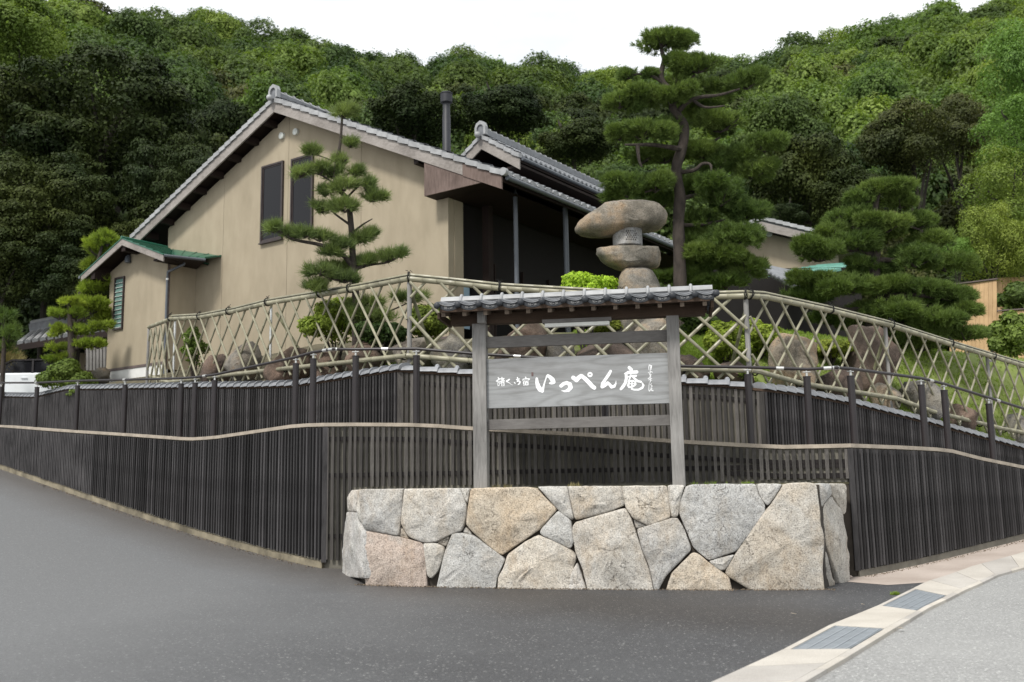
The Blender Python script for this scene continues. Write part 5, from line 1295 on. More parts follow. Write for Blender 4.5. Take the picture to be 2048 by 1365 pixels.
for k in range(5):
    f = k/4; p0 = tp[0].lerp(tp[1], f)+Vector((0, 0, .012)); p1 = tp[3].lerp(tp[2], f)+Vector((0, 0, .012)); part('standing_seam', MB().beam(p0, p1, .018, .026), 'green', an)
part('ridge_cap', MB().tube([HWp(gx, AV-.01, gz_+.02), HWp(gx, 0, gz_+.02)], .045, 8), 'green', an)
for a0, a1 in ((glx_+.03, gx-.002), (gx+.002, grx-.01)):
    tp_ = [HWp(a0, AV+.02, az(a0)-.035), HWp(a1, AV+.02, az(a1)-.035), HWp(a1, AV+.06, az(a1)-.035), HWp(a0, AV+.06, az(a0)-.035)]; part('bargeboard', MB().hexa([p-Vector((0, 0, .2)) for p in tp_], tp_), 'hafu', an)
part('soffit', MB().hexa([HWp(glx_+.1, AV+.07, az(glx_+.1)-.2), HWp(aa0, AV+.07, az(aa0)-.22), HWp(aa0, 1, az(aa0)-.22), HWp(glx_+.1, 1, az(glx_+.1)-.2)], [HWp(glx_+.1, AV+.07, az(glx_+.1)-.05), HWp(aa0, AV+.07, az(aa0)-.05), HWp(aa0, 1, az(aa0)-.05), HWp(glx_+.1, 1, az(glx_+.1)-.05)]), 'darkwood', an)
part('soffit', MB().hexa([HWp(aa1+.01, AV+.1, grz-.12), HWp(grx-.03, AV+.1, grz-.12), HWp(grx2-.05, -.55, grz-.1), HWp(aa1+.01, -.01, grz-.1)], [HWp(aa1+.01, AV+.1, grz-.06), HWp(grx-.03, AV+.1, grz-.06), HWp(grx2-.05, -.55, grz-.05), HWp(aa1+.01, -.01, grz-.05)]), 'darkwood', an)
part('purlin', hbox(grx-.42, grx-.08, AV+.08, AB, grz-.13, grz-.0), 'darkwood', an); part('purlin', hbox(gx-.1, gx+.1, AV+.08, AB, gz_-.42, gz_-.22), 'darkwood', an); part('purlin', hbox(glx_+.5, aa0-.02, AV+.08, AB, az(aa0)-.5, az(aa0)-.2), 'darkwood', an)
part('gutter', MB().tube([HWp(grx+.03, AV+.02, grz-.05), HWp(grx2+.03, -.62, grz-.09)], .045, 8), 'pipe', an); part('gutter', MB().tube([HWp(glx_-.05, AV, glz-.06), HWp(glx_-.05, 1.2, glz-.06)], .05, 8), 'pipe', an)
pp = hh(337, 560, AB-.02); pt = hh(372, 520, AV+.9)
part('downpipe', MB().tube([HWp(pt[0], AV+.85, grz-.1), HWp(pt[0], AV+.85, grz-.16), HWp(pp[0], AB-.06, pp[1]+.24), HWp(pp[0], AB-.06, pp[1]), HWp(pp[0], AB-.06, 4.4)], .04, 10), 'pipe', an)
part('pipe_clamp', MB().tube([HWp(pp[0], AB-.06, pp[1]-.02), HWp(pp[0], AB-.06, pp[1]+.04)], .05, 10), 'steel', an)
wa0, wz1 = hh(232, 557, AB); wa1, wz1b = hh(251, 552, AB); wz0 = hh(231, 661, AB)[1]
fr = MB()
for b_ in (hbox(wa0, wa0+.05, AB-.06, AB, wz0, wz1), hbox(wa1-.05, wa1, AB-.06, AB, wz0, wz1), hbox(wa0+.05, wa1-.05, AB-.06, AB, wz0, wz0+.05), hbox(wa0+.05, wa1-.05, AB-.06, AB, wz1-.05, wz1)): fr.add(b_.v, b_.f)
wn = part('louvre_window', fr, 'frame', an)
for k in range(11):
    z = lerp(wz0+.06, wz1-.06, (k+.5)/11); hgt = (wz1-wz0-.12)/11*.98
    pl_ = MB(); A0, A1 = wa0+.055, wa1-.055; pl_.hexa([HWp(A0, AB-.045, z-hgt/2), HWp(A1, AB-.045, z-hgt/2), HWp(A1, AB-.04, z-hgt/2), HWp(A0, AB-.04, z-hgt/2)], [HWp(A0, AB-.015, z+hgt/2), HWp(A1, AB-.015, z+hgt/2), HWp(A1, AB-.01, z+hgt/2), HWp(A0, AB-.01, z+hgt/2)]); part('louvre_pane', pl_, 'louvre', wn)
    part('louvre_edge', hbox(A0, A1, AB-.052, AB-.047, z-hgt/2, z-hgt/2+.012), 'vent', wn)
va, vz = hh(255, 518, AB-.1)
part('vent_hood', MB().tube([HWp(va, AB-.09, vz-.13), HWp(va, AB-.09, vz+.02), HWp(va, AB-.05, vz+.11)], [.1, .095, .06], 12), 'pipe', an)

# ------------------------------------------------------------------ second house wing behind
B2 = 5.6
g2x, g2z = hh(962, 270, B2); r2x, r2z = hh(1036, 308, B2); l2x, l2z = hh(918, 303, B2)
s2 = thing('rear_house_wing', 'rear house wing with grey tiled gable roof showing behind the main roof', 'house wing', HWp(g2x, B2, 4.6))
mA = (g2z-r2z)/(r2x-g2x); rz2 = lambda a: g2z-abs(a-g2x)*mA
r2e = r2x+.05; L2 = 9.0
for sg in (-1, 1):
    ae = g2x+sg*(r2e-g2x); 
    tp_ = [HWp(g2x, B2+.05, g2z-.14), HWp(ae, B2+.05, rz2(ae)-.14), HWp(ae, B2+L2, rz2(ae)-.14), HWp(g2x, B2+L2, g2z-.14)]; part('roof_deck', MB().hexa([p-Vector((0, 0, .1)) for p in tp_], tp_), 'darkwood', s2)
    tp_ = [HWp(g2x, B2, g2z-.13), HWp(ae, B2, rz2(ae)-.13), HWp(ae, B2+.05, rz2(ae)-.13), HWp(g2x, B2+.05, g2z-.13)]; part('bargeboard', MB().hexa([p-Vector((0, 0, .36)) for p in tp_], tp_), 'hafu', s2)
    tiled_slope(s2, ae, rz2(ae), g2x, g2z, B2+.1, B2+L2, ncourse=5)
verge(g2x+.04, r2e, 5, s2, rz2, B2-.05); verge(2*g2x-r2e, g2x-.04, 5, s2, rz2, B2-.05)
part('wall', hbox(g2x-(r2e-g2x)+.6, r2e-.55, B2+.7, B2+L2-.5, 4.5, rz2(r2e)-.05), 'darkwood', s2); part('soffit', hbox(r2e-.56, r2e-.02, B2+.1, B2+L2-.1, rz2(r2e)-.36, rz2(r2e)-.28), 'darkwood', s2)
part('ridge_course', hbox(g2x-.15, g2x+.15, B2+.1, B2+L2, g2z, g2z+.2), 'tile', s2)
b = B2+.1
while b < B2+L2:
    part('ridge_tile', MB().tube([HWp(g2x, b, g2z+.21), HWp(g2x, b+.29, g2z+.20), HWp(g2x, b+.295, g2z+.215), HWp(g2x, b+.33, g2z+.215)], [.085, .085, .115, .115], 8), 'tile_pale', s2); b += .335
end_tile(s2, g2x, B2-.06, g2z-.02, .92)
part('gutter', MB().tube([HWp(r2e+.05, B2+.1, rz2(r2e)-.12), HWp(r2e+.05, B2+L2, rz2(r2e)-.12)], .06, 8), 'pipe', s2)
end_tile(s2, r2e-.15, B2+L2-.1, rz2(r2e), .6)

# ------------------------------------------------------------------ right far building
uR = Vector((math.cos(R(-12)), math.sin(R(-12)))); vR = Vector((-uR.y, uR.x)); OR = plan(1530, 35, 500)
def RW(a, b, z): return Vector((OR.x+uR.x*a+vR.x*b, OR.y+uR.y*a+vR.y*b, z))
def rr(px, py, b=0): return PL(px, py, OR+vR*b, uR)
RA = math.atan2(uR.y, uR.x)
def rbox(a0, a1, b0, b1, z0, z1): return MB().box(RW((a0+a1)/2, (b0+b1)/2, (z0+z1)/2), (abs(a1-a0), abs(b1-b0), abs(z1-z0)), RA)
rbld = thing('far_guest_building', 'beige gabled building with verdigris green lean-to roof behind the tall pines', 'building', RW(0, 0, 4.6))
x0, zt0 = rr(1522, 441); x1, zt1 = rr(1642, 470); m3 = (zt0-zt1)/(x1-x0); x2 = x0-(x1-x0); rz3 = lambda a: zt0-abs(a-x0)*m3
part('wall', MB().prism([RW(x2+.5, .5, 4.4), RW(x1+.6, .5, 4.4), RW(x1+.6, .5, rz3(x1+.6)-.3), RW(x0, .5, zt0-.3), RW(x2+.5, .5, rz3(x2+.5)-.3)], Vector((vR.x, vR.y, 0))*5), 'plaster', rbld, smooth=False)
for sg in (-1, 1):
    ae = x0+sg*(x1-x0+1.4); tp_ = [RW(x0, -.1, zt0), RW(ae, -.1, rz3(ae)), RW(ae, 6.5, rz3(ae)), RW(x0, 6.5, zt0)]; part('roof_deck', MB().hexa([p-Vector((0, 0, .12)) for p in tp_], tp_), 'tile', rbld)
    tp_ = [RW(x0, -.18, zt0-.1), RW(ae, -.18, rz3(ae)-.1), RW(ae, -.11, rz3(ae)-.1), RW(x0, -.11, zt0-.1)]; part('bargeboard', MB().hexa([p-Vector((0, 0, .3)) for p in tp_], tp_), 'hafu', rbld)
    for k in range(14):
        f0, f1 = k/14, (k+1)/14; p0, p1 = lerp(x0, ae, f0), lerp(x0, ae, f1); tp_ = [RW(p0, -.22, rz3(p0)+.09), RW(p1, -.22, rz3(p1)+.12), RW(p1, .1, rz3(p1)+.12), RW(p0, .1, rz3(p0)+.09)]; part('verge_tile', MB().hexa([p-Vector((0, 0, .13)) for p in tp_], tp_), 'tile_pale', rbld)
a, z = rr(1538, 468, .45); part('vent_cap', MB().tube([RW(a, .49, z), RW(a, .38, z)], .12, 14), 'vent', rbld)
def vquad(name, pts, th, mat, root):
    tp_ = [P(*p) for p in pts]; part(name, MB().hexa([p-Vector((0, 0, th)) for p in tp_], tp_), mat, root)
vquad('lean_to_roof', ((1536, 548, 32.0), (1592, 552, 31.6), (1770, 521, 34.6), (1640, 531, 35)), .1, 'green_far', rbld)
for k in range(7):
    f = (k+.5)/7; p0 = P(*[lerp(i, j, f) for i, j in zip((1592, 552, 31.6), (1770, 521, 34.6))]); p1 = P(*[lerp(i, j, f) for i, j in zip((1536, 548, 32.0), (1640, 531, 35))]); part('standing_seam', MB().beam(p0+Vector((0, 0, .02)), p1+Vector((0, 0, .02)), .04, .05), 'green_far', rbld)
for k in range(9):
    f0 = k/9; p0 = P(lerp(1528, 1600, f0), lerp(545, 580, f0), lerp(30.5, 29.6, f0)); p1 = P(lerp(1528, 1600, f0)+9, lerp(545, 580, f0)+4, lerp(30.5, 29.6, f0)); part('eave_tile', MB().tube([p0, (p0+p1)/2+Vector((0, 0, .05)), p1], .07, 8), 'tile', rbld)
part('lower_wall', MB().box(P(1560, 620, 33.2)-Vector((0, 0, .2)), (5.5, .3, 3.2), 0), 'dark', rbld)
part('lower_roof', MB().hexa([P(1470, 520, 31.5), P(1530, 549, 30.7), P(1602, 586, 29.8), P(1650, 560, 32)], [p+Vector((0, 0, .08)) for p in (P(1470, 520, 31.5), P(1530, 549, 30.7), P(1602, 586, 29.8), P(1650, 560, 32))]), 'tile', rbld)

# ------------------------------------------------------------------ left far building, gate fence, car
lb = thing('small_tiled_outbuilding', 'small beige outbuilding with grey tiled roof beyond the parked car', 'outbuilding', P(130, 740, 38))
part('wall', MB().box(P(190, 750, 39.2)+Vector((.6, .8, -.3)), (5.6, 1.6, 2.4), R(-6)), 'plaster', lb)
e0_, e1_ = P(32, 690, 37.5), P(262, 655, 37.0); r0_, r1_ = P(62, 668, 39.4), P(262, 628, 39.0)
part('roof_deck', MB().hexa([e0_-Vector((0, 0, .1)), e1_-Vector((0, 0, .1)), r1_-Vector((0, 0, .1)), r0_-Vector((0, 0, .1))], [e0_, e1_, r1_, r0_]), 'darkwood', lb)
n_ = 15
for k in range(n_):
    p0, p1 = e0_.lerp(e1_, (k+.5)/n_), r0_.lerp(r1_, (k+.5)/n_); part('roof_tile_roll', MB().tube([p0+Vector((0, 0, .04)), p1+Vector((0, 0, .04))], .11, 8), 'tile_pale', lb)
part('ridge_course', MB().beam(r0_+Vector((0, 0, .2)), r1_+Vector((0, 0, .2)), .3, .36), 'tile', lb); part('ridge_tile', MB().tube([r0_+Vector((0, 0, .42)), r1_+Vector((0, 0, .42))], .12, 8), 'tile_pale', lb)
part('fascia', MB().beam(e0_-Vector((0, 0, .16)), e1_-Vector((0, 0, .16)), .08, .16), 'darkwood', lb)
gf = thing('wooden_gate_fence', 'grey wooden board fence between the round shrub and the annex', 'fence', P(190, 740, 34))
for k in range(7):
    x = 172+k*6.8; w_ = 5.0; a, b, c_, d_ = P(x, 741, 34), P(x+w_, 741, 34), P(x+w_, 697-k*.6, 34), P(x, 697-k*.6, 34); part('board', MB().prism([a, b, c_, d_], (0, .06, 0)), 'postwood', gf)
part('rail', MB().beam(P(170, 704, 34.1), P(218, 700, 34.1), .06, .09), 'darkwood', gf); part('rail', MB().beam(P(170, 733, 34.1), P(218, 730, 34.1), .06, .09), 'darkwood', gf)
mb = MB(); 
for x in range(193, 217, 3): mb.beam(P(x, 752, 33.9), P(x, 738, 33.9), .04, .03, Vector((0, 1, 0)))
part('balusters', mb, 'dark', gf)
# car: body shell lofted from side profile
carD = 35.2; cg = thing('parked_car', 'white parked car with dark side windows at the left edge behind the wall', 'car', P(80, 800, carD))
cz = P(80, 722, carD).z-1.62; cx = P(60, 760, carD).x-.2; cdir = Vector((math.cos(R(12)), math.sin(R(12)), 0)); cper = Vector((-cdir.y, cdir.x, 0))
CO = Vector((cx, carD, cz))
def cp(x, y, z): return CO+cdir*x+cper*y+Vector((0, 0, z))
prof_c = [(-2.35, .35), (-2.38, .62), (-2.2, .82), (-1.35, .99), (-.95, 1.08), (2.0, 1.14), (2.25, .98), (2.3, .4), (1.9, .26), (-2.0, .25)]
mb = MB(); ws = [(-.82, .93), (-.76, 1.0), (.76, 1.0), (.82, .93)]
for y, s in ((-.84, .96), (-.78, 1.0), (.78, 1.0), (.84, .96)):
    for x, z in prof_c: mb.v.append(tuple(cp(x*s, y, .3+(z-.3)*s)))
n = len(prof_c)
for j in range(3):
    for i in range(n): mb.f.append((j*n+i, j*n+(i+1) % n, (j+1)*n+(i+1) % n, (j+1)*n+i))
mb.f += [tuple(range(n)), tuple(reversed(range(3*n, 4*n)))]; ob = part('body', mb, 'car', cg); bv = ob.modifiers.new('bevel', 'BEVEL'); bv.width = .05; bv.segments = 3
cab = [(-1.05, 1.07), (-.25, 1.53), (.3, 1.62), (1.4, 1.58), (2.0, 1.14)]
mb = MB(); n = len(cab)
for y, s in ((-.80, 0), (.80, 0)):
    for x, z in cab: mb.v.append(tuple(cp(x, y*(1-.16*(z-1.05)/.5), z)))
for i in range(n-1): mb.f.append((i, i+1, n+i+1, n+i))
mb.f += [tuple(range(n)), tuple(reversed(range(n, 2*n)))]; part('cabin_glass', mb, 'glass', cg)
mb = MB(); hg = [(.3, 1.625), (1.42, 1.59)]
mb.hexa([cp(-.28, -.68, 1.53), cp(1.45, -.68, 1.585), cp(1.45, .68, 1.585), cp(-.28, .68, 1.53)], [cp(-.2, -.6, 1.60), cp(1.4, -.6, 1.65), cp(1.4, .6, 1.65), cp(-.2, .6, 1.60)]); part('car_roof', mb, 'car', cg)
for (xa, za), (xb, zb_) in (((-1.08, 1.06), (-.25, 1.56)), ((-.25, 1.56), (1.4, 1.61)), ((.45, 1.1), (.42, 1.6)), ((1.4, 1.61), (2.0, 1.15))):
    part('pillar', MB().beam(cp(xa, -.80+.02*(za > 1.3)*6, za), cp(xb, -.69, zb_), .06, .05), 'rail', cg)
part('door_mirror', MB().sphere(cp(-.72, -.97, 1.10), .12, 10, 7, .9, .9, .8), 'car', cg); part('door_handle', MB().box(cp(.2, -.86, .92), (.2, .03, .03), R(12)), 'car', cg)
for x in (-1.45, 1.4):
    for y in (-.80, .66):
        wl = part('wheel', MB().tube([cp(x, y, .32), cp(x, y+.16, .32)], .32, 20), 'tyre', cg); part('rim', MB().tube([cp(x, y-.01, .32), cp(x, y+.17, .32)], .2, 14), 'steel', wl)
part('headlight', MB().sphere(cp(-2.2, -.62, .74), .16, 10, 6, 1, .9, .6), 'vent', cg)
# cedar fence on the right
cf = thing('cedar_board_fence', 'new tan cedar board fence stepping down at the right edge', 'fence', P(1960, 770, 33))
def boards(x0, x1, y0, y1, yb0, yb1, D0, D1, n):
    for k in range(n):
        f0, f1 = k/n, (k+.94)/n; Da, Db = lerp(D0, D1, f0), lerp(D0, D1, f1)
        a, b = P(lerp(x0, x1, f0), lerp(yb0, yb1, f0), Da), P(lerp(x0, x1, f1), lerp(yb0, yb1, f1), Db); c_, d_ = P(lerp(x0, x1, f1), lerp(y0, y1, f1), Db), P(lerp(x0, x1, f0), lerp(y0, y1, f0), Da)
        part('board', MB().prism([a, b, c_, d_], (0, .04, 0)), 'cedar', cf)
boards(1900, 1994, 573, 561, 775, 775, 34, 33, 11); boards(1995, 2110, 625, 617, 785, 785, 33, 32, 12); boards(1994, 2110, 556, 552, 720, 720, 38, 38, 10)
part('cap_board', MB().beam(P(1898, 572, 34)+Vector((0, 0, .03)), P(1995, 560, 33)+Vector((0, 0, .03)), .12, .04), 'trim', cf); part('cap_board', MB().beam(P(1995, 624, 33)+Vector((0, 0, .03)), P(2110, 616, 32)+Vector((0, 0, .03)), .12, .04), 'trim', cf)

# ------------------------------------------------------------------ stone lantern
LD = 21.0
lan = thing('stone_lantern', 'tall stone lantern of stacked natural boulders with a broad leaning capstone', 'stone lantern', P(1285, 640, LD))
px_ = lambda l, D=LD: [P(x, y, D) for x, y in l]
blob('capstone', px_([(x_, 440+(y_-440)*.86) for x_, y_ in [(1153, 465), (1158, 448), (1180, 428), (1210, 405), (1245, 399), (1300, 399), (1326, 411), (1334, 432), (1331, 450), (1318, 462), (1270, 466), (1235, 474), (1195, 478), (1165, 475)]]), .48, 'rock_tan', 3, 14, 64, .036, .45, parent=lan)
c = P(1255, 478, LD); rad = .31
part('fire_box', MB().tube([c+Vector((0, 0, -.19)), c+Vector((0, 0, -.17)), c+Vector((0, 0, .2)), c+Vector((0, 0, .25))], [.30, .32, .32, .3], 28), 'pale_stone', lan)
for i in range(5):
    for j in range(5):
        an = R(-100+ (i+(j % 2)*.5)*8.5); z = -.09+j*.045; p = c+Vector((math.cos(an)*.318, math.sin(an)*.318, z)); part('lattice_opening', MB().box(p, (.012, .022, .024), an), 'dark', lan)
blob('middle_stone', px_([(1195, 500), (1230, 494), (1285, 496), (1318, 498), (1321, 515), (1317, 534), (1290, 538), (1250, 543), (1215, 530), (1197, 515)]), .42, 'rock_tan', 5, 12, 50, .042, .42, parent=lan)
blob('foot_stone', px_([(1250, 538), (1290, 536), (1308, 548), (1322, 580), (1345, 640), (1350, 700), (1225, 700), (1232, 620), (1236, 560)]), .5, 'rock_tan', 8, 10, 44, .04, .5, parent=lan)

# ------------------------------------------------------------------ garden rocks
rocks = [  # centre x, y, half width, half height, depth, material, label
 (487, 712, 34, 30, 21.5, 'rock_tan', 'tan rounded rock behind the left bamboo lattice near the house wall'),
 (430, 735, 36, 24, 22.6, 'rock_brown', 'brown rock beside the tan rock behind the left lattice'),
 (575, 725, 40, 38, 21.0, 'rock_brown', 'large dark brown rock behind the lattice below the house wall'),
 (655, 728, 34, 30, 20.6, 'rock_brown', 'brown rock between the dark rock and the azalea'),
 (735, 705, 40, 30, 20.4, 'rock_brown', 'brown rock under the azalea shrub left of the fence corner'),
 (830, 700, 44, 28, 20.2, 'rock_gray', 'grey brown rock just behind the fence corner post'),
 (910, 705, 44, 38, 19.9, 'rock_gray', 'grey mossy boulder left of the sign post behind the fence'),
 (1040, 690, 62, 54, 19.9, 'rock_brown', 'big brown boulder seen above the sign board at left'),
 (1120, 700, 30, 30, 19.7, 'rock_gray', 'grey rock above the middle of the sign board'),
 (1210, 705, 62, 36, 19.7, 'rock_brown', 'wide brown rock above the sign board at right'),
 (1310, 672, 46, 42, 20.2, 'rock_tan', 'tan boulder at the foot of the stone lantern'),
 (1385, 735, 40, 22, 19.3, 'rock_brown', 'low brown rock right of the sign post'),
 (1470, 742, 46, 22, 19.2, 'rock_brown', 'low brown rock beside the wooden fence post'),
 (1585, 716, 56, 56, 19.4, 'rock_tan', 'large tan standing rock behind the right bamboo lattice'),
 (1680, 770, 52, 40, 19.4, 'rock_brown', 'dark rock behind the right lattice next to the tan rock'),
 (1740, 700, 56, 46, 22.0, 'rock_brown', 'dark brown rock under the spreading pine at right'),
 (1770, 790, 34, 26, 19.3, 'rock_tan', 'small tan rock behind the handrail bend'),
 (1850, 800, 50, 36, 20.4, 'rock_gray', 'grey rock behind the lower right lattice'),
 (1915, 835, 46, 32, 20.2, 'rock_brown', 'dark rock low behind the right lattice'),
 (2030, 855, 44, 30, 20.6, 'rock_gray', 'grey rock at the right edge behind the fence'),
 (1960, 745, 60, 22, 27.0, 'rock_gray', 'pinkish grey rock bank on the far lawn'),
 (198, 752, 24, 16, 31.5, 'rock_tan', 'orange tan rock beside the round shrub at the annex corner'),
]
for i, (x, y, w_, h_, D_, mt, lab) in enumerate(rocks):
    if D_ < 26:
        s__ = UW.hit(x, min(y, 740))[0]; pw_, _ = UW.at(s__); D_ = max(D_, pw_.y+.75+w_/F*D_*.6)
    rnd = random.Random(i); ol = []
    for k in range(11):
        an = 2*math.pi*k/11; f = rnd.uniform(.78, 1.2); ol.append(P(x+math.cos(an)*w_*f, y+(-math.sin(an)*h_*f if math.sin(an) > 0 else -math.sin(an)*h_*2.2), D_))
    o = blob('garden_rock', ol, w_/F*D_*.8, mt, i+20, 12, 44, .085, .42); tag(o, lab, 'rock', 'boulders set along the garden edge')
# ------------------------------------------------------------------ pines
def pine(name, label, D, trunk, rads, limbs, pads, mat, L_=.16, k=26, wd=.006, dens=55, depth=1.0, bark='bark', tuftspread=1.0, cat='pine tree', gnarl=.0, group=None):
    """trunk: photo points; limbs: lists of photo points with depth offsets; pads: (x, y, half width, half height, depth offset)"""
    base = P(*trunk[0], D); root = thing(name, label, cat, (base.x, base.y, T(base.x, base.y)), group)
    pts = [P(*q, D) for q in trunk]; pts[0].z = min(pts[0].z, T(base.x, base.y)-.1)
    def smooth(pts, rs, n=4):
        o, r_ = [], []
        for i in range(len(pts)-1):
            p0, p1, p2, p3 = pts[max(0, i-1)], pts[i], pts[i+1], pts[min(len(pts)-1, i+2)]
            for j in range(n):
                t = j/n; o.append(.5*((2*p1)+(p2-p0)*t+(2*p0-5*p1+4*p2-p3)*t*t+(3*p1-p0-3*p2+p3)*t**3)); r_.append(lerp(rs[i], rs[i+1], t)*(1+random.uniform(-.05, .07)))
        return o+[pts[-1]], r_+[rs[-1]]
    a, b = smooth(pts, rads); part('trunk', MB().tube(a, b, 12), bark, root)
    for lm in limbs:
        q = [P(x, y, D+d_) for x, y, d_ in lm[1:]]; n = len(q); a, b = smooth(q, [lerp(lm[0], lm[0]*.35, i/(n-1)) for i in range(n)]); part('limb', MB().tube(a, b, 8), bark, root)
    for (x, y, w_, h_, d_) in pads:
        c = P(x, y, D+d_); rx = w_/F*(D+d_); rz = h_/F*(D+d_); ry = min(rx*depth, rx)
        nn = max(10, int(dens*rx*max(ry, .3)*4*(1+rz/rx)))
        ang = rng.uniform(0, 2*math.pi, nn); rad = np.sqrt(rng.uniform(0, 1, nn)); ux, uy = np.cos(ang)*rad, np.sin(ang)*rad
        top = rng.uniform(size=nn) < .72; hz = np.sqrt(np.clip(1-rad**2, 0, 1)); zz = np.where(top, hz*rng.uniform(.55, 1.0, nn), -hz*rng.uniform(.1, .75, nn))
        lump = 1+.18*np.sin(ux*7+x)*np.cos(uy*6+y)
        ks = max(3, int(rx*5)); sub = rng.uniform(-1, 1, (ks, 3))*np.array([.74, .74, .5]); sub[0] = 0; wh = rng.integers(0, ks, nn); ss_ = .44
        ux = np.where(np.arange(nn) % 5 > 0, sub[wh, 0]+ux*ss_, ux*.8); uy = np.where(np.arange(nn) % 5 > 0, sub[wh, 1]+uy*ss_, uy*.8); zz = sub[wh, 2]+zz*.62
        pos = np.stack([c.x+ux*rx*lump, c.y+uy*ry, c.z+zz*rz*.9*lump], 1); ax = unit(np.stack([ux*.9, uy*.9, np.where(top, .9, .1)+hz*.3], 1))
        v, f = needles(pos, ax, L_, k, wd, tuftspread); o = put('foliage_pad', npmesh('foliage_pad', v, f, mat), root)
        # twigs under the pad
        tw = MB()
        for _ in range(max(4, int(rx*9))):
            a0 = random.uniform(0, 6.28); r0 = random.uniform(.3, .85); q = Vector((c.x+math.cos(a0)*rx*r0, c.y+math.sin(a0)*ry*r0, c.z+rz*.15)); tw.tube([Vector((c.x, c.y, c.z-rz*.55)), (q+Vector((c.x, c.y, c.z-rz*.5)))/2+Vector((0, 0, -rz*.1)), q], [.022, .016, .008], 5)
        part('twigs', tw, bark, root)
    return root
# tall cloud pine right of the lantern
def limb(r, *q): return [r]+[tuple(x) for x in q]
pine('cloud_pruned_pine', 'tallest cloud pruned pine with crooked trunk rising behind the stone lantern', 24.0,
     [(1360, 600), (1359, 520), (1357, 440), (1360, 390), (1352, 340), (1366, 290), (1368, 250), (1345, 215), (1352, 190), (1330, 170), (1322, 150), (1328, 120), (1322, 100)],
     [.17, .155, .145, .14, .13, .13, .11, .1, .09, .075, .07, .055, .045],
     [limb(.06, (1362, 345, 0), (1390, 340, -.3), (1405, 328, -.4), (1422, 332, -.5), (1420, 370, -.6)), limb(.075, (1366, 300, 0), (1340, 295, -.3), (1305, 290, -.5), (1275, 290, -.6), (1250, 290, -.7)), limb(.055, (1275, 292, -.6), (1278, 320, -.6), (1284, 335, -.6)),
      limb(.07, (1355, 225, 0), (1375, 205, -.2), (1400, 195, -.3), (1440, 190, -.3), (1480, 178, -.4)), limb(.05, (1385, 200, -.2), (1410, 215, -.5), (1450, 212, -.6)), limb(.05, (1325, 165, 0), (1300, 150, 0), (1280, 148, 0), (1262, 152, 0)),
      limb(.06, (1345, 160, 0), (1370, 165, .2), (1390, 150, .2)), limb(.07, (1358, 400, 0), (1400, 390, .3), (1440, 400, .4)), limb(.07, (1360, 290, 0), (1410, 290, .3), (1440, 275, .4)), limb(.06, (1362, 340, 0), (1330, 370, -.2), (1290, 385, -.3)), limb(.06, (1358, 450, 0), (1400, 450, .3), (1450, 440, .4)), limb(.06, (1358, 500, 0), (1390, 500, .3), (1440, 520, .4))],
     [(1322, 82, 66, 26, 0), (1395, 132, 58, 30, .1), (1492, 165, 44, 28, -.2), (1258, 152, 22, 12, 0), (1300, 148, 20, 8, 0), (1240, 205, 40, 24, -.3), (1290, 195, 50, 26, -.2), (1340, 200, 46, 22, -.2), (1280, 265, 60, 28, -.4), (1340, 265, 44, 26, .3), (1440, 250, 58, 30, .2), (1400, 215, 50, 18, .5), (1530, 290, 46, 28, .2), (1480, 310, 50, 28, .5),
      (1255, 380, 46, 30, -.4), (1310, 370, 48, 30, -.3), (1430, 335, 46, 26, .6), (1440, 395, 62, 34, .0), (1490, 420, 44, 32, .3), (1400, 440, 44, 30, .5), (1470, 475, 62, 36, -.1), (1430, 520, 66, 32, .3), (1490, 530, 46, 34, .3), (1390, 550, 44, 34, .6), (1450, 565, 60, 24, .4), (1330, 560, 30, 16, .7), (1330, 318, 44, 18, .5), (1405, 305, 54, 24, .5), (1285, 318, 46, 18, .5), (1352, 172, 40, 16, .3), (1425, 178, 44, 20, .4), (1388, 372, 46, 24, .6), (1325, 405, 34, 22, .5), (1385, 238, 36, 18, .6), (1240, 272, 34, 20, -.3), (1505, 345, 46, 24, .5), (1420, 480, 40, 26, .7), (1395, 500, 36, 24, .7), (1230, 395, 34, 22, -.3)],
     'needle', L_=.16, k=30, wd=.0085, dens=230, depth=.95)
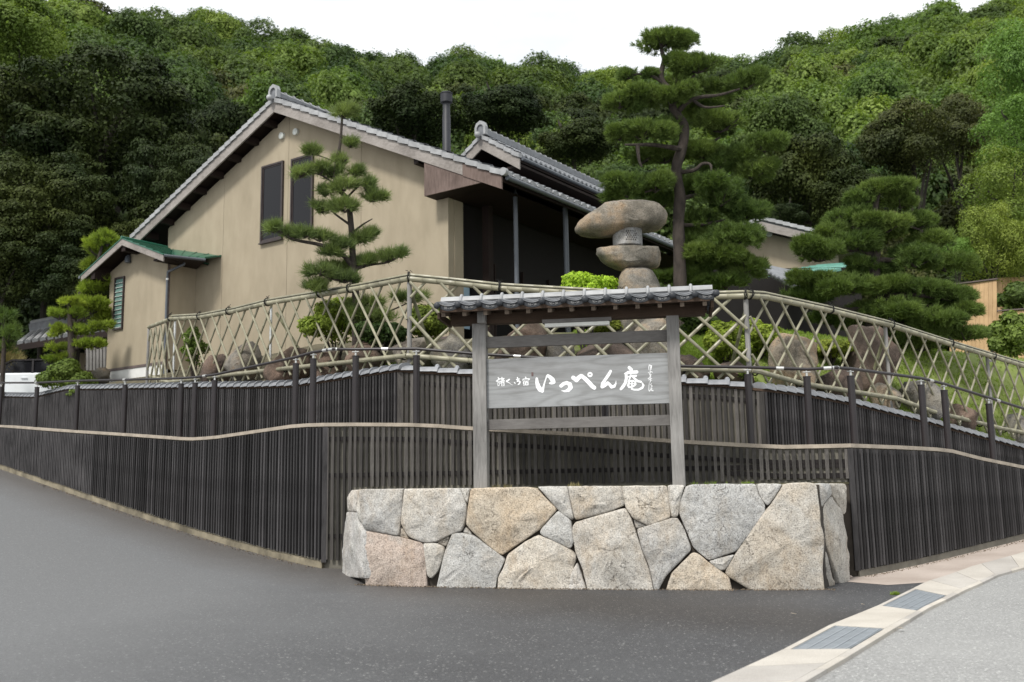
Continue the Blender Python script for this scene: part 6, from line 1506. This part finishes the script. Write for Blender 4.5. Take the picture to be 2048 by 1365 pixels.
pine('black_pine', 'young dark pine with long side branch in front of the house gable', 21.0,
     [(712, 700), (712, 640), (711, 580), (706, 520), (702, 450), (694, 400), (671, 370), (672, 330), (680, 290), (684, 240), (684, 225)],
     [.085, .08, .078, .072, .065, .055, .045, .04, .033, .026, .02],
     [limb(.055, (706, 535, 0), (680, 505, -.2), (640, 490, -.4), (590, 480, -.5), (560, 465, -.6), (535, 455, -.6)), limb(.04, (706, 540, 0), (740, 530, 0), (775, 525, -.1), (805, 510, -.2)), limb(.03, (700, 470, 0), (725, 450, 0), (745, 438, 0)), limb(.03, (700, 450, 0), (672, 430, -.2), (655, 415, -.2)),
      limb(.03, (690, 400, 0), (720, 370, 0), (745, 355, 0)), limb(.025, (672, 370, 0), (640, 350, -.1), (605, 345, -.2)), limb(.025, (672, 372, 0), (700, 345, 0), (718, 330, 0)), limb(.02, (674, 325, 0), (650, 316, 0), (625, 308, 0)), limb(.016, (676, 325, 0), (692, 312, 0)), limb(.03, (708, 560, 0), (670, 560, -.3), (630, 545, -.4)), limb(.03, (710, 640, 0), (760, 630, 0), (830, 600, .1))],
     [(684, 228, 32, 15, 0), (628, 305, 18, 11, 0), (684, 322, 16, 10, 0), (700, 290, 14, 10, 0), (640, 342, 18, 14, -.1), (600, 350, 22, 11, -.2), (665, 350, 26, 13, .1), (712, 345, 18, 13, 0), (690, 375, 26, 14, -.2), (650, 388, 18, 10, 0), (735, 375, 17, 24, 0), (748, 398, 26, 9, 0), (690, 415, 26, 20, -.3), (645, 420, 16, 10, .1),
      (545, 460, 18, 10, -.6), (575, 470, 16, 9, -.5), (610, 470, 16, 12, -.5), (640, 478, 20, 10, -.4), (680, 490, 28, 15, -.2), (720, 480, 26, 12, 0), (742, 470, 13, 8, 0), (660, 505, 30, 10, -.3), (735, 525, 22, 13, 0), (775, 518, 26, 12, -.1), (803, 510, 13, 9, -.2), (640, 545, 30, 15, -.4), (670, 540, 30, 14, .1), (690, 560, 30, 10, -.2), (630, 575, 28, 14, -.3), (700, 530, 20, 12, .3),
      (730, 610, 34, 16, .1), (735, 640, 34, 18, 0), (760, 640, 40, 16, 0), (820, 600, 30, 10, .1)],
     'needle_young', L_=.22, k=30, wd=.0068, dens=95, depth=.8)
pine('spreading_pine', 'broad spreading pine with layered pads at the right behind the fence', 25.0,
     [(1745, 700), (1745, 640), (1760, 600), (1750, 560), (1752, 500), (1755, 460), (1750, 420), (1757, 385)],
     [.2, .18, .16, .14, .12, .1, .08, .06],
     [limb(.09, (1752, 600, 0), (1800, 590, -.3), (1850, 592, -.4), (1900, 600, -.4)), limb(.08, (1750, 610, 0), (1700, 620, -.3), (1650, 610, -.4)), limb(.07, (1752, 510, 0), (1690, 500, -.2), (1630, 510, -.3)), limb(.07, (1752, 520, 0), (1820, 520, -.2), (1870, 510, -.3)), limb(.06, (1752, 460, 0), (1800, 450, 0), (1840, 460, 0)), limb(.06, (1752, 470, 0), (1700, 455, 0), (1670, 450, 0)), limb(.07, (1750, 640, 0), (1850, 655, -.4), (1930, 670, -.6))],
     [(1762, 378, 56, 22, 0), (1720, 400, 42, 22, .1), (1800, 405, 40, 22, .1), (1700, 440, 52, 26, .2), (1775, 450, 60, 28, -.2), (1835, 445, 46, 26, .2), (1660, 470, 44, 24, .1), (1640, 510, 60, 26, -.3), (1700, 490, 50, 26, -.2), (1870, 480, 46, 28, .2), (1830, 520, 60, 28, -.2), (1890, 530, 50, 26, .0), (1740, 540, 50, 24, .2), (1640, 565, 60, 22, -.4), (1700, 575, 60, 28, -.5), (1610, 590, 50, 20, -.2), (1770, 575, 56, 26, -.3), (1840, 580, 60, 24, -.3), (1900, 590, 50, 24, -.4), (1930, 620, 34, 18, -.5), (1790, 625, 70, 24, -.5), (1870, 640, 66, 26, -.6), (1930, 672, 50, 18, -.7), (1720, 640, 56, 24, .4), (1660, 640, 50, 20, .4), (1840, 690, 60, 24, .3), (1760, 690, 50, 24, .6)],
     'needle', L_=.17, k=28, wd=.01, dens=240, depth=.9)
pine('yellow_green_pine', 'yellow green layered pine standing left of the annex', 32.0,
     [(140, 760), (142, 730), (145, 700), (146, 660), (150, 620), (165, 580), (190, 540), (205, 490)],
     [.14, .13, .12, .11, .1, .08, .06, .04],
     [limb(.06, (146, 700, 0), (175, 690, 0), (205, 680, 0)), limb(.05, (146, 705, 0), (120, 700, 0), (100, 695, 0)), limb(.05, (146, 650, 0), (180, 630, 0), (205, 620, 0)), limb(.05, (148, 640, 0), (120, 620, 0))],
     [(215, 480, 32, 26, 0), (195, 500, 26, 24, .2), (185, 530, 22, 18, .3), (185, 575, 32, 18, .1), (205, 560, 26, 16, .2), (175, 615, 42, 20, -.1), (205, 640, 26, 20, .1)],
     'needle_yellow', L_=.2, k=20, wd=.013, dens=130, depth=.8)
pine('garden_pine', 'dull green layered pine with stubby pads in front of the small outbuilding', 30.5,
     [(140, 765), (142, 730), (143, 700), (141, 660), (139, 620), (138, 600)], [.13, .12, .11, .09, .06, .04],
     [limb(.05, (143, 700, 0), (175, 690, 0), (200, 688, 0)), limb(.05, (143, 710, 0), (115, 700, 0)), limb(.05, (141, 665, 0), (120, 655, 0))],
     [(135, 606, 22, 14, 0), (120, 632, 24, 14, 0), (150, 630, 26, 16, .1), (118, 662, 26, 13, 0), (160, 660, 36, 14, .1), (195, 655, 26, 12, .1), (110, 700, 24, 12, 0), (165, 690, 26, 14, 0), (196, 692, 24, 10, 0), (100, 722, 22, 12, 0), (128, 718, 22, 13, 0)],
     'f_azalea' if False else 'needle_yellow', L_=.14, k=20, wd=.011, dens=150, depth=.8)
pine('small_pine', 'bright green pine tip at the left edge beside the dry bank', 33.0, [(8, 720), (8, 690), (10, 650)], [.08, .07, .04], [], [(10, 640, 26, 22, 0), (15, 675, 36, 22, 0), (5, 700, 30, 16, .2)], 'needle', L_=.3, k=20, wd=.012, dens=24, depth=.8)

# ------------------------------------------------------------------ shrubs
def shrub(name, label, px, py, w_, h_, D, mat, leaf, n, group=None, lobes=14, stems=True, cat='shrub'):
    if D < 24:
        s__ = UW.hit(px, min(py, 740))[0]; D = max(D, UW.at(s__)[0].y+.8+w_/F*D)
    c = P(px, py, D); rx = w_/F*D; rz = h_/F*D
    root = thing(name, label, cat, (c.x, c.y, min(c.z-rz*.6, T(c.x, c.y))), group)
    me = crown('foliage', rx, rz, lobes, n//lobes, leaf, mat, seed=int(px), low=-.35, lobe=(.3, .45), flat=.85*rz/rx if rz < rx else .9); o = put('foliage', me, root); o.location = c-Vector(root.location)
    mb = MB(); b = Vector((c.x, c.y, T(c.x, c.y)-.05))
    for k in range(7):
        a = 2*math.pi*k/7; mb.tube([b, b.lerp(c, .5)+Vector((math.cos(a)*rx*.2, math.sin(a)*rx*.2, 0)), c+Vector((math.cos(a)*rx*.5, math.sin(a)*rx*.5, rz*.2))], [.025, .018, .008], 5)
    part('stems', mb, 'bark', root); return root
shrub('round_shrub', 'rounded clipped azalea beside the white car', 137, 760, 52, 38, 30.6, 'f_yellow', .045, 9000)
shrub('bright_shrub', 'bright yellow green shrub between the porch and the lantern', 1168, 590, 74, 46, 20.5, 'f_bright', .034, 7000)
shrub('azalea', 'yellow green azalea under the young pine behind the fence', 672, 648, 66, 54, 20.5, 'f_lime', .04, 8000)
shrub('azalea', 'reddish olive azalea right of the fence corner post', 850, 650, 46, 48, 21.0, 'f_azalea', .035, 7000)
shrub('azalea', 'dark azalea at the foot of the young pine', 760, 672, 50, 34, 20.6, 'f_mid', .04, 6000)
shrub('azalea', 'azalea beside the tan boulder above the sign board', 1240, 662, 60, 26, 21.0, 'f_azalea', .035, 6000)
shrub('azalea', 'dark green azalea right of the sign post under the lantern', 1400, 655, 44, 26, 22.5, 'f_mid', .04, 5000)
shrub('azalea', 'yellow green azalea left of the right fence corner post', 1452, 690, 44, 46, 20.3, 'f_lime', .038, 7000)
shrub('azalea', 'yellow green azalea right of the right fence corner post', 1520, 680, 50, 42, 20.8, 'f_lime', .038, 6000)
shrub('shrub', 'thin light green shrub against the annex side wall', 388, 700, 26, 52, 23.2, 'f_light', .045, 1800)
shrub('shrub', 'low green shrub on the lawn behind the right lattice', 1660, 700, 50, 22, 22.0, 'f_azalea', .04, 5000)
shrub('shrub', 'dense dark green hedge above the lower cedar boards at right', 2040, 605, 50, 40, 35.0, 'f_mid', .09, 5000, cat='hedge')
shrub('shrub', 'loose blue green shrub at the right edge below the cedar fence', 2025, 680, 46, 56, 29.0, 'f_light', .07, 6000)
shrub('shrub', 'tiny green weed clump at the annex foundation', 165, 790, 34, 10, 29.5, 'f_light', .04, 900)
shrub('shrub', 'tiny bright fern sprouting on the tiled wall beside the corner post', 1490, 752, 14, 12, 18.1, 'f_light', .03, 300)
# weeds at the foot and top of the stone wall
for (x, y, s, lab, mt, hgt) in ((703, 1138, .08, 'weed tuft at the left foot of the stone wall', 'grass', .16), (1263, 1176, .3, 'row of tiny weeds along the middle foot of the stone wall', 'grass', .05), (1640, 1172, .12, 'bright weed tuft at the right foot of the stone wall', 'grass', .09), (1712, 1155, .1, 'weed tuft at the foot of the right slatted wall', 'grass', .09), (1792, 1193, .04, 'tiny weed at the gutter edge', 'grass', .05), (1005, 972, .16, 'pale silvery weed beside the left sign post', 'drygrass', .07), (1150, 968, .1, 'yellowish weed on the stone wall top below the board', 'drygrass', .07), (1420, 966, .25, 'yellow green moss tufts on the stone wall right of the sign', 'grass', .05), (1500, 964, .12, 'small moss tuft on the stone wall top further right', 'grass', .045)):
    top = y < 1000
    p = P(x, y, 15.0) if top else GP(x, y-2); z = stone_top+.004 if top else G(p.x, p.y)+.006
    if top: t_, _ = PL(x, y, F0+nF*.28, dF); q = F0+dF*t_+nF*.28; p = Vector((q.x, q.y, z))
    n = 14 if top else 50; pos = np.stack([rng.normal(p.x, s*.5, n), rng.normal(p.y, min(s*.3, .06), n), np.full(n, z)], 1)
    v, f = needles(pos, np.tile([[0, -.15, 1.0]], (n, 1)), hgt, 6, .004, 1.2); o = put('weed', npmesh('weed', v, f, mt)); tag(o, lab, 'weed', 'weeds growing around the stone wall')
# grit along the foot of the walls
gp_ = []
for _ in range(2600):
    u_ = random.random()
    if u_ < .5: q = F0.lerp(F1, random.random())-nF*abs(random.gauss(0, .07))+nF*.02
    elif u_ < .8: q = A+dL*random.uniform(0, 12)-Vector((math.sin(R(44)), math.cos(R(44))))*(.12+abs(random.gauss(0, .08)))
    else: q = B+dR*random.uniform(0, 8)-Vector((-math.sin(R(38)), math.cos(R(38))))*(.12+abs(random.gauss(0, .06)))
    gp_.append((q.x, q.y, G(q.x, q.y)+.018))
v, f = leaves(np.array(gp_), unit(rng.normal(size=(len(gp_), 3))+np.array([0, 0, .6])), .011, .8); M['grit'] = simple('brown_grit', (.16, .125, .09), .9); o = put('grit', npmesh('grit', v, f, 'grit')); o['kind'] = 'stuff'; o['label'] = 'brown grit and dirt gathered along the foot of the walls'; o['category'] = 'grit'
# fallen leaves on the asphalt
M['leaf_dead'] = simple('pale_dead_leaf', (.6, .52, .4), .8)
for k, (x, y, lab) in enumerate(((1726, 1215, 'pale leaf on the dark driveway beside the gutter'), (1588, 1234, 'pale leaf lying alone on the driveway'), (1803, 1264, 'orange brown leaf on the grey road beside the gutter'), (996, 1174, 'pale leaf near the stone wall foot'))):
    p = GP(x, y); v, f = leaves(np.array([(p.x, p.y, G(p.x, p.y)+.035)]), np.array([[.2, .1, 1.0]]), .045); o = put('fallen_leaf', npmesh('fallen_leaf', v, f, 'leaf_dead')); so = o.modifiers.new('thick', 'SOLIDIFY'); so.thickness = .003; tag(o, lab, 'leaf', 'leaves fallen on the asphalt')

# ------------------------------------------------------------------ forest hill
skyl = [(-700, -200), (-200, -100), (100, -20), (310, 12), (400, 22), (480, 40), (600, 72), (700, 85), (770, 105), (870, 108), (950, 98), (1060, 115), (1160, 140), (1240, 140), (1350, 140), (1450, 128), (1520, 105), (1640, 80), (1700, 60), (1790, 50), (1850, 18), (1950, 18), (2048, 0), (2300, -30), (2800, -40)]
H0, H1 = 46.0, 185.0; TREEH = 10.5
def ground_e(tx, D):
    px = tx*F+1024; ys = pw(px, skyl); yh = 980-.016*(px-1024)
    e1 = ray(px, ys).z/ray(px, ys).y; z1 = 1.4+e1*H1-TREEH-2.6; t = (D-H0)/(H1-H0)
    if D <= H0: return 3.9+0*t
    if t <= 1: return lerp(3.9, z1, t**.92)+1.2*noise.noise(Vector((tx*9, D*.05, 0)))
    return z1-(D-H1)*.25
hm = MB(); txs = [-2.5+.1*k for k in range(15)]+[-1+.05*k for k in range(41)]+[1.1+.1*k for k in range(15)]; Ds = [H0-16, H0-8, H0]+[H0+5*k for k in range(1, 44)]
for D in Ds:
    for tx in txs: hm.v.append((tx*D, D, ground_e(tx, D)-(.6 if D < H0 else 0)-(6 if D < H0-10 else 0)))
nx = len(txs)
for j in range(len(Ds)-1):
    for i in range(nx-1): a = j*nx+i; hm.f.append((a, a+1, a+nx+1, a+nx))
hm.smooth = True; struct('hillside', hm, 'forest_floor', True)
# crown kinds (shared meshes, unit radius about 1)
K = {}
def kinds(key, mat, n, rz, lobes, per, leaf, **k): K[key] = [crown('crown', 1.0, rz, lobes, per, leaf, mat, seed=100+i*7+len(K)*31, **k) for i in range(n)]
kinds('mid', 'f_mid', 4, 1.0, 30, 800, .03, low=-.5)
kinds('light', 'f_light', 3, 1.05, 28, 760, .03, low=-.5)
kinds('dark', 'f_dark', 4, .9, 34, 760, .029, low=-.35, lobe=(.22, .34), flat=.6)
kinds('olive', 'f_olive', 2, .9, 32, 760, .029, low=-.35, lobe=(.22, .36), flat=.65)
kinds('yellow', 'f_yellow', 2, 1.1, 44, 500, .024, low=-.6, lobe=(.16, .34))
kinds('fresh', 'f_fresh', 2, 1.1, 44, 500, .024, low=-.6, lobe=(.16, .34))
kinds('bigdark', 'f_dark', 3, 1.0, 95, 1100, .02, low=-.7, lobe=(.13, .24), flat=.5, inner=.08)
trk = []
for i in range(3):
    mb = MB(); mb.tube([(0, 0, -1.0), (.05, .02, -.6), (0, .03, -.3), (.03, 0, 0)], [.07, .055, .04, .015], 7)
    for k in range(5): a = k*1.4+i; mb.tube([(.02, 0, -.42+k*.08), (math.cos(a)*.25, math.sin(a)*.25, -.26+k*.07), (math.cos(a)*.5, math.sin(a)*.5, -.16+k*.06)], [.03, .02, .008], 5)
    trk.append(mb.mesh('trunk', 'bark_far', True))
def tree(kind, x, y, zg, r, h, label, group, cat='tree', name='broadleaf_tree', tall=1.0, rot=None):
    """crown of radius r whose top stands h above the ground point"""
    me = random.choice(K[kind]); root = thing(name, label, cat, (x, y, zg), group); rz = r*tall
    c = bpy.data.objects.new('crown', me); COL.objects.link(c); c.parent = root; c.location = (0, 0, h-rz*.95); c.scale = (r, r, rz); c.rotation_euler = (random.uniform(-.1, .1), random.uniform(-.1, .1), random.uniform(0, 6.28) if rot is None else rot)
    t_ = bpy.data.objects.new('trunk', random.choice(trk)); COL.objects.link(t_); t_.parent = root; t_.location = (0, 0, h-rz*.8); t_.scale = (r*.8, r*.8, h-rz*.8+.6); t_.rotation_euler = (0, 0, random.uniform(0, 6.28)); return root
LAB = {'mid': ('mid green broadleaf tree in the wood on the hillside', 'mid green trees on the hillside'), 'light': ('light green broadleaf tree in the wood on the hillside', 'light green trees on the hillside'), 'dark': ('dark evergreen tree on the hillside', 'dark evergreen trees on the hillside'), 'olive': ('olive brown topped tree on the hillside', 'olive trees on the hillside')}
def zlab(kind, px, t):
    a = LAB[kind][0].split(' in the wood')[0].replace(' on the hillside', '')
    b = 'along the ridge line' if t > .93 else ('high on the hillside' if t > .6 else ('midway up the hillside' if t > .25 else 'low on the hillside'))
    c = 'beyond the left edge' if px < 0 else 'in the upper left corner' if px < 260 else 'above the left roof slope' if px < 520 else 'above the roof ridge' if px < 820 else 'above the flue and rear roof' if px < 1120 else 'behind the tall cloud pine' if px < 1440 else 'right of the tall cloud pine' if px < 1700 else 'above the spreading pine' if px < 1900 else 'at the right edge'
    return f'{a} {b} {c}'
D = H0+5; row = 0; cnt = 0
while D < H1+4:
    sp_ = 6.2+ (D-H0)*.042; x = -.62*D+random.uniform(0, sp_)
    while x < .68*D:
        xx, yy = x+random.uniform(-1, 1), D+random.uniform(-2, 2); tx = xx/yy; px = tx*F+1024; t = (D-H0)/(H1-H0)
        n1 = noise.noise(Vector((xx*.045, yy*.03, 3))); rr_n = random.random()
        if t > .93: kind = 'mid' if rr_n < .7 else ('light' if rr_n < .85 else 'dark')
        elif px < 520 and t < .25: kind = 'dark'
        elif 1100 < px < 1700 and t < .2: kind = 'dark' if rr_n < .5 else 'mid'
        elif n1 > .22: kind = 'light'
        elif n1 < -.22: kind = 'dark' if rr_n < .6 else 'olive'
        else: kind = 'mid' if rr_n < .72 else ('light' if rr_n < .84 else ('dark' if rr_n < .93 else 'olive'))
        if px > 1750 and rr_n < .55 and t > .15: kind = 'light'
        r = random.uniform(.56, .84)*sp_; h = random.uniform(.85, 1.1)*TREEH*(.75+.45*t)
        if t > .93: h = TREEH*random.uniform(.82, 1.08)
        tree(kind, xx, yy, ground_e(tx, yy)-.2, r, h, zlab(kind, px, t), LAB[kind][1], tall=1.3 if t < .5 else 1.12); cnt += 1
        x += sp_*random.uniform(.92, 1.1)
    D += sp_*.86; row += 1
for k in range(26):
    px = -60+k*84+random.uniform(-25, 25); Dk = random.uniform(44, 49); p = P(px, 600, Dk)
    tree('dark', p.x, p.y, 4.3, random.uniform(2.0, 3.0), random.uniform(3.5, 5.5), 'low dark bush at the foot of the wood '+('left of the house' if px < 320 else 'behind the house' if px < 1200 else 'behind the tall pines' if px < 1600 else 'beyond the cedar fence'), 'bushes at the foot of the wood', 'bush', 'evergreen_bush', 1.1)
def near(kind, px, ytop, D, rpx, label, cat='tree', tall=1.0, zg=4.2, name='broadleaf_tree'):
    p = P(px, ytop, D); r = rpx/F*D; tree(kind, p.x, p.y, zg, r, p.z-zg, label, None, cat, name, tall)
near('bigdark', 215, 78, 44, 215, 'huge dome shaped dark evergreen tree with brownish top behind the house', tall=1.0)
near('bigdark', 20, 130, 43, 190, 'dark evergreen tree at the upper left edge below the light tree', tall=1.05)
near('bigdark', 350, 250, 41, 120, 'dark evergreen tree close behind the left roof slope', tall=1.4)
near('bigdark', 110, 290, 39.5, 160, 'dark evergreen tree in the middle of the left wood', tall=1.0)
near('bigdark', 10, 400, 38.5, 130, 'low dark evergreen tree at the left edge', tall=1.1)
near('bigdark', 170, 430, 38.5, 130, 'lowest dark evergreen tree above the yellow green pine', tall=1.0)
near('bigdark', 300, 430, 39.5, 110, 'dark evergreen tree behind the annex roof', tall=1.1)
near('light', 50, 5, 62, 115, 'light green tree with bare branches in the upper left corner', tall=.9, zg=14)
near('fresh', 2045, 50, 47, 120, 'bright light green tree at the upper right edge', tall=1.3)
near('fresh', 2035, 195, 44, 100, 'light green tree below the brighter one at the right edge', tall=1.0)
near('yellow', 2015, 300, 41, 120, 'round olive yellow tree at the right edge', tall=1.0)
near('yellow', 1975, 415, 38, 80, 'yellow green tree in front of the round olive tree', tall=1.2)
near('fresh', 1905, 470, 37.5, 48, 'small fresh green tree between the spreading pine and the cedar fence', tall=1.0)
near('yellow', 2050, 440, 37, 60, 'yellow green tree above the step in the cedar fence', tall=1.2)
near('olive', 1820, 200, 52, 105, 'olive brown rounded tree above the spreading pine', tall=1.0)
near('olive', 1905, 185, 54, 80, 'narrow olive tree right of the rounded one', tall=1.2, zg=5)
near('dark', 1600, 250, 50, 120, 'dark green tree between the two big pines', tall=1.2)
near('dark', 1570, 405, 44, 45, 'small dark round tree above the far gable', tall=.9)
near('mid', 1560, 195, 58, 100, 'mid green tree right of the tall pine top', tall=1.2, zg=7)
near('dark', 1690, 330, 47, 90, 'dark tree left of the spreading pine top', tall=1.1)
near('dark', 1150, 235, 50, 90, 'dark rounded tree above the rear roof ridge', tall=.8)
near('dark', 1000, 165, 54, 100, 'dark evergreen tree right of the chimney flue', tall=.8, zg=6)
near('dark', 820, 170, 52, 110, 'dark evergreen tree left of the chimney flue', tall=.8, zg=6)
near('mid', 1225, 330, 44, 75, 'mid green tree behind the end of the rear roof', tall=1.2)
# dry grass bank at the left edge
bk = blob('grass_bank', [P(-120, 800, 36), P(-120, 690, 36), P(-20, 690, 36), (P(40, 712, 36)), P(62, 760, 36), P(70, 830, 36)], 1.6, 'soil', 77, 8, 30, .05); bk['kind'] = 'structure'
pos = []
for _ in range(5000):
    x, y = random.uniform(-60, 66), random.uniform(692, 780); h = bk.ray_cast(EYE, (P(x, y, 36)-EYE).normalized())
    if h[0]: pos.append(tuple(h[1]))
if pos:
    p = np.array(pos); v, f = needles(p, np.tile([[.2, -.5, .8]], (len(p), 1)), .3, 5, .012, 1.0); o = put('dry_grass', npmesh('dry_grass', v, f, 'drygrass')); o['kind'] = 'stuff'; o['label'] = 'dry brown grass covering the bank at the left edge'; o['category'] = 'grass'
